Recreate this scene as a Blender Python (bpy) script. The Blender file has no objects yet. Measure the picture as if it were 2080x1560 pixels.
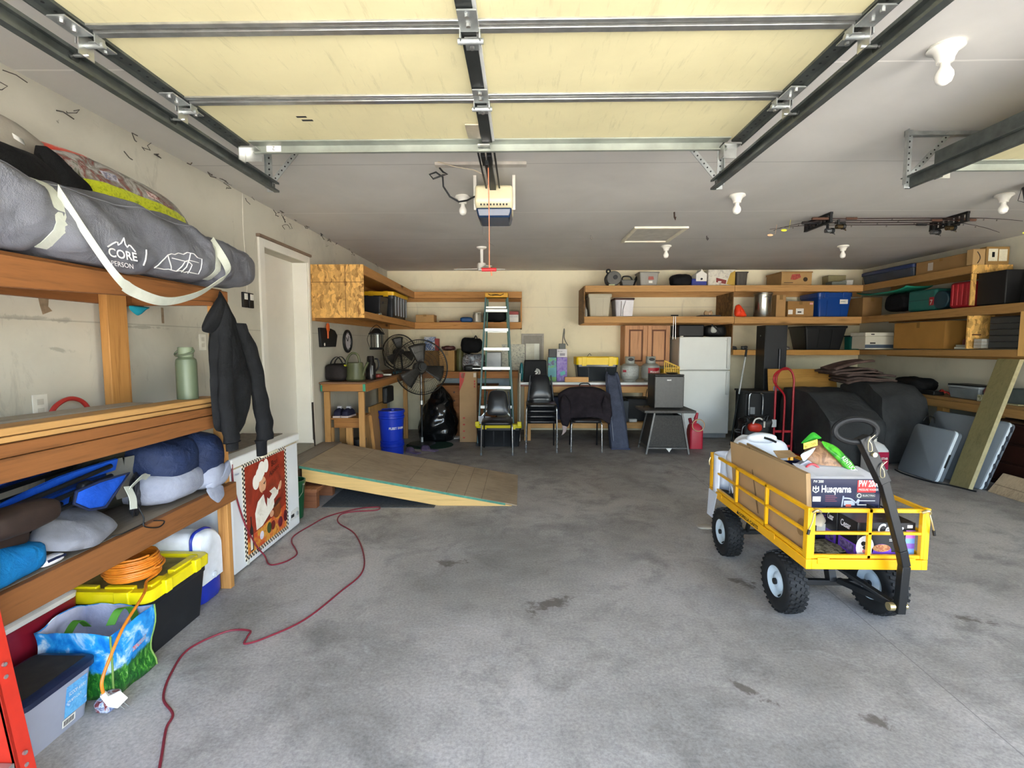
import bpy, math, random
from mathutils import Vector, Matrix, noise
R = math.radians
PI = math.pi
SC = bpy.context.scene
COL = SC.collection
random.seed(7)

# ------------------------------------------------------------------ colours and materials
def lin(h):
    h = h.lstrip('#')
    c = [int(h[i:i+2], 16) / 255 for i in (0, 2, 4)]
    return tuple(x / 12.92 if x <= .04045 else ((x + .055) / 1.055) ** 2.4 for x in c)

class NT:
    """small wrapper over a material's node tree"""
    def __init__(s, name):
        s.m = bpy.data.materials.new(name); s.m.use_nodes = True
        s.t = s.m.node_tree; s.N = s.t.nodes; s.L = s.t.links
        s.b = s.N['Principled BSDF']
        s.tc = s.N.new('ShaderNodeTexCoord')
    def n(s, typ, **kw):
        x = s.N.new('ShaderNode' + typ)
        for k, v in kw.items():
            setattr(x, k, v)
        return x
    def link(s, a, b): s.L.new(a, b)
    def coord(s, scale=(1, 1, 1), rot=(0, 0, 0), loc=(0, 0, 0), src='Object'):
        mp = s.n('Mapping'); s.link(s.tc.outputs[src], mp.inputs[0])
        mp.inputs['Scale'].default_value = scale; mp.inputs['Rotation'].default_value = rot
        mp.inputs['Location'].default_value = loc
        return mp.outputs[0]
    def noise(s, vec, scale=5, detail=4, rough=.55, dist=0):
        x = s.n('TexNoise'); s.link(vec, x.inputs['Vector'])
        x.inputs['Scale'].default_value = scale; x.inputs['Detail'].default_value = detail
        x.inputs['Roughness'].default_value = rough; x.inputs['Distortion'].default_value = dist
        return x.outputs['Fac']
    def ramp(s, fac, stops, interp='LINEAR'):
        x = s.n('ValToRGB'); s.link(fac, x.inputs[0]); cr = x.color_ramp; cr.interpolation = interp
        while len(cr.elements) < len(stops): cr.elements.new(.5)
        for e, (p, c) in zip(cr.elements, stops):
            e.position = p; e.color = (*c, 1) if len(c) == 3 else c
        return x.outputs[0]
    def mix(s, fac, a, b, mode='MIX'):
        x = s.n('Mix', data_type='RGBA', blend_type=mode)
        for sock, v in ((x.inputs[0], fac), (x.inputs[6], a), (x.inputs[7], b)):
            if isinstance(v, (int, float)): sock.default_value = v
            elif isinstance(v, tuple): sock.default_value = (*v, 1)
            else: s.link(v, sock)
        return x.outputs[2]
    def math(s, op, a, b=0., c=0.):
        x = s.n('Math', operation=op)
        for sock, v in zip(x.inputs, (a, b, c)):
            if isinstance(v, (int, float)): sock.default_value = v
            else: s.link(v, sock)
        return x.outputs[0]
    def sep(s, vec):
        x = s.n('SeparateXYZ'); s.link(vec, x.inputs[0]); return x.outputs
    def bump(s, h, strength=.2, dist=.01):
        x = s.n('Bump'); s.link(h, x.inputs['Height'])
        x.inputs['Strength'].default_value = strength; x.inputs['Distance'].default_value = dist
        s.link(x.outputs[0], s.b.inputs['Normal'])
    def spot(s, col, c, cx, cy, rx, ry, rot, dark, ax=(0, 1), amt=.8, sc=14):
        """a worn or stained patch with a ragged outline, centred at (cx, cy) on the object's own axes"""
        o = s.sep(s.tc.outputs['Object']); cs, sn = math.cos(rot), math.sin(rot)
        dx, dy = s.math('SUBTRACT', o[ax[0]], cx), s.math('SUBTRACT', o[ax[1]], cy)
        u = s.math('DIVIDE', s.math('ADD', s.math('MULTIPLY', dx, cs), s.math('MULTIPLY', dy, sn)), rx)
        v = s.math('DIVIDE', s.math('SUBTRACT', s.math('MULTIPLY', dy, cs), s.math('MULTIPLY', dx, sn)), ry)
        d = s.math('SQRT', s.math('ADD', s.math('MULTIPLY', u, u), s.math('MULTIPLY', v, v)))
        f = s.math('MULTIPLY_ADD', s.noise(s.coord(), sc, 6, .7, .5), 1.6, s.math('MULTIPLY', d, -.8))
        return s.mix(s.ramp(f, [(.42, (0, 0, 0)), (.62, (amt,) * 3)]), col, dark)
    def base(s, c):
        if isinstance(c, tuple): s.b.inputs['Base Color'].default_value = (*c, 1)
        else: s.link(c, s.b.inputs['Base Color'])
    def set(s, rough=.5, metal=0., spec=.5, trans=0., coat=0., ior=1.45):
        i = s.b.inputs
        i['Roughness'].default_value = rough; i['Metallic'].default_value = metal
        i['Specular IOR Level'].default_value = spec; i['Transmission Weight'].default_value = trans
        i['Coat Weight'].default_value = coat; i['IOR'].default_value = ior

def mul(c, k): return tuple(min(1, x * k) for x in c)

MATS = {}
def M(col, rough=.5, metal=0., var=.12, scale=9., bump=0., bscale=60., spec=.5, trans=0., coat=0.):
    """plain procedural surface: a hex colour with slight mottling and optional fine bump"""
    key = (col, rough, metal, var, scale, bump, bscale, spec, trans, coat)
    if key in MATS: return MATS[key]
    t = NT('surface_' + col.strip('#')); c = lin(col)
    v = t.coord()
    f = t.noise(v, scale, 5)
    t.base(t.ramp(f, [(.3, mul(c, 1 - var)), (.7, mul(c, 1 + var))]))
    t.set(rough, metal, spec, trans, coat)
    if bump: t.bump(t.noise(v, bscale, 3), bump, .004)
    MATS[key] = t.m
    return t.m

def cloth(col, col2=None, rough=.85, fold=.5, fscale=6., weave=250.):
    key = ('cloth', col, col2, rough, fold, fscale)
    if key in MATS: return MATS[key]
    t = NT('fabric_' + col.strip('#')); c = lin(col); c2 = lin(col2) if col2 else mul(c, .75)
    v = t.coord()
    f = t.noise(v, fscale, 6, .6, .3)
    t.base(t.ramp(f, [(.25, c2), (.7, mul(c, 1.08))]))
    t.set(rough, 0, .25)
    h = t.noise(v, fscale * 1.6, 4, .5, .8); w = t.noise(v, weave, 2)
    t.bump(t.math('MULTIPLY_ADD', w, .12, h), fold, .02)
    MATS[key] = t.m
    return t.m

def wood(axis, c1, c2, rough=.6, knots=True, k=1.):
    """pine board, grain along the given axis"""
    key = ('wood', axis, c1, c2, rough, knots)
    if key in MATS: return MATS[key]
    t = NT('pine_' + axis); a, b = lin(c1), lin(c2)
    sc = {'x': (.9, 14, 14), 'y': (14, .9, 14), 'z': (14, 14, .9)}[axis]
    sk = {'x': (2.2, 7, 7), 'y': (7, 2.2, 7), 'z': (7, 7, 2.2)}[axis]
    v = t.coord(sc)
    f = t.noise(v, 1.6, 6, .6, 1.2)
    g = t.noise(v, 9, 3, .6)
    f = t.math('MULTIPLY_ADD', g, .35, t.math('MULTIPLY', f, .75))
    c = t.ramp(f, [(.3, b), (.5, mul(a, .95)), (.72, mul(a, 1.1))])
    if knots:
        vo = t.n('TexVoronoi'); t.link(t.coord(sk), vo.inputs['Vector']); vo.inputs['Scale'].default_value = .55
        kn = t.ramp(vo.outputs['Distance'], [(.05, (1, 1, 1)), (.11, (.25, .25, .25)), (.17, (0, 0, 0))])
        c = t.mix(kn, c, mul(b, .35))
    t.base(c); t.set(rough, 0, .35)
    t.bump(f, .15, .004)
    MATS[key] = t.m
    return t.m

def osb(c1='#c99a58', c2='#8a5a2b', scale=26.):
    key = ('osb', c1, c2, scale)
    if key in MATS: return MATS[key]
    t = NT('strand_board'); a, b = lin(c1), lin(c2)
    v = t.coord()
    d = t.n('TexNoise'); t.link(v, d.inputs['Vector']); d.inputs['Scale'].default_value = 7
    vv = t.n('VectorMath', operation='MULTIPLY_ADD'); t.link(d.outputs['Color'], vv.inputs[0]); vv.inputs[1].default_value = (.12,) * 3; t.link(v, vv.inputs[2])
    vo = t.n('TexVoronoi'); ms = t.n('Mapping'); t.link(vv.outputs[0], ms.inputs[0]); ms.inputs['Scale'].default_value = (1.5, 1.5, .6); t.link(ms.outputs[0], vo.inputs['Vector']); vo.inputs['Scale'].default_value = scale
    r = t.sep(vo.outputs['Color'])[0]
    f = t.noise(v, 55, 3)
    f = t.math('MULTIPLY_ADD', f, .35, t.math('MULTIPLY', r, .75))
    t.base(t.ramp(f, [(.12, mul(b, .8)), (.3, mul(a, .72)), (.45, mul(a, .88)), (.62, a), (.85, mul(a, 1.3))]))
    t.set(.65, 0, .3); t.bump(f, .15, .003)
    MATS[key] = t.m
    return t.m

def print_mat(name, cols, scale=14., rough=.35, axis=None, warp=.6):
    """a colourful printed surface: blotches of several ink colours"""
    key = ('print', name)
    if key in MATS: return MATS[key]
    t = NT('print_' + name)
    f = t.noise(t.coord(), scale, 4, .6, warp)
    n = len(cols)
    t.base(t.ramp(f, [(.3 + .42 * i / max(1, n - 1), lin(c)) for i, c in enumerate(cols)]))
    t.set(rough, 0, .4)
    MATS[key] = t.m
    return t.m

# ------------------------------------------------------------------ mesh building
class MB:
    def __init__(s): s.v = []; s.f = []; s.mi = []
    def add(s, vs, fs, m=0, T=None):
        o = len(s.v)
        s.v += [(T @ Vector(p)) if T is not None else Vector(p) for p in vs]
        for f in fs: s.f.append(tuple(o + i for i in f)); s.mi.append(m)
        return s
    def box(s, x0, y0, z0, x1, y1, z1, m=0, T=None):
        vs = [(x, y, z) for x in (x0, x1) for y in (y0, y1) for z in (z0, z1)]
        return s.add(vs, [(0, 1, 3, 2), (4, 6, 7, 5), (0, 4, 5, 1), (2, 3, 7, 6), (0, 2, 6, 4), (1, 5, 7, 3)], m, T)
    def taper(s, c, b, t, h, m=0, T=None):
        """upright block: base half-sizes b, top half-sizes t, height h, base centre c"""
        vs = [(c[0] + sx * w[0], c[1] + sy * w[1], c[2] + z) for z, w in ((0, b), (h, t)) for sx, sy in ((-1, -1), (1, -1), (1, 1), (-1, 1))]
        return s.add(vs, [(3, 2, 1, 0), (4, 5, 6, 7), (0, 1, 5, 4), (1, 2, 6, 5), (2, 3, 7, 6), (3, 0, 4, 7)], m, T)
    def bar(s, p, q, w, h, m=0, up=(0, 0, 1)):
        """rectangular bar from p to q, width w (sideways) and height h (along up)"""
        p, q = Vector(p), Vector(q); d = (q - p).normalized(); u = Vector(up)
        sd = d.cross(u)
        if sd.length < 1e-4: sd = d.cross(Vector((1, 0, 0)))
        sd.normalize(); u = sd.cross(d)
        vs = [o + a * sd * w / 2 + b * u * h / 2 for o in (p, q) for a, b in ((-1, -1), (1, -1), (1, 1), (-1, 1))]
        return s.add(vs, [(3, 2, 1, 0), (4, 5, 6, 7), (0, 1, 5, 4), (1, 2, 6, 5), (2, 3, 7, 6), (3, 0, 4, 7)], m)
    def prism(s, poly, ext, m=0, T=None):
        n = len(poly); e = Vector(ext)
        vs = [Vector(p) for p in poly] + [Vector(p) + e for p in poly]
        fs = [tuple(range(n - 1, -1, -1)), tuple(range(n, 2 * n))] + [(i, (i + 1) % n, n + (i + 1) % n, n + i) for i in range(n)]
        return s.add(vs, fs, m, T)
    def cyl(s, p, q, r, r2=None, n=16, m=0, cap=True):
        p, q = Vector(p), Vector(q); d = (q - p).normalized()
        a = d.orthogonal().normalized(); b = d.cross(a); r2 = r if r2 is None else r2
        vs = [o + (a * math.cos(2 * PI * i / n) + b * math.sin(2 * PI * i / n)) * rr for o, rr in ((p, r), (q, r2)) for i in range(n)]
        fs = [(i, (i + 1) % n, n + (i + 1) % n, n + i) for i in range(n)]
        if cap: fs += [tuple(range(n - 1, -1, -1)), tuple(range(n, 2 * n))]
        return s.add(vs, fs, m)
    def tube(s, pts, r, n=8, m=0, closed=False, T=None):
        P = [Vector(p) for p in pts]; k = len(P); rr = r if callable(r) else (lambda t: r)
        vs = []; a = None
        for i in range(k):
            if closed: d = P[(i + 1) % k] - P[i - 1]
            else: d = P[min(k - 1, i + 1)] - P[max(0, i - 1)]
            d.normalize()
            if a is None: a = d.orthogonal().normalized()
            else:
                a = a - d * a.dot(d)
                a = a.normalized() if a.length > 1e-5 else d.orthogonal().normalized()
            b = d.cross(a)
            q = rr(i / max(1, k - 1))
            vs += [P[i] + (a * math.cos(2 * PI * j / n) + b * math.sin(2 * PI * j / n)) * q for j in range(n)]
        fs = []
        for i in range(k if closed else k - 1):
            i2 = (i + 1) % k
            fs += [(i * n + j, i * n + (j + 1) % n, i2 * n + (j + 1) % n, i2 * n + j) for j in range(n)]
        if not closed: fs += [tuple(range(n - 1, -1, -1)), tuple((k - 1) * n + j for j in range(n))]
        return s.add(vs, fs, m, T)
    def lathe(s, prof, c=(0, 0, 0), n=24, m=0, T=None, sx=1., sy=1.):
        """profile of (radius, z) turned about the vertical through c"""
        k = len(prof)
        vs = [(c[0] + r * sx * math.cos(2 * PI * j / n), c[1] + r * sy * math.sin(2 * PI * j / n), c[2] + z) for r, z in prof for j in range(n)]
        fs = [(i * n + j, i * n + (j + 1) % n, (i + 1) * n + (j + 1) % n, (i + 1) * n + j) for i in range(k - 1) for j in range(n)]
        fs += [tuple(range(n - 1, -1, -1)), tuple((k - 1) * n + j for j in range(n))]
        return s.add(vs, fs, m, T)
    def grid(s, f, nu, nv, m=0, cu=False, cv=False, T=None):
        """f(u, v) with u, v in 0..1"""
        vs = [f(i / (nu if cu else nu - 1), j / (nv if cv else nv - 1)) for i in range(nu) for j in range(nv)]
        fs = [(i * nv + j, ((i + 1) % nu) * nv + j, ((i + 1) % nu) * nv + (j + 1) % nv, i * nv + (j + 1) % nv)
              for i in range(nu if cu else nu - 1) for j in range(nv if cv else nv - 1)]
        return s.add(vs, fs, m, T)
    def soft(s, c, h, e=.6, amp=.0, freq=4., seed=0., n=28, m=0, T=None, flat=0.):
        """cushion-like lump: superellipsoid of half-sizes h, exponent e, wrinkled by noise; flat > 0 squashes the underside"""
        def sg(a, p): return math.copysign(abs(a) ** p, a)
        def f(u, v):
            t, p = 2 * PI * u, PI * (v - .5)
            q = Vector((h[0] * sg(math.cos(p), e) * sg(math.cos(t), e), h[1] * sg(math.cos(p), e) * sg(math.sin(t), e), h[2] * sg(math.sin(p), e)))
            if amp:
                w = noise.noise(q * freq + Vector((seed, seed * 2, 0))) + .5 * noise.noise(q * freq * 2.3 + Vector((0, seed, 3)))
                q *= 1 + amp * w
            if flat and q.z < -h[2] * (1 - flat): q.z = -h[2] * (1 - flat)
            return q + Vector(c)
        return s.grid(f, n, n // 2 + 3, m, cu=True, T=T)
    def torus(s, c, Rr, r, axis='z', n=28, k=10, m=0, T=None):
        def f(u, v):
            a, b = 2 * PI * u, 2 * PI * v
            x, y, z = (Rr + r * math.cos(b)) * math.cos(a), (Rr + r * math.cos(b)) * math.sin(a), r * math.sin(b)
            p = {'z': (x, y, z), 'x': (z, x, y), 'y': (x, z, y)}[axis]
            return Vector(p) + Vector(c)
        return s.grid(f, n, k, m, cu=True, cv=True, T=T)

def origin_of(o):
    p = Vector((0, 0, 0))
    while o is not None: p += Vector(o.location); o = o.parent
    return p

def build(name, mb, mats, parent=None, bevel=0., local=False, sub=0, solid=0., ang=35, seg=2):
    """link the collected shapes as ONE mesh object; without a parent the origin goes to the middle of its base"""
    mats = mats if isinstance(mats, (list, tuple)) else [mats]
    me = bpy.data.meshes.new(name)
    if parent is None:
        lo = [min(p[i] for p in mb.v) for i in range(3)]; hi = [max(p[i] for p in mb.v) for i in range(3)]
        org = Vector(((lo[0] + hi[0]) / 2, (lo[1] + hi[1]) / 2, lo[2]))
    else: org = Vector((0, 0, 0)) if local else origin_of(parent)
    me.from_pydata([tuple(p - org) for p in mb.v], [], mb.f)
    for m in mats: me.materials.append(m)
    me.polygons.foreach_set('material_index', mb.mi)
    me.polygons.foreach_set('use_smooth', [True] * len(me.polygons))
    me.update(); me.validate()
    import bmesh
    bm = bmesh.new(); bm.from_mesh(me); bmesh.ops.recalc_face_normals(bm, faces=bm.faces); bm.to_mesh(me); bm.free()
    me.set_sharp_from_angle(angle=R(ang))
    o = bpy.data.objects.new(name, me); COL.objects.link(o)
    if parent is None: o.location = org
    else: o.parent = parent
    if solid:
        d = o.modifiers.new('thickness', 'SOLIDIFY'); d.thickness = solid; d.offset = 0
    if bevel:
        d = o.modifiers.new('bevel', 'BEVEL'); d.width = bevel; d.segments = seg; d.limit_method = 'ANGLE'; d.angle_limit = R(40)
    if sub:
        d = o.modifiers.new('sub', 'SUBSURF'); d.levels = d.render_levels = sub
    return o

def tag(o, label, cat, group=None, kind=None):
    if kind: o['kind'] = kind
    if label: o['label'] = label
    if cat: o['category'] = cat
    if group: o['group'] = group
    return o

def thing(name, label, cat, loc=(0, 0, 0), rz=0., group=None):
    o = bpy.data.objects.new(name, None); COL.objects.link(o); o.empty_display_size = .1
    o.location = loc; o.rotation_euler = (0, 0, rz)
    return tag(o, label, cat, group)

def one(name, mb, mats, label, cat, group=None, **kw):
    return tag(build(name, mb, mats, None, **kw), label, cat, group)

def struct(name, mb, mats, parent=None, **kw):
    o = build(name, mb, mats, parent, **kw)
    if parent is None: o['kind'] = 'structure'
    return o

def dup(root, loc=None, rz=None, label=None, group=None, scale=None):
    def cp(o, par):
        c = o.copy(); COL.objects.link(c)
        if par is not None: c.parent = par
        for ch in o.children: cp(ch, c)
        return c
    r = cp(root, None)
    if loc is not None: r.location = loc
    if rz is not None: r.rotation_euler = (0, 0, rz)
    if scale is not None: r.scale = scale
    if label: r['label'] = label
    if group: r['group'] = group
    return r

def text(body, size, o, right, up, mat, parent, name='lettering', ext=.0006, shear=0., bold=0., center=False, local=False, width=None):
    """flat raised lettering: o = lower-left (or bottom-centre) corner, right and up = directions on the face"""
    cu = bpy.data.curves.new('t', 'FONT'); cu.body = body; cu.size = size; cu.extrude = 0; cu.shear = shear; cu.offset = bold
    cu.resolution_u = 3
    if center: cu.align_x = 'CENTER'
    ob = bpy.data.objects.new('t', cu); COL.objects.link(ob)
    me = bpy.data.meshes.new_from_object(ob.evaluated_get(bpy.context.evaluated_depsgraph_get()))
    bpy.data.objects.remove(ob); bpy.data.curves.remove(cu)
    r = Vector(right).normalized(); u = Vector(up); u = (u - r * u.dot(r)).normalized(); nrm = r.cross(u)
    xs = [v.co.x for v in me.vertices]
    k = 1. if not width else width / max(1e-6, max(xs) - min(xs))
    mb = MB(); org = Vector(o)
    fs = [tuple(p.vertices) for p in me.polygons]
    vs = [org + r * v.co.x * k + u * v.co.y + nrm * ext for v in me.vertices]
    mb.add(vs, fs)
    bpy.data.meshes.remove(me)
    if parent is None: return mb
    ob = build(name, mb, mat, parent, local=local)
    return ob
def puff(mb, outline, front, back=0., rings=7, sub=6, amp=0., freq=6., seed=0., m=0, pw=.5, nrm=None):
    """stuffed cloth shape: a 3-D outline swelling to `front` on one side and `back` on the other; wrinkled by noise"""
    P = [Vector(p) for p in outline]; n0 = len(P)
    Q = []
    for i in range(n0):
        a, b = P[i], P[(i + 1) % n0]
        for k in range(sub): Q.append(a.lerp(b, k / sub))
    for _ in range(2):
        Q = [(Q[i - 1] + Q[i] * 2 + Q[(i + 1) % len(Q)]) / 4 for i in range(len(Q))]
    n = len(Q); c = sum(Q, Vector((0, 0, 0))) / n
    if nrm is None:
        nrm = Vector((0, 0, 0))
        for i in range(n): nrm += (Q[i] - c).cross(Q[(i + 1) % n] - c)
    nrm = Vector(nrm).normalized()
    vs, fs = [], []
    for side, th in ((1, front), (-1, back)):
        for r in range(rings):
            s = 1 - r / rings
            w = (1 - s ** 2.2) ** pw * th * side
            for q in Q:
                p = c + (q - c) * s
                d = w
                if amp and r: d += side * amp * noise.noise(p * freq + Vector((seed, side * 3.1, 0))) + side * amp * .5 * noise.noise(p * freq * 2.2 + Vector((0, seed, 1)))
                vs.append(p + nrm * d)
        vs.append(c + nrm * side * th)
    off = rings * n + 1
    for k in (0, 1):
        o = k * off
        for r in range(rings - 1):
            for i in range(n):
                fs.append((o + r * n + i, o + r * n + (i + 1) % n, o + (r + 1) * n + (i + 1) % n, o + (r + 1) * n + i))
        for i in range(n): fs.append((o + (rings - 1) * n + i, o + (rings - 1) * n + (i + 1) % n, o + rings * n))
    # stitch the two rims (they coincide) by sharing the first ring
    remap = {off + i: i for i in range(n)}
    fs = [tuple(remap.get(i, i) for i in f) for f in fs]
    return mb.add(vs, fs, m)

def strap(mb, pts, wdir, w, th=.003, m=0):
    """flat webbing along pts, width w along wdir (a vector or one per point)"""
    P = [Vector(p) for p in pts]; k = len(P)
    W = [Vector(wdir[i]) if isinstance(wdir, list) else Vector(wdir) for i in range(k)]
    vs = []
    for i in range(k):
        d = (P[min(k - 1, i + 1)] - P[max(0, i - 1)]).normalized(); ww = W[i].normalized(); nn = d.cross(ww)
        nn = nn.normalized() if nn.length > 1e-6 else Vector((0, 0, 1))
        vs += [P[i] + ww * w / 2 + nn * th / 2, P[i] - ww * w / 2 + nn * th / 2, P[i] - ww * w / 2 - nn * th / 2, P[i] + ww * w / 2 - nn * th / 2]
    fs = [(i * 4 + j, i * 4 + (j + 1) % 4, i * 4 + 4 + (j + 1) % 4, i * 4 + 4 + j) for i in range(k - 1) for j in range(4)]
    fs += [(3, 2, 1, 0), tuple((k - 1) * 4 + j for j in range(4))]
    return mb.add(vs, fs, m)

def curve(pts, n=8):
    """Catmull-Rom through pts"""
    P = [Vector(p) for p in pts]; out = []
    for i in range(len(P) - 1):
        a, b, c, d = P[max(0, i - 1)], P[i], P[i + 1], P[min(len(P) - 1, i + 2)]
        for k in range(n):
            t = k / n
            out.append(.5 * ((2 * b) + (c - a) * t + (2 * a - 5 * b + 4 * c - d) * t * t + (3 * b - a - 3 * c + d) * t ** 3))
    out.append(P[-1]); return out

def inflate_box(mb, lo, hi, e=.35, amp=.02, freq=5, seed=0, n=28, m=0):
    c = [(a + b) / 2 for a, b in zip(lo, hi)]; h = [(b - a) / 2 for a, b in zip(lo, hi)]
    return mb.soft(c, h, e, amp, freq, seed, n, m)
# ------------------------------------------------------------------ camera
cam = bpy.data.cameras.new('camera'); co = bpy.data.objects.new('camera', cam); COL.objects.link(co)
cam.sensor_width = 36; cam.lens = 17.481; cam.clip_start = .02
co.location = (0, 0, 1.5); co.rotation_euler = (R(85.3578), 0, R(1.1307))
SC.camera = co

XL, XR, YB, YF, ZC = -2.31, 5.73, 8.6, -.35, 2.74

# ------------------------------------------------------------------ surfaces of the room
def wall_mat(name, c, seam_z=None, streak=.5, spots=None):
    t = NT(name); a = lin(c); v = t.coord()
    f = t.noise(v, 1.4, 6, .62, .4)
    col = t.ramp(f, [(.28, mul(a, .82)), (.5, a), (.75, mul(a, 1.05))])
    d = t.noise(t.coord((1, 1, .45)), 5, 7, .7, .9)
    col = t.mix(t.ramp(d, [(.6, (0, 0, 0)), (.74, (streak,) * 3)]), col, mul(a, .55))
    sp = t.noise(v, 19, 2, .5)
    col = t.mix(t.ramp(sp, [(.76, (0, 0, 0)), (.80, (.75,) * 3)]), col, mul(a, .28))
    z = t.sep(v)[2]
    h = t.noise(v, 120, 3)
    if seam_z is not None:
        for sz in seam_z:
            ln = t.math('COMPARE', z, sz, .004)
            col = t.mix(t.math('MULTIPLY', ln, .45), col, mul(a, .45))
    if spots:
        for q in spots: col = t.spot(col, a, *q[:5], mul(a, .5), (1, 2), .6, 9)
    t.base(col); t.set(.75, 0, .3); t.bump(h, .08, .004)
    return t.m

def ceil_mat():
    t = NT('ceiling_paint'); a = lin('#cfccc6'); v = t.coord()
    f = t.noise(v, .9, 5, .6, .5)
    col = t.ramp(f, [(.3, mul(a, .88)), (.7, mul(a, 1.04))])
    y = t.sep(v)[1]
    wob = t.math('MULTIPLY_ADD', t.noise(t.coord((.8, 0, 0)), 3, 3), .03, -.015)
    yy = t.math('ADD', y, wob)
    for k, sy in enumerate((2.33, 3.55, 4.83, 6.05, 7.35)):
        ln = t.math('COMPARE', yy, sy - (YB + YF) / 2, .006)
        col = t.mix(t.math('MULTIPLY', ln, .7), col, mul(a, 1.3 if k % 2 == 0 else .62))
    sp = t.noise(v, 9, 2, .5)
    col = t.mix(t.ramp(sp, [(.78, (0, 0, 0)), (.80, (.6,) * 3)]), col, mul(a, .35))
    t.base(col); t.set(.8, 0, .3); t.bump(t.noise(v, 90, 3), .06, .004)
    return t.m

def floor_mat():
    t = NT('concrete_slab'); a = lin('#a6a29d'); v = t.coord()
    f = t.noise(v, .75, 8, .62, .3)
    col = t.ramp(f, [(.3, mul(a, .55)), (.44, mul(a, .85)), (.56, mul(a, 1.08)), (.75, mul(a, 1.3))])
    g = t.noise(v, 3.2, 8, .7, .4)
    col = t.mix(t.ramp(g, [(.48, (0, 0, 0)), (.68, (.75,) * 3)]), col, mul(a, .5))
    w = t.noise(t.coord((.7, 1.6, 1), (0, 0, .5)), 4.5, 7, .75, .8)
    col = t.mix(t.ramp(w, [(.58, (0, 0, 0)), (.72, (.5,) * 3)]), col, mul((.9, .88, .86), .55))
    gr = t.noise(v, 70, 4, .7)
    col = t.mix(.55, col, t.ramp(gr, [(.3, (.28,) * 3), (.7, (.72,) * 3)]), 'OVERLAY')
    # darker, blotchy tone towards the back of the bay
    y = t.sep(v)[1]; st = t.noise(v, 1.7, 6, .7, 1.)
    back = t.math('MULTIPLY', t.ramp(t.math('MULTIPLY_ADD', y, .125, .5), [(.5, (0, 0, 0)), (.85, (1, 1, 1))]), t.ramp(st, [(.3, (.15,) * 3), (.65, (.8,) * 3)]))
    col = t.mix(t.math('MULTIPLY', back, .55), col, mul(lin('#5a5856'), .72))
    for q in ((.985 - 1.71, 2.07 - 4.225, .22, .06, -.75), (1.42 - 1.71, 1.90 - 4.225, .13, .07, -.3), (1.40 - 1.71, 3.05 - 4.225, .20, .12, -.9), (2.45 - 1.71, 2.65 - 4.225, .22, .07, -.4), (.15 - 1.71, 2.75 - 4.225, .35, .14, .5), (-.5 - 1.71, 3.3 - 4.225, .3, .12, .2)):
        col = t.spot(col, a, *q, mul(lin('#6b6259'), .75))
    # control joint
    x = t.sep(v)[0]
    ln = t.math('COMPARE', t.math('ADD', x, t.math('MULTIPLY', y, -.035)), 1.86 - (XL + XR) / 2 + .06, .003)
    col = t.mix(t.math('MULTIPLY', ln, .55), col, mul(a, .35))
    t.base(col); t.set(.62, 0, .35)
    t.link(t.ramp(g, [(.3, (.5,) * 3), (.7, (.75,) * 3)]), t.b.inputs['Roughness'])
    t.bump(t.math('MULTIPLY_ADD', gr, .5, f), .12, .006)
    return t.m

struct('floor', MB().box(XL - .2, YF, -.1, XR + .2, YB + .2, 0), floor_mat())
struct('ceiling', MB().box(XL - .2, YF - .2, ZC, XR + .2, YB + .2, ZC + .25), ceil_mat())
WL = wall_mat('left_wall_paint', '#c3bfb0', (1.615,), .75, [(2.44 - (YB + YF) / 2, 1.47, .16, .03, -.12), (2.30 - (YB + YF) / 2, 1.62, .55, .03, 0), (3.0 - (YB + YF) / 2, 1.60, .4, .02, 0)])
WB = wall_mat('back_wall_paint', '#ece4c6', (2.12,), .35)
struct('wall_back', MB().box(XL - .2, YB, 0, XR + .2, YB + .2, ZC), WB)
# left wall with an opening for the house door (Y 4.47..5.30, Z .42..2.36)
DY0, DY1, DZ0, DZ1 = 4.46, 5.37, .40, 2.36
struct('wall_left', MB().box(XL - .2, YF, 0, XL, DY0, ZC).box(XL - .2, DY1, 0, XL, YB, ZC).box(XL - .2, DY0, DZ1, XL, DY1, ZC).box(XL - .2, DY0, 0, XL, DY1, DZ0), WL)
struct('wall_right', MB().box(XR, YF, 0, XR + .2, YB, ZC), wall_mat('right_wall_paint', '#c4c1ae', None, .3))
OPEN = ((-1.42, 1.08, 2.36), (2.34, 4.84, 2.36))
f = MB().box(XL - .2, YF - .2, 0, OPEN[0][0], YF, ZC).box(OPEN[0][1], YF - .2, 0, OPEN[1][0], YF, ZC).box(OPEN[1][1], YF - .2, 0, XR + .2, YF, ZC)
for a, b, h in OPEN: f.box(a, YF - .2, h, b, YF, ZC)
struct('wall_front', f, wall_mat('front_wall_paint', '#cfcab8'))
struct('driveway', MB().box(-30, -40, -.14, 34, YF - .0, -.04), M('#c9c4ba', .85, 0, .15, 3, .2, 40))

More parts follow.
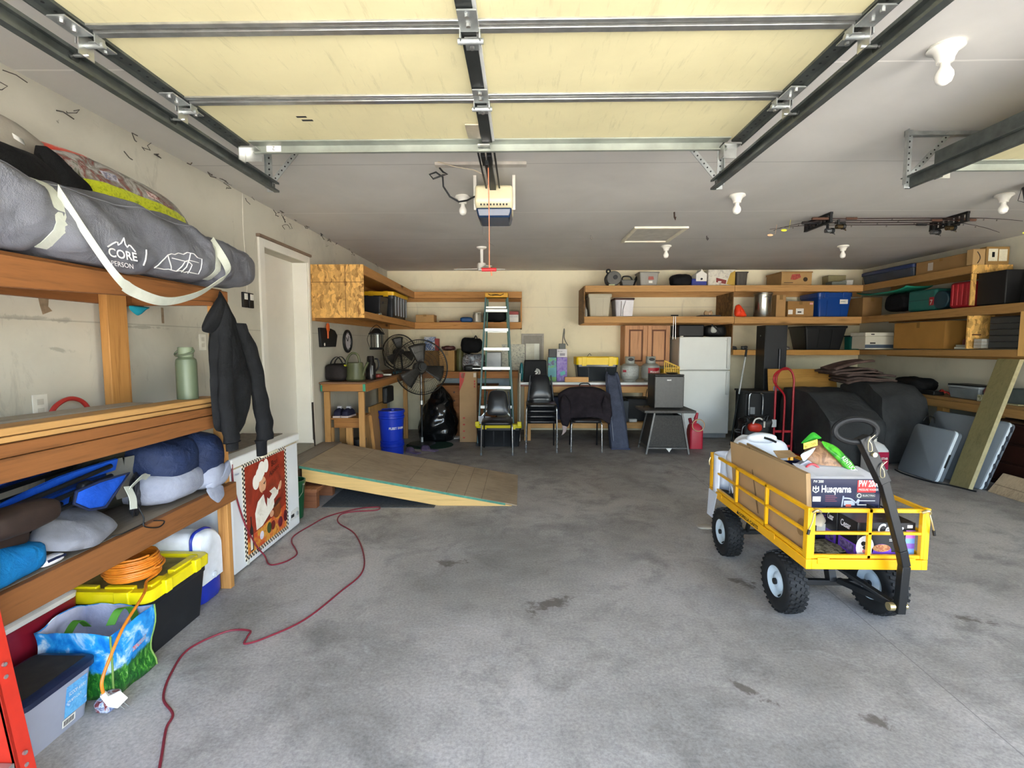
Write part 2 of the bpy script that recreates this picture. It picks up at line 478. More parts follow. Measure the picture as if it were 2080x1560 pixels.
# house door, casing and landing
WHT = M('#e4e1d6', .4, 0, .05, 3)
struct('door_1', MB().box(XL - .19, DY0 - .01, DZ0 - .01, XL - .145, DY1 + .01, DZ1 + .01), M('#dedbd0', .4, 0, .04, 3), bevel=.004)
tr = MB()
for y0, y1 in ((DY0 - .085, DY0), (DY1, DY1 + .045)):
    tr.box(XL, y0, DZ0, XL + .02, y1, DZ1 + .07)
tr.box(XL - .2, DY0, DZ0, XL + .012, DY0 + .02, DZ1).box(XL - .2, DY1 - .02, DZ0, XL + .012, DY1, DZ1)
tr.box(XL, DY0, DZ1, XL + .02, DY1, DZ1 + .07)
struct('trim_1', tr, WHT, bevel=.004)
struct('trim_2', MB().box(XL, DY0 - .1, DZ1 + .07, XL + .035, DY1 + .06, DZ1 + .095), M('#7d6a58', .7))
struct('trim_3', MB().box(XL - .145, DY0 + .02, DZ0 - .03, XL + .03, DY1 - .02, DZ0 + .012), M('#8d8779', .7))

# ------------------------------------------------------------------ daylight
w = bpy.data.worlds.new('sky'); SC.world = w; w.use_nodes = True
nt = w.node_tree; bg = nt.nodes['Background']
sky = nt.nodes.new('ShaderNodeTexSky'); sky.sky_type = 'NISHITA'; sky.sun_disc = False
sky.sun_elevation = R(48); sky.sun_rotation = R(75); sky.air_density = 1.; sky.dust_density = 2.; sky.ozone_density = 1.
hz = nt.nodes.new('ShaderNodeMix'); hz.data_type = 'RGBA'; hz.inputs[0].default_value = .38; hz.inputs[7].default_value = (1.25, 1.2, 1.12, 1)   # thin white cloud over the blue
nt.links.new(sky.outputs[0], hz.inputs[6]); nt.links.new(hz.outputs[2], bg.inputs[0]); bg.inputs[1].default_value = SKY = .6
sun = bpy.data.lights.new('sun', 'SUN'); so = bpy.data.objects.new('sun', sun); COL.objects.link(so)
sun.energy = SUN = 11.; sun.angle = R(.6); sun.color = (1, .965, .90)
# the sun stands high over the house, so it lights the driveway but not the inside
d = Vector((-.55, -.35, -.95)); so.rotation_euler = d.to_track_quat('-Z', 'Y').to_euler(); so.location = (0, -6, 9)
for k, (a, b, h) in enumerate(OPEN):
    al = bpy.data.lights.new('doorway_portal', 'AREA'); al.shape = 'RECTANGLE'; al.size = b - a; al.size_y = h
    ao = bpy.data.objects.new('doorway_portal', al); COL.objects.link(ao); ao.location = ((a + b) / 2, YF - .1, h / 2)
    ao.rotation_euler = (R(90), 0, 0); al.cycles.is_portal = True
SC.view_settings.view_transform = 'Standard'; SC.view_settings.look = 'None'
SC.view_settings.exposure = EXPO = 2.95; SC.view_settings.gamma = 1; SC.view_settings.use_curve_mapping = False
SC.cycles.max_bounces = 12; SC.cycles.diffuse_bounces = 8; SC.cycles.glossy_bounces = 4
SC.cycles.caustics_reflective = False; SC.cycles.caustics_refractive = False
SC.cycles.use_denoising = True; SC.cycles.sample_clamp_indirect = 8
# ------------------------------------------------------------------ overhead doors, opener and everything on the ceiling
GALV = M('#a9adab', .42, .75, .22, 14, .05, 80)
GALVD = M('#5d625f', .45, .7, .3, 12, .05, 80)
STEEL = M('#c8c9c6', .3, .9, .15, 20)
DARKST = M('#2e3130', .5, .4, .25, 14)
BLACK = M('#141516', .5, 0, .2, 10)
WHITEP = M('#e9e6dc', .45, 0, .05, 5)

def panel_mat():
    t = NT('door_panel_foam'); a = lin('#d3ca9f'); v = t.coord()
    f = t.noise(v, 2.2, 6, .6, .4)
    c = t.ramp(f, [(.3, mul(a, .9)), (.7, mul(a, 1.06))])
    s = t.noise(t.coord((9, 1.1, 1), (0, 0, -.35)), 4, 5, .7)
    c = t.mix(t.ramp(s, [(.56, (0, 0, 0)), (.76, (.6,) * 3)]), c, mul(a, .6))
    t.base(c); t.set(.6, 0, .4); t.bump(t.noise(v, 40, 4), .12, .004)
    return t.m
PANEL = panel_mat()

def garage_door(x0, x1, xc, label, dy=0.):
    t = thing('garage_door', label, 'garage door', ((x0 + x1) / 2, 1.7, 2.53), group='raised garage doors')
    ys = [q + dy for q in (.745, 1.22, 1.695, 2.17, 2.645)]; ye = ys[-1]
    for a, b in zip(ys, ys[1:]):
        build('door_section', MB().box(x0 + .05, a + .004, 2.532, x1 - .05, b - .004, 2.585).box(x0, a, 2.55, x1, b, 2.587), PANEL, t, bevel=.003)
    for y in ys[1:-1]:
        build('section_rail', MB().box(x0 + .05, y - .028, 2.524, x1 - .05, y - .006, 2.534).box(x0 + .05, y + .002, 2.518, x1 - .05, y + .03, 2.534), STEEL, t, bevel=.002)
    build('strut', MB().box(x0 + .07, ye - .05, 2.525, x1 - .07, ye + .015, 2.531).box(x0 + .07, ye + .01, 2.488, x1 - .07, ye + .016, 2.531).box(x0 + .07, ye - .005, 2.486, x1 - .07, ye + .016, 2.491), M('#979c92', .45, .5, .2, 6), t)
    for x, s in ((x0, 1), (x1, -1)):
        e = MB().box(min(x, x + s * .052), ys[0], 2.522, max(x, x + s * .052), ye - .005, 2.551)
        e.box(min(x, x + s * .004), ys[0], 2.505, max(x, x + s * .004), ye - .005, 2.590).box(min(x, x - s * .003), ys[0], 2.505, max(x, x - s * .003), ye, 2.592)
        for k in range(44):
            yy = ys[0] + .05 + k * .042
            e.cyl((x + s * .026, yy, 2.5215), (x + s * .026, yy, 2.5205), .005, n=8, m=1)
        build('end_stile', e, [GALVD, BLACK], t)
    if xc is not None:
        build('center_stile', MB().box(xc - .032, ys[0], 2.512, xc + .018, ye - .045, 2.535).box(xc + .018, ys[0], 2.520, xc + .03, ye - .045, 2.535, m=1), [DARKST, M('#cfd0cd', .4, .2)], t)
    for y in ys[1:-1]:
        for x in (x0 + .03, xc if xc is not None else (x0 + x1) / 2, x1 - .03):
            h = MB()
            h.box(x - .03, y - .11, 2.503, x + .03, y - .006, 2.508)
            h.box(x - .034, y - .006, 2.485, x - .030, y + .036, 2.513).box(x + .030, y - .006, 2.485, x + .034, y + .036, 2.513)
            h.cyl((x - .042, y + .022, 2.49), (x + .042, y + .022, 2.49), .0095, n=12)
            h.box(x - .022, y + .03, 2.505, x + .022, y + .10, 2.509)
            for by in (y - .09, y - .045, y + .075):
                h.cyl((x, by, 2.503), (x, by, 2.494), .008, n=6, m=1)
            build('hinge', h, [GALV, STEEL], t)
        for x, s in ((x0, -1), (x1, 1)):
            r = MB().cyl((x - s * .02, y + .022, 2.46), (x + s * .055, y + .022, 2.46), .006, n=10)
            r.cyl((x + s * .032, y + .022, 2.46), (x + s * .052, y + .022, 2.46), .021, n=18, m=1)
            r.box(min(x - s * .012, x - s * .008), y - .01, 2.45, max(x - s * .012, x - s * .008), y + .05, 2.53)
            build('roller', r, [STEEL, DARKST], t)
    for x, s in ((x0 + .02, 1), (x1 - .02, -1)):
        a, b = sorted((x - s * .005, x + s * .085))
        build('top_bracket', MB().box(a, ye - .045, 2.498, b, ye + .023, 2.505).box(a, ye + .017, 2.45, b, ye + .023, 2.505).box(a, ye - .045, 2.44, a + .004, ye + .015, 2.505), STEEL, t)
    return t

gd = garage_door(-1.465, 1.115, -.17, 'cream sectional garage door raised flat overhead, dark steel strap along its middle')
lb = MB().box(-1.33, 2.6525, 2.493, -1.255, 2.6545, 2.527)
sl = build('sticker', lb, M('#eceade', .5, 0, .02), gd)
text('2', .03, (-1.285, 2.652, 2.522), (-1, 0, 0), (0, 0, -1), BLACK, sl)
build('sensor_plate', MB().box(-.27, 2.42, 2.522, -.205, 2.575, 2.530), M('#b7ad97', .4, .4, .2), gd, bevel=.002)
build('tape_mark', MB().box(-1.03, 2.335, 2.5305, -.985, 2.348, 2.5325).box(-1.02, 2.37, 2.5305, -.97, 2.384, 2.5325), BLACK, gd)
garage_door(2.36, 4.86, None, 'second cream garage door raised at right, mostly cut off by the photo edge', .34)

def perf(mb, p, q, wd, th, m=0, mh=1, hs=.03):
    """perforated strip from p to q with a row of dark holes on both faces"""
    p, q = Vector(p), Vector(q); d = q - p; L = d.length; d.normalize()
    mb.bar(p, q, wd, th, m, up=(0, 1, 0))
    k = int(L / hs)
    for i in range(1, k):
        c = p + d * (i * L / k)
        mb.cyl(c - Vector((0, th / 2 + .0006, 0)), c + Vector((0, th / 2 + .0006, 0)), wd * .17, n=8, m=mh)

def door_track(x, s, label):
    """horizontal C-shaped track; s = side on which the door runs"""
    t = thing('door_track', label, 'door track', (x, 1.4, 2.41))
    r = MB()
    prof = [(0, .0), (s * .030, .0), (s * .030, .012), (s * .004, .006), (s * .004, .052), (s * .030, .046), (s * .030, .058), (0, .058)]
    r.prism([(x + a, YF + .3, 2.415 + b) for a, b in prof], (0, 3.08 - YF - .3, 0))
    a, b = sorted((x, x - s * .028)); r.box(a, YF + .3, 2.47, b, 3.08, 2.475)
    build('rail', r, GALVD, t)
    h = MB(); perf(h, (x - s * .012, 3.05, 2.41), (x - s * .012, 3.05, ZC), .034, .004)
    h.box(x - s * .03 - .002, 3.03, 2.43, x - s * .03 + .002, 3.06, ZC)
    build('hanger', h, [GALV, BLACK], t)
    c = MB(); xa, xb = sorted((x - s * .03, x + s * .42)); c.box(xa, 3.035, ZC - .034, xb, 3.07, ZC - .03).box(xa, 3.066, ZC - .034, xb, 3.07, ZC)
    build('ceiling_angle', c, GALV, t)
    b = MB(); perf(b, (x - s * .0, 3.058, 2.47), (x + s * .22, 3.058, ZC - .02), .030, .004)
    build('brace', b, [GALV, BLACK], t)
    return t
door_track(-1.505, 1, 'galvanised overhead track holding the left edge of the cream garage door')
door_track(1.155, -1, 'galvanised overhead track holding the right edge of the middle garage door')
door_track(2.27, 1, 'galvanised overhead track with triangular hanger at the right-hand door')

# opener
t = thing('garage_door_opener', 'cream garage door opener with blue lens hanging from the ceiling', 'garage door opener', (-.2, 3.8, 2.43))
hb = MB().prism([(-.345, 3.70, 2.535), (-.345, 3.74, 2.66), (-.345, 4.08, 2.66), (-.345, 4.08, 2.50), (-.345, 3.76, 2.495)], (.275, 0, 0))
build('housing', hb, M('#e3d9b4', .45, 0, .08, 5), t, bevel=.02, seg=3)
vn = MB()
for k in range(9): vn.box(-.305 + k * .0235, 3.722, 2.51, -.295 + k * .0235, 3.735, 2.525)
build('vent', vn, BLACK, t)
build('lens', MB().taper((-.207, 3.9, 2.43), (.118, .15), (.133, .165), .066), M('#1f3350', .25, 0, .2, 5), t, bevel=.012)
build('drive_rail', MB().box(-.235, .3, 2.615, -.19, 3.78, 2.645).box(-.217, .3, 2.645, -.207, 3.78, 2.67), DARKST, t)
build('trolley', MB().box(-.243, 3.0, 2.59, -.18, 3.16, 2.618).box(-.222, 3.05, 2.56, -.202, 3.11, 2.60), BLACK, t, bevel=.004)
arm = MB().bar((-.212, 3.05, 2.60), (-.195, 2.68, 2.53), .006, .028, up=(0, 0, 1)); arm.cyl((-.225, 2.67, 2.52), (-.165, 2.67, 2.52), .008, n=10)
arm.box(-.225, 2.60, 2.50, -.165, 2.66, 2.507)
build('door_arm', arm, STEEL, t)
build('chain', MB().tube([(-.262, 2.9, 2.63), (-.262, 3.72, 2.63)], .006).tube([(-.165, 2.9, 2.63), (-.165, 3.72, 2.63)], .006), BLACK, t)
hg = MB()
for x in (-.35, -.062): hg.bar((x, 3.82, 2.50), (x, 3.78, ZC), .022, .003, up=(0, 1, 0))
build('hanger_strap', hg, M('#b9b5aa', .5, .4), t)
build('power_cord', MB().tube([(-.34, 3.76, 2.585), (-.40, 3.68, 2.53), (-.45, 3.62, 2.505), (-.51, 3.6, 2.535), (-.553, 3.58, 2.60), (-.555, 3.57, 2.66), (-.60, 3.56, 2.69), (-.645, 3.56, 2.675), (-.62, 3.56, 2.645), (-.55, 3.56, 2.67), (-.52, 3.56, 2.675), (-.55, 3.555, 2.69), (-.572, 3.555, 2.715), (-.575, 3.555, 2.738)], .0065), BLACK, t)
build('release_cord', MB().tube([(-.205, 3.10, 2.56), (-.207, 3.15, 2.50), (-.207, 3.2, 2.3), (-.207, 3.2, 1.985)], .003).tube([(-.205, 3.2, 1.985), (-.195, 3.2, 1.95), (-.192, 3.2, 1.93)], .004), M('#d9805f', .8), t)
build('release_handle', MB().cyl((-.256, 3.2, 1.968), (-.162, 3.2, 1.968), .012, n=16), M('#b5262a', .5), t, bevel=.003)
build('antenna_wire', MB().tube([(-.31, 4.0, 2.44), (-.31, 4.0, 2.36), (-.27, 3.95, 2.29), (-.215, 3.9, 2.25)], .0015, n=5), M('#8a8379', .7), t)
one('mounting_board', MB().box(-.60, 3.50, ZC - .022, .03, 3.56, ZC - .001), M('#b3aca2', .7, 0, .15), 'painted board screwed to the ceiling above the door opener', 'board', bevel=.002)
tag(build('cable', MB().tube([(-.575, 3.49, 2.735), (-.45, 3.49, 2.70), (-.33, 3.49, 2.68), (-.26, 3.52, 2.655)], .004, n=6), M('#b5a894', .7)), 'pale wire strung from the ceiling board to the opener', 'wire')

# bare bulbs on porcelain bases
def lamp():
    t = thing('ceiling_lamp', 'x', 'lamp')
    build('lamp_base', MB().lathe([(.004, 0), (.062, 0), (.066, -.012), (.045, -.024), (.032, -.05), (.030, -.066), (.004, -.066)], n=28), WHITEP, t, local=True)
    build('light_bulb', MB().lathe([(.004, -.06), (.016, -.066), (.018, -.085), (.031, -.108), (.033, -.125), (.026, -.146), (.012, -.156), (.002, -.158)], n=24), M('#f4f1e8', .3, 0, .02), t, local=True)
    return t
l0 = lamp()
LAMPS = [((1.77, 2.22), 'white bulb on porcelain base, the largest ceiling light, at upper right'),
         ((-.5, 4.30), 'white bulb on ceiling base just left of the door opener'),
         ((1.80, 4.31), 'white bulb on ceiling between the middle track ends and the fishing rods'),
         ((1.83, 6.47), 'small white bulb on ceiling beside the attic hatch, over the long shelf'),
         ((4.08, 6.52), 'small white bulb on ceiling beyond the fishing rods, above the banana box'),
         ((4.02, 4.34), 'white bulb on ceiling at far right, next to the hanging dark bucket')]
for i, ((x, y), lb) in enumerate(LAMPS):
    o = l0 if i == 0 else dup(l0)
    o.location = (x, y, ZC); o['label'] = lb; o['group'] = 'bare bulbs on the ceiling'

t = thing('ceiling_fan', 'small white ceiling fan on a short rod above the back shelves', 'fan', (-.52, 6.52, ZC))
build('canopy', MB().lathe([(.004, 0), (.065, 0), (.06, -.015), (.03, -.03), (.004, -.03)], (-.52, 6.52, ZC)), WHITEP, t)
build('down_rod', MB().cyl((-.52, 6.52, ZC - .02), (-.52, 6.52, ZC - .20), .02), WHITEP, t)
build('motor', MB().lathe([(.01, -.20), (.05, -.205), (.058, -.23), (.058, -.265), (.05, -.30), (.01, -.305)], (-.52, 6.52, ZC)), WHITEP, t)
for a in (172, 292, 52 - 40):
    b = MB().box(.05, -.04, -.283, .36 if a == 172 else .30, .04, -.277, T=Matrix.Translation((-.52, 6.52, ZC)) @ Matrix.Rotation(R(a), 4, 'Z'))
    build('blade', b, WHITEP, t)

# attic hatch
t = thing('attic_hatch', 'framed attic hatch set into the ceiling near the opener', 'hatch', (1.47, 5.81, ZC))
build('frame', MB().box(1.20, 5.43, ZC - .02, 1.77, 5.47, ZC).box(1.20, 6.15, ZC - .02, 1.77, 6.19, ZC).box(1.20, 5.47, ZC - .02, 1.235, 6.15, ZC).box(1.73, 5.47, ZC - .02, 1.77, 6.15, ZC), M('#e4ddc8', .5), t)
build('hatch_panel', MB().box(1.235, 5.47, ZC - .006, 1.73, 6.15, ZC - .001), M('#c6c2b6', .8), t)
for (x, y), lb in (((1.44, 4.85), 'dark hook in the ceiling in front of the attic hatch'), ((2.13, 5.90), 'small hook in the ceiling right of the attic hatch'), ((.79, 5.85), 'small white hook in the ceiling left of the attic hatch')):
    h = MB().tube([(x, y, ZC), (x, y, ZC - .03), (x + .012, y, ZC - .05), (x + .02, y, ZC - .035), (x + .012, y, ZC - .02)] if y > 5 else [(x, y, ZC), (x, y - .01, ZC - .05), (x + .006, y - .02, ZC - .075), (x + .01, y - .01, ZC - .05)], .004 if y > 5 else .008)
    one('ceiling_hook', h, M('#8a857b', .5) if x < 1 else M('#3a2a22', .5), lb, 'hook')

# fishing rods on ceiling racks
for x0, lb in ((2.92, 'black slotted rack on the ceiling at the left end of the rods'), (4.19, 'black slotted rack on the ceiling at the right end of the rods')):
    k = MB()
    k.box(x0 - .012, 4.86, ZC - .022, x0 + .012, 5.30, ZC - .001)
    for i in range(8): k.box(x0 - .012, 4.865 + i * .06, ZC - .085, x0 + .012, 4.88 + i * .06, ZC - .02)
    k.box(x0 - .014, 4.86, ZC - .095, x0 + .014, 5.30, ZC - .08)
    one('rod_rack', k, BLACK, lb, 'rack', 'rod racks on the ceiling')
def fishing_rod(y, butt_right, zo, droop, label, reelc, ln):
    s = -1 if butt_right else 1
    xb = 4.34 if butt_right else 2.78
    z = ZC - .055 + zo
    t = thing('fishing_rod', label, 'fishing rod', (xb, y, z))
    tip = xb + s * ln
    pts = [(xb + s * ln * q, y, z - droop * max(0, (q - .72) / .28) ** 2) for q in [i / 16 for i in range(17)]]
    build('blank', MB().tube(pts, lambda q: .0065 - .0045 * q, n=6), M('#2a1712', .4), t)
    build('grip', MB().cyl((xb - s * .02, y, z), (xb + s * .16, y, z), .013).cyl((xb + s * .30, y, z), (xb + s * .40, y, z), .012), M('#54382a' if reelc == 1 else '#1b1a1a', .8), t)
    r = MB(); xr = xb + s * .23
    r.bar((xr, y, z - .01), (xr, y, z - .055), .012, .02, up=(1, 0, 0))
    r.cyl((xr - .02, y, z - .075), (xr + .035, y, z - .075), .022, n=16, m=1).cyl((xr + .035, y, z - .075), (xr + .06, y, z - .075), .027, n=16, m=0)
    r.tube([(xr - .02, y, z - .075), (xr - .03, y - .045, z - .08), (xr - .03, y - .05, z - .10)], .004, n=6, m=1)
    r.tube([(xr + .05, y + .02, z - .09), (xr + .075, y, z - .112), (xr + .05, y - .02, z - .09)], .003, n=6, m=1)
    build('reel', r, [BLACK, M('#5e4e34' if reelc else '#77787a', .3, .8)], t)
    g = MB()
    for q in (.42, .58, .72, .84, .93):
        i = int(q * 16); p = pts[i]; g.torus((p[0], p[1], p[2] - .014), .009 - .004 * q, .0016, 'x', 10, 5)
    build('line_guide', g, BLACK, t)
    return t
fishing_rod(4.90, False, 0, .03, 'fishing rod with gold reel, butt at the left rack, nearest the camera', 1, 1.95)
fishing_rod(4.98, True, .0, .09, 'cork gripped fishing rod with its butt at the right rack', 1, 1.9)
fishing_rod(5.07, False, .0, .10, 'fishing rod with black reel hanging at the left rack', 0, 1.9)
fishing_rod(5.16, True, .0, .04, 'fishing rod with silver reel hanging at the right rack', 0, 1.85)
for p, c, lb in (((2.55, 5.0, 2.60), '#e8e23a', 'yellow fishing lure under the rod tips at left'), ((2.42, 5.0, 2.555), '#e3b48a', 'small peach fishing lure at the leftmost rod tip'), ((4.86, 5.0, 2.565), '#e6e65a', 'yellow fishing lure under the rod tip at right')):
    one('fishing_lure', MB().soft(p, (.028, .009, .012), .9, n=14).tube([(p[0] + .02, p[1], p[2]), (p[0] + .05, p[1], p[2] + .012), (p[0] + .06, p[1], p[2] + .10)], .0015, n=5), M(c, .4), lb, 'fishing lure')

t = thing('hanging_bucket', 'dark navy bucket hanging from the ceiling at the right photo edge', 'bucket', (3.95, 4.0, 2.56))
build('pail', MB().lathe([(.002, 0), (.06, 0), (.085, .14), (.088, .145), (.08, .145), (.056, .01), (.002, .01)], (3.95, 4.0, 2.56)), M('#161c2e', .35), t)
build('wire_handle', MB().tube([(3.87, 4.0, 2.70), (3.89, 4.0, 2.72), (3.95, 4.0, 2.738), (4.01, 4.0, 2.72), (4.03, 4.0, 2.70)], .003, n=6).tube([(3.91, 4.0, 2.57), (3.83, 4.02, 2.60), (3.88, 4.05, 2.70)], .002, n=5), DARKST, t)

# cobwebs along the top of the left wall
random.seed(11); cw = MB()
for k in range(46):
    y = random.uniform(1.6, 8.3); x = XL + random.uniform(.004, .05); z = ZC - random.uniform(.0, .02) if x > XL + .02 else ZC - random.uniform(.0, .2) * (1 if random.random() < .4 else .3)
    p = [Vector((x, y, z))]
    for i in range(random.randint(2, 5)): p.append(p[-1] + Vector((random.uniform(-.003, .003), random.uniform(-.07, .07), random.uniform(-.03, .025))))
    p = [Vector((max(XL + .003, q.x), q.y, min(ZC - .003, q.z))) for q in p]
    cw.tube(p, random.uniform(.0012, .004), n=5)
tag(build('cobwebs', cw, M('#55504a', .95)), 'dusty cobwebs along the top of the left wall', 'cobweb', kind='stuff')
# ------------------------------------------------------------------ left storage shelf and what is on it
REDW = dict(c1='#84552f', c2='#5c3a20'); PINE = dict(c1='#b9854a', c2='#8d5c2e'); PALE = dict(c1='#b58b55', c2='#8d6636')
WY, WX, WZ = wood('y', **REDW), wood('x', **REDW), wood('z', **PINE)
PY, PX, PZ = wood('y', **PINE), wood('x', **PINE), wood('z', **PINE)
LY = wood('y', **PALE)
t = thing('storage_shelf', 'orange-stained three tier lumber shelf along the left wall', 'shelf', (-2.02, 1.6, 0))
S = -1.745
def pr(y0, y1, z0a, z1a, z0b, z1b, x0, x1):
    return MB().prism([(x0, y0, z0a), (x0, y1, z0b), (x0, y1, z1b), (x0, y0, z1a)], (x1 - x0, 0, 0))
build('front_beam', pr(.35, 2.95, .545, .655, .548, .660, S - .035, S), WY, t, bevel=.004)
build('front_beam', pr(.35, 2.945, 1.035, 1.127, 1.022, 1.094, S - .035, S), WY, t, bevel=.004)
build('front_beam', pr(.35, 2.945, 1.129, 1.176, 1.096, 1.138, S - .05, S - .006), WY, t, bevel=.003)
build('front_beam', pr(.35, 2.95, 1.64, 1.795, 1.742, 1.806, S - .035, S), WY, t, bevel=.004)
build('rear_ledger', MB().box(-2.295, .35, 1.715, -2.255, 2.95, 1.80), WY, t)
build('rear_ledger', MB().box(-2.295, .35, 1.03, -2.255, 2.95, 1.12), WY, t)
build('rear_ledger', MB().box(-2.295, .35, .55, -2.255, 2.95, .64), WY, t)
DECK = wood('y', '#8b7f70', '#6e6255', knots=False)
for z in (.642, 1.122, 1.802): build('deck', MB().box(-2.295, .35, z, S - .037, 2.95, z + .016), DECK if z < 1.5 else WY, t)
build('post', MB().box(-1.845, 2.905, 0, S - .037, 2.945, .64).box(-1.845, 2.905, .66, S - .037, 2.945, 1.12), WZ, t, bevel=.003)
build('post', MB().box(-1.845, 2.905, 1.14, S - .037, 2.945, 1.80), WZ, t, bevel=.003)
build('post', MB().box(-2.255, 2.63, 1.14, -2.21, 2.765, 1.80), WZ, t, bevel=.003)
build('post', MB().box(-1.845, .40, 0, S - .037, .44, .64), WZ, t)
build('post', MB().box(-1.845, .40, 1.14, S - .037, .44, 1.80), WZ, t)
build('joist', MB().box(-2.255, 2.86, 1.72, S - .036, 2.90, 1.80), WX, t)
build('joist', MB().box(-2.255, 1.5, 1.72, S - .036, 1.54, 1.80), WX, t)

# boards lying on the middle tier
one('lumber_board', pr(.5, 2.90, 1.178, 1.198, 1.140, 1.160, -1.90, -1.765), LY, 'lower pale board lying along the front of the middle shelf tier', 'board', 'boards on the middle tier', bevel=.003)
one('lumber_board', pr(.5, 2.90, 1.200, 1.228, 1.162, 1.190, -1.895, -1.775), LY, 'upper pale board lying along the front of the middle shelf tier, under the bottle', 'board', 'boards on the middle tier', bevel=.003)
one('weathered_board', pr(.9, 2.62, 1.19, 1.225, 1.15, 1.185, -2.13, -1.98), wood('y', '#a19a8c', '#7e776a', knots=False), 'grey weathered board lying at the back of the middle shelf tier', 'board', bevel=.003)

# olive bottle
OL = M('#5b6650', .45, .1, .06, 6)
t = thing('water_bottle', 'olive green steel water bottle on the middle shelf tier', 'bottle', (-1.86, 2.72, 1.191))
bt = (-1.86, 2.72, 1.191)
build('body', MB().lathe([(.004, 0), (.048, 0), (.052, .004), (.052, .20), (.049, .222), (.036, .234), (.034, .24)], bt, 32), OL, t)
build('cap', MB().lathe([(.036, .236), (.038, .24), (.038, .286), (.036, .29), (.004, .29)], bt, 28), M('#6d775f', .5), t)
build('loop_handle', MB().tube(curve([(bt[0] - .04, bt[1], bt[2] + .272), (bt[0] - .05, bt[1] - .015, bt[2] + .25), (bt[0], bt[1] - .052, bt[2] + .243), (bt[0] + .05, bt[1] - .015, bt[2] + .262), (bt[0] + .04, bt[1], bt[2] + .28)]), .0055), M('#4c5643', .5), t)

# grey tent duffel with webbing
GREY = cloth('#71737b', '#585a62', .5, .8, 5.)
def bag_f(u, v):
    y = .75 + (3.27 - .75) * v
    e = min(1, max(0, (3.27 - y) / .42)); e0 = e ** .45
    a = 2 * PI * u
    hx, hz = .295 * (.62 + .38 * e0), .158 * (.55 + .45 * e0)
    def sg(q, p): return math.copysign(abs(q) ** p, q)
    p = Vector((-1.945 + hx * sg(math.cos(a), .62), y, 1.972 + .0 * (1 - e) + hz * sg(math.sin(a), .62)))
    w = noise.noise(Vector((p.x * 3.2, p.y * 2.2, p.z * 3.2))) * .04 + noise.noise(Vector((p.x * 5, y * 5.5 + p.z * 7, p.z * 3))) * .03 - .02 * abs(noise.noise(Vector((p.x * 5, y * 7 - p.z * 9, p.z * 2)))) + noise.noise(Vector((p.x * 14, y * 11 + p.z * 9, p.z * 8))) * .010
    for ys in (1.79, 2.73):  # cinched by the webbing
        w -= .022 * math.exp(-((y - ys) / .05) ** 2)
    d = Vector((math.cos(a), 0, math.sin(a)))
    p += d * w * e0
    if p.z < 1.823 - .04 * max(0, y - 2.4) and p.x < S + .01: p.z = 1.823
    elif p.z < 1.79: p.z = 1.79
    return p
t = thing('tent_bag', 'long grey tent duffel with pale webbing straps on top of the left shelf', 'bag', (-1.945, 2.0, 1.822))
mb = MB().grid(bag_f, 80, 140, cu=True)
build('bag_body', mb, GREY, t, ang=70)
WEB = cloth('#b9bdb2', '#a3a79d', .8, .15, 8)
def surf(y, ang, off=.004):
    p = bag_f(ang / (2 * PI), (y - .75) / 2.52); return p + Vector((math.cos(ang), 0, math.sin(ang))) * off
for ys in (1.79, 2.73):
    mb = MB(); pts = [surf(ys, R(a), .005) for a in range(-52, 130, 9)]
    strap(mb, pts, (0, 1, 0), .045); build('webbing', mb, WEB, t)
    mb = MB(); pts = [surf(ys - .006, R(a), .012) for a in range(62, 100, 8)]
    strap(mb, pts, (0, 1, 0), .03, .006); build('buckle', mb, BLACK, t)
hp = curve([surf(1.80, R(18), .02), (-1.615, 1.89, 1.86), (-1.60, 1.965, 1.76), (-1.61, 2.06, 1.715), (-1.61, 2.235, 1.69), (-1.61, 2.44, 1.735), (-1.605, 2.60, 1.81), (-1.60, 2.72, 1.90), surf(2.735, R(30), .015)])
mb = MB(); strap(mb, hp, [Vector((.35, -.25, .9)) if i < 20 else Vector((.5, .25, .8)) for i in range(len(hp))], .045)
build('carry_handle', mb, WEB, t)
mb = MB(); pts = [surf(y, R(38), .0015) for y in [1.0 + .05 * i for i in range(45)]]; mb.tube(pts, .0025, n=5)
build('seam', mb, M('#74767e', .8), t)
mb = MB(); pts = [surf(y, R(104 - 8 * math.sin((y - 1.9) * 6)), .002) for y in [1.85 + .05 * i for i in range(20)]]; mb.tube(pts, .004, n=5)
build('zip', mb, BLACK, t)
WINK = M('#d9dadd', .7, 0, .03)
def on_bag(y, z):
    """point on the bag's front face at height z"""
    best = min((surf(y, R(a), .004) for a in range(-60, 50, 3)), key=lambda q: abs(q.z - z)); return best
def bag_line(mb, pts, r=.003):
    q = []
    for (y0, z0), (y1, z1) in zip(pts, pts[1:]):
        k = max(2, int(math.hypot(y1 - y0, z1 - z0) / .02))
        q += [on_bag(y0 + (y1 - y0) * i / k, z0 + (z1 - z0) * i / k) + Vector((.001, 0, 0)) for i in range(k)]
    q.append(on_bag(*pts[-1])); mb.tube(q, r, n=4)
lg = MB()
bag_line(lg, [(1.985, 1.885), (2.01, 1.91), (2.025, 1.90), (2.045, 1.925), (2.07, 1.90), (2.085, 1.91), (2.11, 1.885)])
bag_line(lg, [(2.19, 1.915), (2.19, 1.84)]); build('mountain_logo', lg, WINK, t)
o = on_bag(1.985, 1.848); text('CORE', .05, (o.x + .034, 1.985, 1.848), (.12, 1, 0), (-.1, 0, 1), WINK, t, bold=.001)
text('6 PERSON', .028, (o.x + .026, 1.98, 1.835 - .02), (.12, 1, 0), (-.1, 0, 1), WINK, t)
dr = MB()
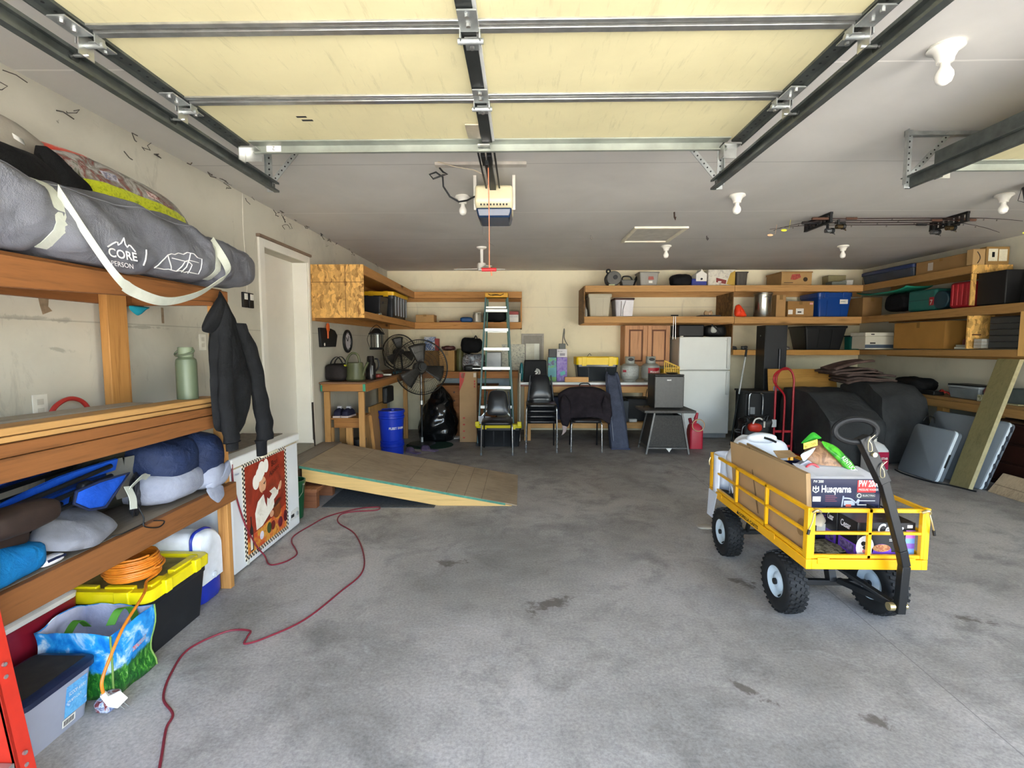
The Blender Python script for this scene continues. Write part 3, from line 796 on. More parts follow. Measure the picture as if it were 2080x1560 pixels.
for l in ([(2.28, 1.845), (2.33, 1.915), (2.47, 1.945), (2.56, 1.93), (2.575, 1.86), (2.28, 1.845)], [(2.33, 1.915), (2.38, 1.85)], [(2.47, 1.945), (2.45, 1.85)], [(2.36, 1.90), (2.54, 1.91)], [(2.41, 1.85), (2.44, 1.90), (2.49, 1.895), (2.50, 1.85)]): bag_line(dr, l, .0026)
build('tent_drawing', dr, WINK, t)

# things piled on the duffel
PHOTO = print_mat('tent_photo', ['#4a5428', '#6f7068', '#8f8d88', '#b3b0aa', '#857f78', '#7d4038', '#a9a6a0', '#4c5038'], 7, .22)
t = thing('printed_bag', 'plump bag with a colourful photo print lying on the grey duffel', 'bag', (-2.05, 2.65, 2.18))
def pil(u, v):
    # v along Y, u from the low front edge up over to the back
    y = 2.17 + .80 * v + .12 * v * u
    a = Vector((-1.955, y, 2.140 + .012 * math.sin(v * 3.1))); b = Vector((-2.19, y + .03, 2.40 - .06 * v ** 2))
    p = a.lerp(b, u)
    k = (max(0, 1 - abs(2 * u - 1) ** 2.4) * max(0, 1 - abs(2 * v - 1) ** 4)) ** .55
    n = Vector((.72, 0, .55)).normalized()
    return p + n * (.085 * k + .006 * noise.noise(p * 12))
mb = MB().grid(pil, 20, 40); build('print_side', mb, PHOTO, t, solid=.004)
def pil2(u, v): 
    q = pil(u, v); a = Vector((-1.96, q.y, 2.155)); b = Vector((-2.20, q.y, 2.39 - .06 * v ** 2)); return a.lerp(b, u) - Vector((.004, 0, 0))
build('back_side', MB().grid(pil2, 8, 30), BLACK, t, solid=.004)
def band(u, v): return pil(.03 + .20 * u, .02 + .88 * v) + Vector((.0026, 0, .0018))
build('grass_band', MB().grid(band, 6, 30), print_mat('grass_ink', ['#8d9a1c', '#c8d030', '#70801a'], 40, .3), t)
def band2(u, v): return pil(.72 + .27 * u, .02 + .22 * v) + Vector((.0026, 0, .0018))
build('red_corner', MB().grid(band2, 6, 10), print_mat('red_ink', ['#c23320', '#d8452c', '#efe9e0'], 14, .3), t)
def fig(u, v): return pil(.33 + .16 * u, .24 + .10 * v) + Vector((.003, 0, .002))
build('printed_figure', MB().grid(fig, 5, 6), print_mat('shirt_ink', ['#4a5478', '#c9c6cf', '#39406a', '#e0d0c0'], 45, .3), t)
def fig2(u, v): return pil(.28 + .16 * u, .55 + .09 * v) + Vector((.003, 0, .002))
build('printed_figure', MB().grid(fig2, 5, 6), print_mat('red_shirt_ink', ['#a8323a', '#e6dcd6', '#8c2430', '#6c5c58'], 45, .3), t)
def lip(u, v): return pil(.02, v) + Vector((.006, 0, -.022)) + Vector((0, 0, .024)) * u
build('black_edge', MB().grid(lip, 3, 30), BLACK, t, solid=.008)

BLK = cloth('#17181a', '#0c0c0d', .75, .5, 7)
one('black_bag', puff(MB(), [(-1.80, 1.66, 2.12), (-1.82, 2.03, 2.11), (-2.02, 2.08, 2.14), (-2.02, 1.66, 2.15)], .105, .02, amp=.02), BLK, 'plump black bag on the grey duffel at the photo edge', 'bag')
one('black_case', puff(MB(), [(-1.86, 2.03, 2.125), (-1.88, 2.20, 2.130), (-1.93, 2.19, 2.19), (-2.03, 2.12, 2.33), (-1.95, 2.02, 2.29)], .045, .03, amp=.012, seed=4), BLK, 'flat black case leaning against the printed bag', 'case')
t = thing('grey_sack', 'taupe grey sack with a printed label at the top left corner of the shelf', 'bag', (-2.14, 1.75, 2.18))
build('sack', MB().soft((-2.165, 1.75, 2.295), (.135, .50, .125), .55, .05, 5, 3), cloth('#a09a8e', '#857f74', .7, .4, 5), t)
lbl = MB()
lbl.grid(lambda u, v: Vector((-2.035 - .03 * v, 1.90 + .24 * u, 2.285 + .10 * v - .05 * u)), 4, 4)
pl = build('label', lbl, M('#3a3b36', .5), t, solid=.003)
build('label_patch', MB().grid(lambda u, v: Vector((-2.030 - .018 * v, 2.02 + .045 * u, 2.318 + .05 * v - .012 * u)), 3, 3), M('#d9d8d2', .5), pl, solid=.002)

# jacket hanging from the end of the top beam
JK = cloth('#1d1e20', '#131415', .9, .45, 9)
t = thing('jacket', 'black hooded jacket hanging from the end of the left shelf', 'jacket', (-1.72, 2.95, .82))
jx = -1.705
build('body', puff(MB(), [(jx, 2.80, 1.80), (jx - .02, 2.86, 1.79), (jx, 2.93, 1.66), (jx, 3.0, 1.50), (jx, 3.04, 1.28), (jx, 3.02, 1.02), (jx, 2.93, .955), (jx + .01, 2.80, .985), (jx, 2.69, 1.02), (jx, 2.675, 1.25), (jx, 2.69, 1.50), (jx, 2.75, 1.66)], .07, .025, 9, amp=.03, freq=5, nrm=(1, 0, 0)), JK, t, ang=70)
build('hood', puff(MB(), [(jx + .01, 2.80, 1.79), (jx + .01, 2.84, 1.70), (jx, 2.745, 1.55), (jx, 2.62, 1.565), (jx, 2.68, 1.66)], .035, .02, 6, amp=.01, nrm=(1, -.2, 0)), JK, t, ang=70)
def sleeve(pts, r0, r1, seed):
    P = curve(pts, 8); mb = MB()
    def f(u, v):
        i = min(len(P) - 1, int(round(v * (len(P) - 1)))); p = P[i]; a = 2 * PI * u
        r = (r0 + (r1 - r0) * v) * (1 + .10 * noise.noise(Vector((math.cos(a) * 2, math.sin(a) * 2 + seed, v * 9))) + .06 * math.sin(v * 34 + math.cos(a) * 2))
        return p + Vector((math.sin(a) * r * .62, math.cos(a) * r, 0))
    mb.grid(f, 20, len(P), cu=True); return mb
build('sleeve', sleeve([(jx + .02, 2.93, 1.62), (jx + .035, 3.03, 1.45), (jx + .04, 3.10, 1.2), (jx + .045, 3.14, 1.0), (jx + .045, 3.145, .885)], .06, .072, 1), JK, t, ang=70)
build('cuff', MB().lathe([(.004, 0), (.046, 0), (.048, .08), (.06, .10), (.004, .10)], (jx + .045, 3.10, .79), 20, sx=.55), JK, t)
build('sleeve', sleeve([(jx + .03, 2.79, 1.60), (jx + .05, 2.745, 1.40), (jx + .05, 2.74, 1.15), (jx + .055, 2.76, .97), (jx + .055, 2.765, .94)], .05, .06, 5), JK, t, ang=70)
build('cuff', MB().lathe([(.004, 0), (.046, 0), (.048, .05), (.055, .065), (.004, .065)], (jx + .055, 2.765, .895), 20, sx=.55), JK, t)

one('torn_tape', MB().prism([(XL + .001, 2.35, 1.74), (XL + .001, 2.41, 1.75), (XL + .001, 2.40, 1.68), (XL + .001, 2.42, 1.66), (XL + .001, 2.37, 1.64), (XL + .001, 2.36, 1.68)], (.002, 0, 0)), M('#8d7a62', .6, 0, .3, 30), 'torn brown tape on the wall left of the rear shelf post', 'tape')
one('tape_strip', MB().box(XL + .001, 3.165, 1.63, XL + .003, 3.185, 1.73), M('#8d7a62', .6, 0, .3, 30), 'narrow brown tape strip on the wall right of the turquoise cloth', 'tape')
# small things on the middle tier / wall
one('rubber_hose', MB().tube(curve([(-2.245, 2.30, 1.15), (-2.24, 2.33, 1.20), (-2.24, 2.40, 1.228), (-2.24, 2.47, 1.21), (-2.24, 2.52, 1.15)]), .011), M('#b0322c', .5), 'short loop of red hose behind the middle shelf tier', 'hose')
one('cyan_cloth', puff(MB(), [(-2.2, 2.765, 1.715), (-2.2, 2.93, 1.715), (-2.2, 2.89, 1.70), (-2.2, 2.83, 1.655), (-2.2, 2.77, 1.69)], .02, .02, 5, amp=.004), cloth('#1f8fa3', None, .8), 'turquoise cloth corner hanging under the top shelf tier', 'cloth')
one('cyan_rag', puff(MB(), [(-2.08, 2.635, 1.142), (-1.95, 2.64, 1.142), (-1.98, 2.70, 1.142), (-2.08, 2.72, 1.142)], .03, .0, 5, amp=.004), cloth('#2a6f80', None, .8), 'small teal rag at the end of the grey weathered board', 'rag')
def outlet(p, ax, label, w=.075, h=.115, c='#e2dfd2', name='wall_outlet'):
    t = thing(name, label, 'outlet', p); x, y, z = p
    build('cover_plate', MB().box(x, y - w / 2, z - h / 2, x + .006, y + w / 2, z + h / 2), M(c, .4), t, bevel=.002)
    for dz in (-.022, .022): build('socket', MB().box(x + .006, y - .016, z + dz - .014, x + .008, y + .016, z + dz + .014), M('#c9c5b6', .4), t, bevel=.001)
outlet((XL + .001, 2.32, 1.20), 0, 'white wall outlet just above the middle shelf tier')
outlet((XL + .001, 3.56, 1.51), 0, 'white wall outlet beside the hanging jacket')
t = None
for i, (y, lb) in enumerate(((4.125, 'left black door opener button on the wall beside the house door'), (4.215, 'right black door opener button on the wall beside the house door'))):
    k = thing('door_button', lb, 'button', (XL + .001, y, 1.86), group='door opener buttons')
    build('case', MB().box(XL + .001, y - .035, 1.80, XL + .02, y + .035, 1.925), BLACK, k, bevel=.004)
    build('push_plate', MB().box(XL + .02, y - .022, 1.865, XL + .026, y + .022, 1.915), WHITEP, k, bevel=.002)
tag(build('cable', MB().tube(curve([(XL + .004, 4.17, 1.93), (XL + .004, 4.19, 2.1), (XL + .004, 4.16, 2.4), (XL + .004, 4.17, ZC - .005)]), .004, n=6), M('#d6d2c4', .6)), 'thin cable running up the wall from the black buttons', 'cable')

# ---- lower tier: camping things
NAVY = cloth('#25314f', '#182038', .6, .8, 9); LIL = cloth('#9499a8', '#7c8190', .65, .5, 9)
t = thing('sleeping_bag', 'bundled navy sleeping bag with grey lining on the lower shelf tier', 'sleeping bag', (-1.95, 2.68, .66))
build('quilt', MB().soft((-1.97, 2.58, .875), (.21, .20, .135), .75, .10, 6, 2, n=44).soft((-1.90, 2.775, .845), (.17, .12, .165), .75, .10, 6, 9, n=44), NAVY, t, ang=80)
build('lining', MB().soft((-1.95, 2.56, .765), (.20, .21, .095), .7, .08, 6, 5, n=40).soft((-1.88, 2.78, .755), (.155, .11, .085), .7, .08, 6, 7, n=36), LIL, t, ang=80)
build('lining_fold', puff(MB(), [(-1.755, 2.70, .67), (-1.735, 2.83, .69), (-1.735, 2.89, .76), (-1.745, 2.88, .82), (-1.765, 2.78, .74), (-1.765, 2.68, .71)], .03, .03, 6, amp=.012), LIL, t, ang=80)
build('lining_fold', puff(MB(), [(-1.75, 2.66, .70), (-1.735, 2.80, .685), (-1.728, 2.80, .62), (-1.73, 2.74, .59), (-1.735, 2.68, .64)], .014, .010, 5), LIL, t, ang=80)
build('tie', MB().tube(curve([(-1.775, 2.745, .92), (-1.75, 2.735, .84), (-1.75, 2.74, .76)]), .006), NAVY, t)

CB = cloth('#1c55c4', '#143f99', .6, .35, 10); CBD = cloth('#153a80', '#0d2450', .7, .4, 10)
def camp_chair(x, y0, y1, z0, z1, label, panel):
    t = thing('folded_camp_chair', label, 'camp chair', (x, (y0 + y1) / 2, .66), group='folded blue camp chairs')
    L = y1 - y0
    for k in range(3):
        dz = .028 * k; mb = MB()
        strap(mb, curve([(x - .05 + .05 * k, y0, z0 + dz), (x - .03 + .03 * k, (y0 + y1) / 2, (z0 + z1) / 2 + dz + .012), (x - .06 + .05 * k, y1, z1 + dz)]), (.3, 0, 1), .055, .012)
        build('seat_fabric', mb, CB if k != 1 else CBD, t)
    for k in range(3):
        build('frame_tube', MB().cyl((x + .075, y0 + .02, z0 - .025 + .045 * k), (x + .06, y1 - .05, z1 - .03 + .045 * k), .010, n=10), BLACK, t)
    build('hinge', MB().soft((x + .09, (y0 + y1) / 2 + .05, (z0 + z1) / 2 + .03), (.022, .03, .03), .6, n=14).cyl((x + .10, (y0 + y1) / 2 + .05, (z0 + z1) / 2 + .03), (x + .118, (y0 + y1) / 2 + .05, (z0 + z1) / 2 + .03), .006, n=10), BLACK, t)
    if panel:
        build('armrest', puff(MB(), panel, .012, .01, 6, nrm=(1, -.3, .4)), CB, t)
        P = [Vector(p) for p in panel] + [Vector(panel[0])]
        build('binding', MB().tube([p + Vector((.004, 0, 0)) for p in P], .006, n=6), M('#101c3c', .8), t)
    return t
camp_chair(-1.93, 1.70, 2.24, .84, .885, 'blue folded camp chair with a wide bright armrest, in front of the other one', [(-1.80, 1.93, .905), (-1.80, 2.04, .915), (-1.80, 2.20, .91), (-1.79, 2.10, .84), (-1.79, 2.05, .80), (-1.79, 1.97, .815), (-1.80, 1.915, .86)])
camp_chair(-2.13, 1.85, 2.50, .90, .93, 'blue folded camp chair at the back of the lower tier, behind the bright armrest', None)
camp_chair(-1.99, 1.60, 2.05, .725, .77, 'lowest blue folded camp chair, against the brown boots', None)
one('grey_cushion', puff(MB(), [(-1.85, 1.75, .735), (-1.765, 1.86, .685), (-1.755, 1.965, .665), (-1.80, 2.14, .69), (-1.93, 2.16, .75), (-1.98, 2.06, .80), (-1.97, 1.93, .80), (-1.90, 1.86, .80)], .06, .01, 8, amp=.014, freq=7, nrm=(.75, -.35, .6)), cloth('#80828a', '#6a6c74', .8, .35, 7), 'crumpled grey cushion at the front of the lower shelf tier', 'cushion', ang=80)
t = thing('stuff_sack', 'black drawstring stuff sack with gathered end on the lower shelf tier', 'sack', (-1.88, 2.32, .66))
def sack(u, v):
    a = 2 * PI * u; rr = [.004, .05, .095, .115, .12, .118, .11, .09, .03][int(round(v * 8))]
    pl_ = 1 + (.16 * math.cos(a * 9) if v < .3 else .04 * math.cos(a * 5))
    return Vector((-1.80 - .32 * v * .55, 2.225 + .24 * v, .765 - .0 * v)) + Vector((-.35 * math.cos(a), math.cos(a) * .9, math.sin(a))) * rr * pl_ * Vector((1, 1, .85)).z
build('sack_body', MB().grid(sack, 54, 9, cu=True), cloth('#2b2c30', '#1d1e21', .5, .4, 9), t, ang=80)
build('drawstring', MB().tube(curve([(-1.79, 2.22, .765), (-1.75, 2.21, .70), (-1.74, 2.20, .66), (-1.735, 2.28, .625), (-1.735, 2.32, .64), (-1.74, 2.26, .665)]), .003, n=6).tube(curve([(-1.745, 2.21, .672), (-1.76, 2.10, .665), (-1.78, 2.06, .665)]), .003, n=6), BLACK, t)
mb = MB(); strap(mb, curve([(-1.79, 2.19, .84), (-1.80, 2.28, .87), (-1.86, 2.40, .835), (-1.85, 2.52, .80), (-1.80, 2.60, .77), (-1.78, 2.56, .745), (-1.80, 2.48, .755)]), (.5, .2, 1), .03); build('shoulder_strap', mb, WEB, t)
mb = MB(); strap(mb, curve([(-1.80, 2.19, .85), (-1.775, 2.185, .80), (-1.765, 2.175, .75)]), (0, 1, -.2), .04); build('strap_end', mb, WEB, t)
one('olive_pack', MB().soft((-2.10, 2.36, .86), (.14, .17, .17), .6, .08, 6, 8), cloth('#34332a', '#24231d', .8, .5, 8), 'dark olive pack behind the black stuff sack on the lower tier', 'pack', ang=80)
mb = MB()
for k in range(3): strap(mb, curve([(-1.96 + .02 * k, 2.26 + .05 * k, .95), (-1.93, 2.28 + .04 * k, .85), (-1.92 + .01 * k, 2.30 + .03 * k, .76)]), (.3, 1, 0), .045, .006)
tag(build('grey_webbing', mb, cloth('#6d6c66', None, .8)), 'loose grey webbing hanging between the blue chairs and the olive pack', 'strap')
t = thing('boots', 'brown leather boots with light laces at the left photo edge', 'boots', (-1.84, 1.66, .66))
for dy, dz in ((0, 0), (.0, .085)):
    build('boot', MB().soft((-1.86 + dz, 1.62 + dz * .5, .80 + dz), (.06, .14, .05), .7, .1, 9, dz), M('#2a1c15', .7, 0, .4, 14, .3, 50), t)
build('lace', MB().tube(curve([(-1.79, 1.69, .90), (-1.775, 1.74, .885), (-1.78, 1.79, .85)]), .008, n=6), cloth('#b9b5ad', None, .9), t)
one('blue_cloth_bag', MB().soft((-1.83, 1.62, .725), (.085, .16, .065), .7, .16, 9, 5), cloth('#1479b8', '#0f5c94', .7, .6, 12), 'crumpled bright blue cloth at the left end of the lower tier', 'cloth', ang=80)
t = thing('striped_sock', 'white and navy striped fabric beside the blue cloth', 'cloth', (-1.79, 1.79, .66))
build('fabric', MB().soft((-1.80, 1.80, .678), (.028, .05, .016), .7, n=16), cloth('#dcdbe0', None, .9), t)
build('stripe', MB().tube([(-1.775, 1.77, .684), (-1.772, 1.80, .686), (-1.78, 1.845, .68)], .005, n=6), cloth('#1f2440', None, .9), t)
# ------------------------------------------------------------------ on the floor along the left side
def rrect(x0, y0, x1, y1, r, z, n=6):
    pts = []
    for cx, cy, a0 in ((x1 - r, y1 - r, 0), (x0 + r, y1 - r, 90), (x0 + r, y0 + r, 180), (x1 - r, y0 + r, 270)):
        for k in range(n + 1):
            a = R(a0 + 90 * k / n); pts.append(Vector((cx + r * math.cos(a), cy + r * math.sin(a), z)))
    return pts
def loft(mb, rings, m=0, cap=True):
    n = len(rings[0]); vs = [p for r in rings for p in r]
    fs = [(i * n + j, i * n + (j + 1) % n, (i + 1) * n + (j + 1) % n, (i + 1) * n + j) for i in range(len(rings) - 1) for j in range(n)]
    if cap: fs += [tuple(range(n - 1, -1, -1)), tuple((len(rings) - 1) * n + j for j in range(n))]
    return mb.add(vs, fs, m)
YEL = M('#e8d512', .35, 0, .06, 6); TOTEB = M('#191b1e', .45, 0, .2, 8)

def tote(x0, y0, x1, y1, h, name, label, body, lid, rib='x', group=None, z=0., lidh=.05, ribs=4):
    """lidded storage tote: tapered ribbed body, rim, overhanging lid with a raised panel and corner locks"""
    t = thing(name, label, 'storage tote', ((x0 + x1) / 2, (y0 + y1) / 2, z), group=group)
    g = .035 * min(1, h / .3); hb = h - lidh
    mb = loft(MB(), [rrect(x0 + g, y0 + g, x1 - g, y1 - g, .03, z), rrect(x0 + g * .35, y0 + g * .35, x1 - g * .35, y1 - g * .35, .035, z + hb * .82), rrect(x0 + .008, y0 + .008, x1 - .008, y1 - .008, .035, z + hb * .84), rrect(x0 + .008, y0 + .008, x1 - .008, y1 - .008, .035, z + hb)])
    build('body', mb, body, t)
    rb = MB()
    for k in range(ribs):
        q = (k + .7) / (ribs + .4)
        xx = x0 + (x1 - x0) * q
        rb.prism([(xx - .006, y0 + g * .9, z + .02), (xx + .006, y0 + g * .9, z + .02), (xx + .010, y0 + g * .4, z + hb * .78), (xx - .010, y0 + g * .4, z + hb * .78)], (0, -.006, 0))
    build('rib', rb, body, t)
    lm = loft(MB(), [rrect(x0 - .006, y0 - .006, x1 + .006, y1 + .006, .045, z + hb - .012), rrect(x0 - .008, y0 - .008, x1 + .008, y1 + .008, .045, z + h - .014), rrect(x0 - .002, y0 - .002, x1 + .002, y1 + .002, .042, z + h - .006), rrect(x0 + .03, y0 + .03, x1 - .03, y1 - .03, .03, z + h - .006), rrect(x0 + .036, y0 + .036, x1 - .036, y1 - .036, .03, z + h - .02)])
    build('lid', lm, lid, t)
    for cx in (x0 + .12, x1 - .12):
        build('lid_latch', MB().box(cx - .035, y0 - .014, z + hb - .03, cx + .035, y0 + .02, z + h - .002), lid, t, bevel=.004)
    return t

tt = tote(-2.27, 2.205, -1.748, 2.665, .345, 'storage_tote', 'black storage tote with a dusty yellow lid on the floor under the left shelf', TOTEB, YEL)
for (a, b, c, d) in ((-1.81, 2.26, -1.77, 2.36), (-1.81, 2.42, -1.77, 2.60), (-2.2, 2.235, -2.02, 2.262), (-1.98, 2.235, -1.84, 2.262)):
    build('lid_rib', MB().box(a, b, .322, c, d, .348), YEL, tt, bevel=.004)
build('lid_dust', MB().box(-2.22, 2.268, .324, -1.822, 2.61, .3275), M('#8d7f45', .9, 0, .35, 12), tt)
lk = [MB().box(-1.755, y, .285, -1.728, y + .045, .352) for y in (2.30, 2.52)]
for q in lk: build('lid_latch', q, YEL, tt, bevel=.005)

ORG = M('#d98022', .45, 0, .15, 30)
t = thing('extension_cord', 'orange extension cord coiled on the yellow lid with its white plug hanging down', 'cord', (-1.88, 2.33, .328))
pts = []; random.seed(5)
for k in range(11):
    r = .118 - .003 * abs(k - 4) + random.uniform(-.004, .004); ox, oy = random.uniform(-.006, .006), random.uniform(-.006, .006)
    for i in range(28):
        a = 2 * PI * i / 28
        pts.append((-1.925 + ox + r * math.cos(a), 2.345 + oy + r * math.sin(a), .358 + .0098 * (k + i / 28) + random.uniform(-.001, .001)))
build('coil', MB().tube(pts, .0058, n=7), ORG, t)
tail = curve([(-1.808, 2.345, .362), (-1.80, 2.27, .362), (-1.745, 2.19, .362), (-1.70, 2.10, .36), (-1.672, 1.97, .315), (-1.662, 1.885, .24), (-1.66, 1.835, .17), (-1.658, 1.835, .115)])
build('hanging_end', MB().tube(tail, .0062, n=8), ORG, t)
pg = MB().bar((-1.658, 1.832, .118), (-1.64, 1.845, .065), .022, .020).prism([(-1.652, 1.835, .10), (-1.630, 1.875, .10), (-1.615, 1.895, .055), (-1.632, 1.86, .035), (-1.645, 1.835, .06)], (.012, -.006, .004))
pp = build('plug', pg, WHITEP, t, bevel=.003)
for o in (0, .016): build('prong', MB().bar((-1.625 + o * .3, 1.865 + o, .048), (-1.61 + o * .3, 1.875 + o, .022), .006, .002), STEEL, pp)

t = thing('cooler', 'blue and white round-cornered picnic cooler between the yellow-lidded tote and the shelf post', 'cooler', (-2.04, 2.82, 0))
X0, X1, Y0, Y1 = -2.26, -1.815, 2.685, 2.90
def side_outline(x, z0, z1, r, ins=0.):
    pts = [(Y0 + ins, z0)]
    for cy, a0 in ((Y1 - r, 0), (Y0 + r * .4, 90)):
        rr = r if a0 == 0 else r * .4
        pts += [(cy + (rr - ins) * math.cos(R(a0 + 11.25 * k)) , z1 - rr + (rr - ins) * math.sin(R(a0 + 11.25 * k))) for k in range(9)]
    pts = [(Y1 - ins, z0)] + pts[1:] + [(Y0 + ins, z0)]
    return [Vector((x, y, z)) for y, z in pts]
build('base', loft(MB(), [rrect(X0 + .02, Y0 + .012, X1 - .012, Y1 - .01, .05, .002), rrect(X0, Y0, X1, Y1, .06, .03), rrect(X0, Y0, X1, Y1, .06, .118)]), M('#1d2f9a', .35), t)
build('body', loft(MB(), [side_outline(X0, .12, .42, .12, .01), side_outline(X1 - .02, .12, .42, .12), side_outline(X1, .12, .415, .12, .014)]), M('#dbe0e6', .45, 0, .1, 14), t, ang=50)
build('lid_band', MB().tube([p + Vector((-.05, 0, .004)) for p in side_outline(X1, .13, .42, .12)], .009, n=6), M('#1d2f9a', .35), t)
build('drain_plug', MB().cyl((X1 + .001, 2.80, .145), (X1 + .013, 2.80, .145), .018, n=18).cyl((X1 + .013, 2.80, .145), (X1 + .018, 2.80, .145), .010, n=14), M('#d3d7dc', .4), t)

t = thing('red_cooler', 'dark red chest with white lid behind the blue shopping bag', 'cooler', (-2.16, 1.98, 0))
build('body', loft(MB(), [rrect(-2.27, 1.82, -2.075, 2.185, .03, 0), rrect(-2.27, 1.80, -2.06, 2.19, .03, .335)]), M('#7c1425', .4), t)
build('lid', loft(MB(), [rrect(-2.27, 1.80, -2.06, 2.19, .03, .337), rrect(-2.27, 1.80, -2.055, 2.19, .03, .36), rrect(-2.25, 1.82, -2.075, 2.17, .03, .375)]), M('#d8d6d0', .4), t)

# landscape-printed shopping bag
SKYI = NT('bag_landscape')
v = SKYI.coord(); z = SKYI.sep(v)[2]
cl = SKYI.ramp(SKYI.noise(v, 11, 5, .6, .6), [(.38, lin('#0d6fc4')), (.52, lin('#2f9be0')), (.66, lin('#d8eefa'))])
gr = SKYI.ramp(SKYI.noise(SKYI.coord((1, 1, .45)), 46, 5, .75, 1.), [(.3, lin('#0c2a14')), (.5, lin('#256b26')), (.62, lin('#5fa53a')), (.72, lin('#bcd49a'))])
edge = SKYI.math('MULTIPLY_ADD', SKYI.noise(v, 30, 3), .06, z)
SKYI.base(SKYI.mix(SKYI.ramp(edge, [(.150, (0, 0, 0)), (.165, (1, 1, 1))]), gr, cl)); SKYI.set(.3, 0, .5)
BAGP = SKYI.m
t = thing('shopping_bag', 'open reusable shopping bag printed with blue sky and green meadow', 'bag', (-1.87, 2.06, 0))
bx0, bx1, by0, by1, hb = -2.02, -1.715, 1.945, 2.175, .285
def bagwall(u, v):
    q = u * 4; k = int(q) % 4; f = q - int(q)
    C = [Vector((bx1, by0, 0)), Vector((bx1, by1, 0)), Vector((bx0, by1, 0)), Vector((bx0, by0, 0))]
    p = C[k].lerp(C[(k + 1) % 4], f)
    c = Vector(((bx0 + bx1) / 2, (by0 + by1) / 2, 0))
    b = 1 + .05 * math.sin(PI * f) * math.sin(PI * v) + .05 * v
    p = c + (p - c) * b
    hh = hb * (1 + (.10 if k in (2,) else 0) * math.sin(PI * f) + (.02 if k == 3 else 0))
    p.z = hh * v + .006
    w = .022 * noise.noise(Vector((p.x * 9, p.y * 9, v * 3))) + .006 * noise.noise(Vector((p.x * 26, p.y * 26, v * 8)))
    return p + (p - c).normalized() * w
build('bag_shell', MB().grid(bagwall, 48, 14, cu=True), BAGP, t, solid=.002, ang=50)
build('bag_floor', MB().box(bx0 + .005, by0 + .005, .001, bx1 - .005, by1 - .005, .008), BAGP, t)
def lining(u, v): p = bagwall(u, .35 + .64 * v); c = Vector(((bx0 + bx1) / 2, (by0 + by1) / 2, p.z)); return c + (p - c) * .982
build('lining', MB().grid(lining, 48, 8, cu=True), cloth('#c9cbe0', '#a9acc4', .6, .4, 9), t)
GH = M('#4d8a2c', .6)
mb = MB(); strap(mb, curve([(-1.94, 1.955, .12), (-1.935, 1.975, .24), (-1.93, 2.03, .30), (-1.925, 2.075, .25)]), (1, 0, 0), .034); build('handle', mb, GH, t)
mb = MB(); strap(mb, curve([(-1.78, 2.17, .20), (-1.785, 2.15, .29), (-1.79, 2.09, .32), (-1.80, 2.05, .27)]), (1, .3, 0), .034); build('handle', mb, GH, t)
mb = MB()
for u in (0., .25): mb.tube([bagwall(u, k / 10) + Vector((.002, 0, 0)) for k in range(11)], .004, n=6)
build('piping', mb, M('#7d9c4c', .6), t)
build('printed_poppies', MB().grid(lambda u, v: bagwall(.10 + .09 * u, .52 + .07 * v + .05 * u) + Vector((.003, 0, 0)), 5, 4), print_mat('poppy_ink', ['#b83a44', '#d9848a', '#7fb9d8', '#c94c50'], 60, .3), t)

# litter bin with navy lid
t = thing('litter_bin', 'grey plastic bin with scuffed navy lid and blue label, next to the red ladder', 'bin', (-1.87, 1.76, 0))
build('body', loft(MB(), [rrect(-1.975, 1.625, -1.772, 1.89, .035, 0), rrect(-2.0, 1.60, -1.752, 1.912, .04, .205)]), M('#9a9eac', .4, 0, .06, 6), t)
build('lid', loft(MB(), [rrect(-2.01, 1.59, -1.742, 1.924, .045, .202), rrect(-2.01, 1.59, -1.742, 1.924, .045, .222), rrect(-1.995, 1.605, -1.76, 1.91, .04, .232)]), M('#1b2440', .4, 0, .3, 9), t)
build('lid_grime', MB().box(-1.985, 1.62, .2322, -1.775, 1.895, .2332), M('#2a2724', .9, 0, .5, 14), t)
lbl = build('label', MB().prism([(-1.765, 1.775, .055), (-1.765, 1.872, .055), (-1.7555, 1.875, .175), (-1.7555, 1.785, .175)], (.002, 0, 0)), print_mat('bin_label', ['#2f7fc0', '#6cb4e0', '#4a97d2', '#e2eef5'], 22, .35), t)
text('SCOOP AWAY', .022, (-1.7545, 1.79, .135), (0, 1, 0), (.08, 0, 1), WHITEP, lbl, width=.075)
text('MULTI-CAT', .015, (-1.7575, 1.785, .108), (0, 1, 0), (.08, 0, 1), WHITEP, lbl, width=.06)
bc = MB().prism([(-1.7672, 1.765, .022), (-1.7672, 1.82, .022), (-1.7635, 1.82, .052), (-1.7635, 1.765, .052)], (.002, 0, 0))
b = build('barcode_patch', bc, WHITEP, lbl)
br = MB()
for k in range(9): br.prism([(-1.765, 1.770 + k * .005, .027), (-1.765, 1.7725 + k * .005, .027), (-1.7625, 1.7725 + k * .005, .047), (-1.7625, 1.770 + k * .005, .047)], (.0012, 0, 0))
build('barcode', br, BLACK, t)
one('paper_packet', MB().soft((-1.70, 1.905, .03), (.035, .05, .029), .6, .18, 20, 2), print_mat('packet_ink', ['#2b2530', '#8a3a3a', '#c9d4e2', '#3a4a7a', '#e5e5e8'], 40, .4), 'crumpled printed packet on the floor between the bin and the shopping bag', 'packet')

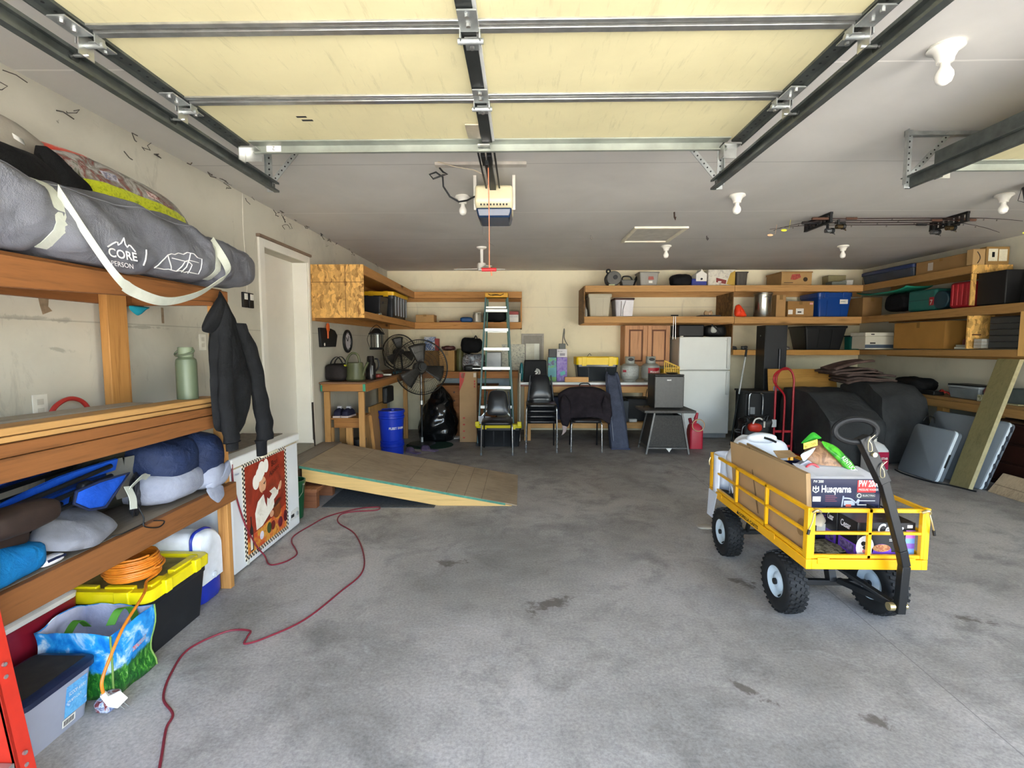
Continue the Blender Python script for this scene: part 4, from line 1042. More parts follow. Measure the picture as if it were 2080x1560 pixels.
# red ladder at the left edge
REDL = M('#b92c1c', .45, 0, .08, 18); ALU = M('#b9b7b2', .35, .7, .15, 18)
t = thing('red_ladder', 'red fibreglass step ladder cut off by the left photo edge', 'ladder', (-1.6, 1.2, 0))
for y0 in (1.402, .93):
    s = 1 if y0 > 1 else -1
    build('rail', MB().prism([(-1.588, y0, 0), (-1.528, y0, 0), (-1.743, y0, 1.5), (-1.803, y0, 1.5)], (0, .012, 0)).prism([(-1.540, y0, 0), (-1.528, y0, 0), (-1.743, y0, 1.5), (-1.755, y0, 1.5)], (0, s * .055, 0)), REDL, t, bevel=.002)
    build('rear_rail', MB().prism([(-1.700, y0 - .01, 0), (-1.660, y0 - .01, 0), (-1.785, y0 - .01, 1.45), (-1.82, y0 - .01, 1.45)], (0, .025, 0)), REDL, t, bevel=.002)
for k, z in enumerate((.21, .50, .79, 1.08, 1.37)):
    x = -1.558 - .143 * z
    build('step', MB().box(x - .05, .945, z, x + .03, 1.400, z + .004).box(x + .022, .945, z - .055, x + .03, 1.400, z).box(x - .05, .945, z - .03, x - .045, 1.400, z), ALU, t, bevel=.002)
    rv = MB()
    for dz in (.012, -.028): rv.cyl((x + .029, 1.43, z + dz), (x + .036, 1.43, z + dz), .0065, n=10)
    build('rivet', rv, STEEL, t)
for z in (.36, .65): build('cross_brace', MB().cyl((-1.60 - .08 * z, .94, z), (-1.60 - .08 * z, 1.40, z), .012, n=12), ALU, t)

# ------------------------------------------------------------------ chest freezer with chef panel
FW = M('#dfe2e4', .35, 0, .05, 4)
t = thing('chest_freezer', 'white chest freezer with a red chef picture on its front', 'freezer', (-2.05, 3.53, 0))
build('cabinet', MB().box(-2.275, 3.05, .012, -1.84, 3.99, .695), FW, t, bevel=.012, seg=3)
build('lid', MB().box(-2.285, 3.04, .708, -1.825, 4.0, .772), M('#e6e7e4', .35, 0, .04, 4), t, bevel=.012, seg=3)
build('gasket', MB().box(-2.27, 3.06, .693, -1.845, 3.985, .71), M('#b9ac8c', .6), t)
build('lid_handle', MB().box(-1.835, 3.40, .700, -1.815, 3.62, .718), M('#d9d3bc', .4), t, bevel=.004)
pl = build('control_panel', MB().prism([(-1.84, 3.81, .095), (-1.84, 3.97, .078), (-1.84, 3.972, .15), (-1.84, 3.95, .163), (-1.84, 3.82, .165)], (.004, 0, 0)), M('#d5d6d2', .4), t)
build('switch', MB().box(-1.836, 3.83, .112, -1.832, 3.85, .135).box(-1.836, 3.855, .112, -1.832, 3.875, .135), BLACK, pl)
build('dial', MB().cyl((-1.836, 3.93, .12), (-1.826, 3.93, .12), .016, n=16), M('#9b9c99', .4), pl)
build('drain_cap', MB().cyl((-1.84, 3.20, .035), (-1.833, 3.20, .035), .017, n=18), M('#d3d2c8', .5), t)
text('Haier', .022, (-1.8393, 3.097, .652), (0, 1, 0), (0, 0, 1), M('#3a5a8c', .4), t)
# picture: a generic chef on a red ground inside a checked border
px = -1.8385
def flat(poly, d, mat, name, par, back=.0008):
    return build(name, MB().prism([(px + d - back, y, z) for y, z in poly], (back, 0, 0)), mat, par)
def oval(cy, cz, ry, rz, n=22, rot=0):
    c, s = math.cos(rot), math.sin(rot)
    return [(cy + ry * math.cos(2 * PI * i / n) * c - rz * math.sin(2 * PI * i / n) * s, cz + ry * math.cos(2 * PI * i / n) * s + rz * math.sin(2 * PI * i / n) * c) for i in range(n)]
RED = print_mat('poster_red', ['#6d1f14', '#8f2c1c', '#a23722', '#7b2416'], 7, .4)
PY0, PY1, PZ0, PZ1 = 3.172, 3.785, .048, .714
pic = flat([(PY0, PZ0), (PY1, PZ0), (PY1, PZ1), (PY0, PZ1)], .001, M('#efe6cf', .4), 'picture_panel', t, .002)
flat([(PY0 + .032, PZ0 + .032), (PY1 - .032, PZ0 + .032), (PY1 - .032, PZ1 - .032), (PY0 + .032, PZ1 - .032)], .0018, RED, 'red_ground', pic)
ck = MB(); cs = .0155
def chk(y, z, w, h): ck.box(px + .001, y, z, px + .0016, y + w, z + h)
n1 = int((PY1 - PY0) / cs); n2 = int((PZ1 - PZ0) / cs)
for i in range(n1):
    for j in (0, 1):
        if (i + j) % 2 == 0:
            chk(PY0 + i * cs, PZ0 + j * cs, cs, cs); chk(PY0 + i * cs, PZ1 - (j + 1) * cs, cs, cs)
for k in range(2, n2 - 1):
    for j in (0, 1):
        if (k + j) % 2 == 0:
            chk(PY0 + j * cs, PZ0 + k * cs, cs, cs); chk(PY1 - (j + 1) * cs, PZ0 + k * cs, cs, cs)
build('check_border', ck, BLACK, pic)
flat([(3.205, .08), (3.75, .08), (3.75, .26), (3.62, .235), (3.36, .205), (3.205, .19)], .0022, print_mat('poster_table', ['#b5401f', '#c9542a', '#d9a03c', '#a83a1c'], 9, .4), 'printed_table', pic)
flat([(3.32, .21), (3.31, .33), (3.35, .40), (3.42, .43), (3.52, .43), (3.585, .44), (3.63, .40), (3.655, .44), (3.635, .375), (3.57, .35), (3.575, .30), (3.47, .25), (3.40, .215)], .0026, print_mat('chef_coat', ['#cfc8b4', '#f0ebdd', '#e2d9c2'], 8, .4), 'printed_coat', pic)
flat(oval(3.42, .505, .048, .058), .0030, M('#d9a27c', .4, 0, .12, 20), 'printed_face', pic)
hat = MB()
for hk, c in enumerate((oval(3.415, .615, .048, .058), oval(3.475, .628, .033, .05), oval(3.335, .545, .042, .052), oval(3.385, .585, .05, .05))):
    hat.prism([(px + .0024, y, z) for y, z in c], (.0006 + .0003 * hk, 0, 0))
build('printed_hat', hat, M('#f2ede0', .4, 0, .05, 12), pic)
flat([(3.41, .455), (3.47, .46), (3.545, .40), (3.50, .375), (3.475, .395), (3.465, .33), (3.445, .37), (3.43, .43)], .0036, M('#7d1a16', .4), 'printed_scarf', pic)
flat([(3.43, .51), (3.465, .525), (3.46, .518), (3.44, .50)], .0040, BLACK, 'printed_moustache', pic)
flat(oval(3.61, .255, .06, .055), .0034, print_mat('copper_pot', ['#5c2f18', '#8a4a22', '#b5713a'], 8, .4), 'printed_pot', pic)
flat(oval(3.615, .315, .058, .018, 22, .35), .0040, M('#4a2014', .4), 'printed_pot_rim', pic)
flat(oval(3.53, .255, .028, .024), .0042, M('#d19a76', .4), 'printed_hand', pic)
flat(oval(3.67, .43, .018, .035, 18, -.5), .0036, M('#d9a27c', .4), 'printed_hand', pic)
for (cy, cz, a, b, c) in ((3.49, .165, .032, .04, '#3a4a1f'), (3.545, .165, .032, .034, '#7a2018'), (3.655, .15, .035, .04, '#6b1d2a'), (3.735, .17, .028, .045, '#5c1a22'), (3.385, .15, .026, .03, '#d9d3dc')):
    flat(oval(cy, cz, a, b), .0030, M(c, .4, 0, .25, 25), 'printed_vegetable', pic)
flat([(3.235, .09), (3.275, .09), (3.275, .24), (3.26, .27), (3.26, .33), (3.248, .33), (3.248, .27), (3.235, .24)], .0034, M('#2a1a14', .3), 'printed_bottle', pic)
flat([(3.237, .10), (3.262, .10), (3.262, .20), (3.237, .20)], .0040, M('#e9e2cf', .4), 'printed_bottle_label', pic)
text('Bon', .06, (px + .003, 3.545, .60), (0, 1, .12), (0, 0, 1), M('#2a120e', .4), pic, shear=.2)
text('Appetit', .05, (px + .003, 3.515, .535), (0, 1, .25), (0, 0, 1), M('#2a120e', .4), pic, shear=.2)
one('freezer_mat', MB().box(-2.26, 3.10, .773, -1.93, 3.93, .779), M('#6f665a', .9, 0, .25, 20), 'grey-brown mat lying on the white chest freezer', 'mat')

# red cord across the floor
CORDR = M('#7c2230', .5)
rp = [(-1.828, 3.052, .74), (-1.828, 3.06, .60), (-1.826, 3.15, .34), (-1.826, 3.28, .125), (-1.80, 3.34, .02), (-1.72, 3.24, .006), (-1.665, 3.235, .006), (-1.612, 3.297, .006), (-1.60, 3.40, .006), (-1.66, 3.503, .006), (-1.74, 3.62, .006), (-1.775, 3.75, .006), (-1.74, 3.95, .006), (-1.68, 4.178, .006), (-1.50, 4.37, .006), (-1.329, 4.43, .006), (-1.29, 4.40, .006), (-1.315, 4.34, .006), (-1.50, 4.30, .006), (-1.585, 4.22, .006), (-1.535, 4.03, .006), (-1.319, 3.793, .006), (-1.132, 3.428, .006), (-1.045, 3.124, .006), (-1.096, 2.865, .006), (-1.176, 2.569, .006), (-1.30, 2.40, .006), (-1.379, 2.343, .006), (-1.40, 2.40, .006), (-1.420, 2.457, .006), (-1.536, 2.446, .006), (-1.632, 2.298, .006), (-1.592, 2.116, .006), (-1.515, 1.961, .006), (-1.41, 1.87, .006), (-1.38, 1.79, .006), (-1.281, 1.622, .006), (-1.16, 1.40, .006), (-1.0, 1.1, .006)]
tag(build('power_cord', MB().tube(curve(rp, 7), .0052, n=7), CORDR), 'dark red power cord snaking across the concrete from the freezer', 'cord')

# ------------------------------------------------------------------ landing, step and ramp
WBR = wood('y', '#6b5340', '#4c3a2c')
t = thing('landing', 'dark wooden landing below the house door', 'landing', (-2.19, 4.95, 0))
build('top_board', MB().box(-2.30, 4.30, .33, -2.075, 5.62, .372), wood('y', '#8a7f72', '#6a6055'), t, bevel=.003)
build('skirt_board', MB().box(-2.12, 4.32, .20, -2.08, 5.60, .328), WBR, t)
build('support', MB().box(-2.29, 4.36, .0, -2.13, 4.46, .328), WBR, t); build('support', MB().box(-2.29, 5.45, .0, -2.13, 5.58, .328), WBR, t)
t = thing('step_block', 'reddish wooden step block beneath the top end of the ramp', 'step', (-1.99, 4.62, 0))
build('block', MB().box(-2.10, 4.40, 0, -1.872, 4.47, .148).box(-2.10, 4.78, 0, -1.872, 4.85, .148), wood('x', '#7d4f34', '#5a3422'), t, bevel=.004)
build('tread', MB().box(-2.11, 4.385, .150, -1.86, 4.86, .182), wood('y', '#8a5a3c', '#68402a'), t, bevel=.004)
one('rubber_mat_with_shade', MB().box(-1.84, 4.43, .001, -.80, 5.42, .006), M('#4d4f50', .95, 0, .3, 60, .3, 120), 'rubber mat on the floor beneath the ramp, its dark tone partly painted shade', 'mat')  # one dark sheet for both the mat and the shade under the ramp
def ply_mat():
    t = NT('weathered_sheathing'); a, b = lin('#a8957a'), lin('#766552')
    f = t.noise(t.coord((2.2, 22, 8)), 3, 6, .65, .8); g = t.noise(t.coord(), 2.5, 5)
    c = t.ramp(t.math('MULTIPLY_ADD', g, .4, t.math('MULTIPLY', f, .65)), [(.3, b), (.55, a), (.8, mul(a, 1.2))])
    x = t.sep(t.coord())[0]
    for q in (-.62, -.02, .35, .52, .68): c = t.mix(t.math('MULTIPLY', t.math('COMPARE', x, q, .003), .5), c, mul(b, .5))
    t.base(c); t.set(.8, 0, .25); t.bump(f, .25, .004); return t.m
t = thing('ramp', 'plywood ramp on timber beams leading up to the house door landing', 'ramp', (-1.05, 5.02, 0))
def slope(x): return .010 + (x + .043) / (-2.063 + .043) * (.372 - .010)
build('deck', MB().prism([(-2.063, 4.495, slope(-2.063)), (-.043, 4.495, .012), (-.043, 4.495, -.0 + .002), (-2.063, 4.495, slope(-2.063) - .022)], (0, 1.05, 0)), ply_mat(), t)
build('painted_edge', MB().prism([(-2.063, 4.490, slope(-2.063) - .001), (-.15, 4.490, slope(-.15) - .001), (-.15, 4.490, slope(-.15) - .020), (-2.063, 4.490, slope(-2.063) - .024)], (0, .0045, 0)), M('#4f8a74', .7, 0, .2, 30), t)
for y in (4.497, 5.00, 5.50):
    build('side_beam', MB().prism([(-2.04, y, slope(-2.04) - .025), (-.09, y, .004), (-.09, y, .001), (-.775, y, .001), (-2.04, y, .228)], (0, .04, 0)), wood('x', '#d9b473', '#b58a4a'), t)
t = thing('green_bucket', 'dark green pail standing between the freezer and the step block', 'bucket', (-1.985, 4.165, 0))
c = (-1.985, 4.165, 0)
build('pail', MB().lathe([(.002, 0), (.088, 0), (.108, .30), (.114, .30), (.114, .33), (.106, .33), (.085, .012), (.002, .012)], c, 30), M('#11482a', .35), t)
build('bail', MB().tube([(c[0] + .113, c[1] - .02, .30), (c[0] + .122, c[1] - .06, .24), (c[0] + .10, c[1] - .11, .19), (c[0], c[1] - .135, .17)], .003, n=6).cyl((c[0] + .108, c[1] - .02, .30), (c[0] + .122, c[1] - .02, .30), .008, n=10), STEEL, t)
# ------------------------------------------------------------------ back-left corner
OSBM = osb('#c79a58', '#8d6030', 30)
CARD = M('#b08a58', .8, 0, .10, 5); CARDD = M('#94703f', .8, 0, .12, 5)
def boxmesh(x0, y0, z0, x1, y1, z1): return MB().box(x0, y0, z0, x1, y1, z1)
def carton(x0, y0, z0, x1, y1, z1, label, group=None, mat=None, tape=True, name='cardboard_box', seam='y', open_=False):
    """cardboard box with flaps, packing tape"""
    mat = mat or CARD
    t = thing(name, label, 'box', ((x0 + x1) / 2, (y0 + y1) / 2, z0), group=group)
    h = z1 - z0
    build('carton_body', MB().box(x0, y0, z0, x1, y1, z1 - .004), mat, t, bevel=.004)
    xm, ym = (x0 + x1) / 2, (y0 + y1) / 2
    if seam == 'y': a, b = (x0, y0, xm - .001, y1), (xm + .001, y0, x1, y1)
    else: a, b = (x0, y0, x1, ym - .001), (x0, ym + .001, x1, y1)
    for q in (a, b): build('flap', MB().box(q[0], q[1], z1 - .004, q[2], q[3], z1), mat, t)
    if tape:
        tp = M('#8a6c40', .25, 0, .05, 5)
        if seam == 'y': mb = MB().box(xm - .025, y0 - .001, z1, xm + .025, y1, z1 + .0008).box(xm - .025, y0 - .0012, z1 - h * .22, xm + .025, y0 - .0002, z1)
        else: mb = MB().box(x0, ym - .025, z1, x1, ym + .025, z1 + .0008).box(x0 - .0012, ym - .025, z1 - h * .22, x0 - .0002, ym + .025, z1)
        build('packing_tape', mb, tp, t)
    return t

# L-shaped wall shelf with strand-board end
t = thing('corner_shelf', 'L-shaped wall shelf of pine beams with a square strand-board end panel', 'shelf', (-1.6, 7.0, 1.74))
ep = build('end_panel', MB().box(-2.30, 5.445, 1.782, -1.722, 5.457, 2.358), OSBM, t)
GR = M('#5a3c20', .8)
build('panel_groove', MB().box(-2.30, 5.4435, 2.165, -1.722, 5.4452, 2.170).box(-1.925, 5.4435, 1.782, -1.920, 5.4452, 2.358), GR, ep)
def bpr(y0, y1, a0, b0, a1, b1, x0, x1): return MB().prism([(x0, y0, a0), (x0, y1, a1), (x0, y1, b1), (x0, y0, b0)], (x1 - x0, 0, 0))
build('front_beam', bpr(5.458, 8.04, 2.25, 2.352, 2.222, 2.325, -1.758, -1.722), PY, t, bevel=.003)
build('front_beam', bpr(5.458, 8.04, 1.784, 1.854, 1.745, 1.842, -1.758, -1.722), PY, t, bevel=.003)
build('front_beam', MB().box(-1.720, 8.0, 2.225, 0, 8.038, 2.325), PX, t, bevel=.003)
build('front_beam', MB().box(-1.720, 8.0, 1.742, 0, 8.038, 1.842), PX, t, bevel=.003)
build('rear_ledger', MB().box(-2.29, 8.56, 2.21, 0, 8.595, 2.30), PX, t); build('rear_ledger', MB().box(-2.29, 8.56, 1.745, 0, 8.595, 1.835), PX, t)
build('rear_ledger', MB().box(-2.305, 5.458, 2.24, -2.27, 8.55, 2.34), PY, t); build('rear_ledger', MB().box(-2.305, 5.458, 1.75, -2.27, 8.55, 1.83), PY, t)
build('shelf_board', bpr(5.458, 8.55, 2.340, 2.350, 2.31, 2.322, -2.265, -1.76), PY, t); build('shelf_board', bpr(5.458, 8.55, 1.838, 1.850, 1.825, 1.837, -2.265, -1.76), PY, t)
build('shelf_board', MB().box(-1.755, 8.04, 2.312, -.02, 8.555, 2.324), PX, t); build('shelf_board', MB().box(-1.755, 8.04, 1.826, -.02, 8.555, 1.838), PX, t)
build('end_post', MB().box(-.02, 8.04, 1.742, 0, 8.595, 2.325), PZ, t)

# in the corner shelf
for i, (y0, y1, lb, lidm) in enumerate(((6.42, 6.82, 'dark storage bin without lid inside the corner shelf, beside the strand-board end', None), (7.05, 7.90, 'large black storage tote with yellow lid inside the corner shelf', 1))):
    if lidm:
        tt = tote(-2.25, y0, -1.80, y1, .39, 'storage_tote', lb, M('#24272b', .35, 0, .15, 6), M('#e3b21c', .4, 0, .05), z=1.85, ribs=3)
        for k in range(5): build('rib', MB().box(-1.812, y0 + .08 + k * .16, 1.90, -1.796, y0 + .10 + k * .16, 2.17), M('#8d9299', .4), tt)
    else:
        q = thing('storage_bin', lb, 'storage bin', (-2.0, (y0 + y1) / 2, 1.852))
        build('body', MB().taper((-2.03, (y0 + y1) / 2, 1.853), (.19, .17), (.21, .195), .26), M('#17191d', .4), q, bevel=.01)
        build('grip', MB().box(-1.835, y0 + .12, 2.02, -1.812, y1 - .12, 2.05), M('#2b2e33', .4), q, bevel=.004)
one('red_gadget', MB().soft((-1.86, 5.62, 1.93), (.04, .06, .07), .5, .2, 14, 3), M('#7a2a22', .5), 'small dull red gadget just inside the strand-board end of the corner shelf', 'gadget')
one('chrome_fitting', MB().soft((-1.83, 6.70 - .30, 1.876), (.03, .07, .022), .7, .25, 16, 4), M('#c8cac6', .2, .9, .2), 'shiny foil-like piece on the corner shelf in front of the dark bin', 'fitting')
carton(-1.715, 8.06, 1.840, -1.42, 8.32, 1.965, 'small brown carton on the corner shelf beside the yellow-lidded tote')
one('red_tray', MB().box(-1.34, 8.08, 1.840, -.98, 8.36, 1.866), M('#5e2a26', .5), 'flat dark red case lying on the corner shelf', 'case', bevel=.006)
one('blue_pouch', MB().soft((-.90, 8.14, 1.885), (.10, .07, .044), .6, .12, 12, 2), M('#1f4f86', .5), 'small blue pouch on the corner shelf left of the jar', 'pouch')
t = thing('plastic_jar', 'clear plastic jar on the corner shelf left of the ladder', 'jar', (-.725, 8.15, 1.84))
build('jar_body', MB().lathe([(.004, 0), (.07, 0), (.074, .02), (.074, .12), (.06, .145), (.004, .145)], (-.725, 8.15, 1.84), 24), M('#c7c3b0', .15, 0, .1, 8, 0, 60, .5, .35), t)
build('jar_lid', MB().cyl((-.725, 8.15, 1.986), (-.725, 8.15, 2.006), .068, n=24), M('#a9a592', .4), t)
build('jar_label', MB().box(-.745, 8.072, 1.86, -.715, 8.075, 1.99), WHITEP, t)
one('black_bag', MB().soft((-.44, 8.25, 1.955), (.19, .12, .100), .6, .1, 8, 2), BLK, 'black bag on the corner shelf behind the top of the green ladder', 'bag')
t = thing('printed_box', 'white box with a red lid band at the right end of the corner shelf', 'box', (-.125, 8.15, 1.84))
build('carton_body', MB().box(-.205, 8.06, 1.84, -.055, 8.26, 1.965), M('#d9d7cf', .5), t, bevel=.003); build('red_band', MB().box(-.204, 8.058, 1.966, -.054, 8.258, 2.018), M('#9c3a34', .5), t, bevel=.003)
text('INSTANT', .03, (-.195, 8.0575, 1.92), (1, 0, 0), (0, 0, 1), M('#8a8f9a', .5), t, width=.12)

# things on the left wall under the shelf
t = thing('wall_pouch', 'black wall pouch with an orange-handled tool on the left wall', 'pouch', (-2.29, 5.87, 1.46))
build('pouch', MB().prism([(-2.309, 5.63, 1.46), (-2.309, 6.08, 1.46), (-2.309, 6.14, 1.60), (-2.309, 6.06, 1.66), (-2.309, 5.93, 1.68), (-2.309, 5.61, 1.68)], (.03, 0, 0)), BLACK, t, bevel=.006)
build('tool_handle', MB().soft((-2.265, 5.80, 1.69), (.014, .035, .05), .7, n=14).cyl((-2.267, 5.80, 1.65), (-2.267, 5.80, 1.56), .01), M('#d9622a', .4), t)
build('badge', MB().cyl((-2.279, 5.72, 1.49), (-2.276, 5.72, 1.49), .018, n=14), WHITEP, t)
t = thing('wall_clock', 'oval-looking black rimmed clock on the left wall', 'clock', (-2.29, 6.52, 1.39))
build('rim', MB().torus((-2.29, 6.52, 1.53), .135, .018, 'x', 36, 10).cyl((-2.309, 6.52, 1.53), (-2.295, 6.52, 1.53), .135, n=36), BLACK, t)
fc = build('dial', MB().cyl((-2.294, 6.52, 1.53), (-2.291, 6.52, 1.53), .125, n=36), M('#c2bfc4', .4), t)
hd = MB().bar((-2.289, 6.52, 1.53), (-2.289, 6.47, 1.58), .004, .008, up=(1, 0, 0)).bar((-2.289, 6.52, 1.53), (-2.289, 6.56, 1.60), .004, .006, up=(1, 0, 0))
for k in range(12):
    a = 2 * PI * k / 12; hd.bar((-2.289, 6.52 + .098 * math.cos(a), 1.53 + .098 * math.sin(a)), (-2.289, 6.52 + .115 * math.cos(a), 1.53 + .115 * math.sin(a)), .004, .008, up=(1, 0, 0))
build('hands', hd, BLACK, fc)
t = thing('lantern', 'bug-zapper lantern hanging from the corner shelf above the left bench', 'lantern', (-1.93, 6.6, 1.42))
c = (-1.93, 6.6, 1.42)
build('top_cap', MB().lathe([(.01, .285), (.035, .28), (.075, .235), (.105, .215), (.105, .20), (.01, .20)], c, 24), BLACK, t)
build('base', MB().lathe([(.01, .0), (.09, .0), (.095, .015), (.085, .03), (.01, .03)], c, 24), BLACK, t)
build('lamp_tube', MB().cyl((c[0] + .01, c[1], 1.45), (c[0] + .01, c[1], 1.62), .022, n=16), M('#e9eee9', .2), t)
gb = MB()
for k in range(14):
    a = 2 * PI * k / 14; gb.cyl((c[0] + .08 * math.cos(a), c[1] + .08 * math.sin(a), 1.44), (c[0] + .08 * math.cos(a), c[1] + .08 * math.sin(a), 1.625), .0035, n=6)
build('grid_wire', gb, DARKST, t)
build('hanger', MB().tube(curve([(c[0] - .10, c[1], 1.63), (c[0] - .06, c[1], 1.70), (c[0], c[1], 1.745), (c[0] + .06, c[1], 1.70), (c[0] + .10, c[1], 1.63)]), .004, n=6).tube(curve([(c[0] - .10, c[1], 1.63), (c[0] - .125, c[1], 1.55), (c[0] - .09, c[1], 1.44)]), .003, n=6), BLACK, t)
build('cord', MB().tube(curve([(c[0] + .09, c[1], 1.43), (c[0] + .11, c[1] + .02, 1.30), (c[0] + .10, c[1] + .05, 1.20)]), .004, n=6), BLACK, t)

# left bench
t = thing('left_bench', 'orange pine bench along the left wall behind the ramp', 'bench', (-2.03, 6.9, 0))
BW, BX, BZ = wood('y', '#a06f3c', '#764c25'), wood('x', '#a06f3c', '#764c25'), wood('z', '#b08550', '#875e31')
build('bench_top', MB().box(-2.30, 5.575, 1.045, -1.765, 8.55, 1.062), wood('y', '#7a5a42', '#59402e'), t)
build('front_apron', MB().box(-1.80, 5.61, .955, -1.765, 8.55, 1.043), BW, t, bevel=.003); build('end_apron', MB().box(-2.28, 5.575, .960, -1.768, 5.608, 1.043), BX, t, bevel=.003)
GPT = M('#2f8a6a', .6)
build('painted_mark', MB().box(-1.80, 5.572, .962, -1.770, 5.5745, 1.042).box(-2.282, 5.572, .960, -2.262, 5.5745, 1.03), GPT, t)
for x, y in ((-2.26, 5.60), (-1.868, 5.612), (-1.868, 7.75), (-2.26, 7.75)): build('leg', MB().box(x, y, 0, x + .066, y + .036, .953), BZ, t, bevel=.003)

t = thing('duffel', 'small dark brown duffel with handles on the left bench', 'bag', (-2.175, 5.84, 1.064))
build('bag_body', MB().soft((-2.175, 5.86, 1.165), (.125, .16, .10), .45, .06, 8, 3), cloth('#2b2626', '#1c1918', .7, .4, 8), t)
mb = MB()
for y in (5.80, 5.92): strap(mb, curve([(-2.255, y, 1.22), (-2.23, y, 1.30), (-2.17, y, 1.345), (-2.12, y, 1.30), (-2.095, y, 1.22)]), (0, 1, 0), .03, .006)
build('handle', mb, BLACK, t)
build('yellow_tag', MB().box(-2.075, 5.76, 1.235, -2.055, 5.80, 1.255), M('#b5b52f', .5), t)
t = thing('watering_can', 'olive green watering can on the left bench', 'watering can', (-1.96, 5.83, 1.064))
c = (-1.965, 5.83, 1.064); OLG = M('#52563a', .4, 0, .08, 5)
build('can_body', MB().lathe([(.004, 0), (.10, 0), (.118, .02), (.108, .06), (.092, .21), (.085, .215), (.004, .20)], c, 28, sx=.98, sy=.9), OLG, t)
build('handle', MB().tube(curve([(c[0] - .09, c[1], c[2] + .05), (c[0] - .105, c[1], c[2] + .17), (c[0] - .085, c[1], c[2] + .27), (c[0] - .03, c[1], c[2] + .325), (c[0] + .03, c[1], c[2] + .30), (c[0] + .055, c[1], c[2] + .21)]), .014, n=10), OLG, t)
build('spout', MB().tube(curve([(c[0] + .09, c[1] - .02, c[2] + .06), (c[0] + .125, c[1] - .03, c[2] + .15), (c[0] + .165, c[1] - .04, c[2] + .22)]), .014, n=8), OLG, t)
t = thing('thermos', 'dark insulated jug standing right of the watering can', 'thermos', (-1.85, 6.05, 1.064))
c = (-1.85, 6.05, 1.064)
build('flask', MB().lathe([(.004, 0), (.058, 0), (.06, .02), (.06, .19), (.045, .22), (.042, .27), (.035, .285), (.004, .285)], c, 24), M('#262220', .25, .3, .2, 6), t)
build('jug_handle', MB().tube(curve([(c[0] + .05, c[1], c[2] + .25), (c[0] + .09, c[1], c[2] + .24), (c[0] + .10, c[1], c[2] + .16), (c[0] + .06, c[1], c[2] + .10)]), .010, n=8), BLACK, t)
build('pale_strip', MB().box(c[0] + .03, c[1] - .06, c[2] + .06, c[0] + .045, c[1] - .052, c[2] + .17), M('#8b8a88', .4), t)  # narrow pale strip on the front of the flask
one('red_tool', MB().soft((-1.86, 6.36, 1.09), (.07, .09, .026), .6, .12, 12, 3), M('#7c2c28', .4), 'dull red hand tool on the left bench beside the dark jug', 'tool')
one('white_bar', MB().box(-1.95, 6.78, 1.064, -1.80, 6.84, 1.085), WHITEP, 'short white bar lying on the left bench', 'bar', bevel=.005)
one('glass_dome', MB().lathe([(.004, 0), (.10, 0), (.095, .035), (.06, .06), (.004, .07)], (-2.02, 6.85, 1.064), 24), M('#9ea08a', .3, 0, .1), 'low pale bowl upside down on the left bench below the lantern', 'bowl')
one('teal_tarp', MB().box(-1.86, 7.1, 1.064, -1.79, 7.4, 1.10), cloth('#244a54', None, .7), 'folded dark teal tarp on the left bench', 'tarp', bevel=.012)

# below the left bench
t = thing('low_shelf', 'low wooden stool shelf carrying shoes under the left bench', 'stool', (-2.12, 5.95, 0))
build('seat_board', MB().box(-2.29, 5.70, .615, -1.89, 6.15, .635), BX, t, bevel=.003); build('apron', MB().box(-2.19, 5.705, .52, -1.90, 5.735, .613), BX, t)
for x, y in ((-2.05, 5.70), (-2.28, 5.72), (-1.96, 6.11), (-2.28, 6.11)): build('leg', MB().box(x, y, 0, x + .075, y + .034, .613 if y > 5.9 else .52), BZ, t)
def shoe(x, y, z, rz, top, sole, label, group):
    t = thing('shoe', label, 'shoe', (x, y, z), rz, group)
    build('upper', puff(MB(), [(-.042, -.13, .022), (.042, -.13, .022), (.046, .0, .022), (.05, .09, .022), (0, .14, .022), (-.05, .09, .022), (-.046, 0, .022)], .085, .0, 7, nrm=(0, -.25, 1), pw=.45), cloth(top, None, .7, .2, 20), t, local=True)
    build('sole', MB().prism([(-.044, -.135, 0), (.044, -.135, 0), (.05, .0, 0), (.052, .09, 0), (0, .145, 0), (-.052, .09, 0), (-.05, 0, 0)], (0, 0, .024)), M(sole, .6), t, local=True, bevel=.006)
    build('tongue', MB().box(-.025, -.02, .085, .025, .03, .125), M('#b8b8bd', .7), t, local=True, bevel=.006)
shoe(-2.165, 5.83, .636, .05, '#26263a', '#b9a9a2', 'left dark sneaker with pale sole on the low wooden stool', 'dark sneakers')
shoe(-2.055, 5.83, .636, -.08, '#26263a', '#b9a9a2', 'right dark sneaker with pale sole on the low wooden stool', 'dark sneakers')
one('black_case', MB().box(-1.86, 6.55, .70, -1.79, 6.90, .92), BLACK, 'black case on a board under the front of the left bench', 'case', bevel=.02)
one('plank_panel', MB().prism([(-1.90, 6.2, .001), (-1.875, 6.2, .001), (-1.915, 6.2, .70), (-1.94, 6.2, .70)], (0, .78, 0)), wood('z', '#a87f45', '#7c5a2c'), 'wood panel leaning under the left bench behind the blue drum', 'panel')
one('wood_stick', MB().bar((-1.79, 5.98, .001), (-1.86, 6.02, .62), .035, .02, up=(0, 1, 0)), PZ, 'slanting wooden stick in front of the wood panel under the left bench', 'stick')
for i, (x, y, lb) in enumerate(((-2.17, 5.80, 'black pail below the sneakers under the low stool'), (-1.965, 5.88, 'black pail beside the right leg of the low stool'))):
    one('black_pail', MB().lathe([(.002, 0), (.075, 0), (.09, .36 if i else .30), (.002, .36 if i else .30)], (x, y, .001), 22), BLACK, lb, 'pail')
t = thing('dark_board', 'x', 'board'); bpy.data.objects.remove(t)
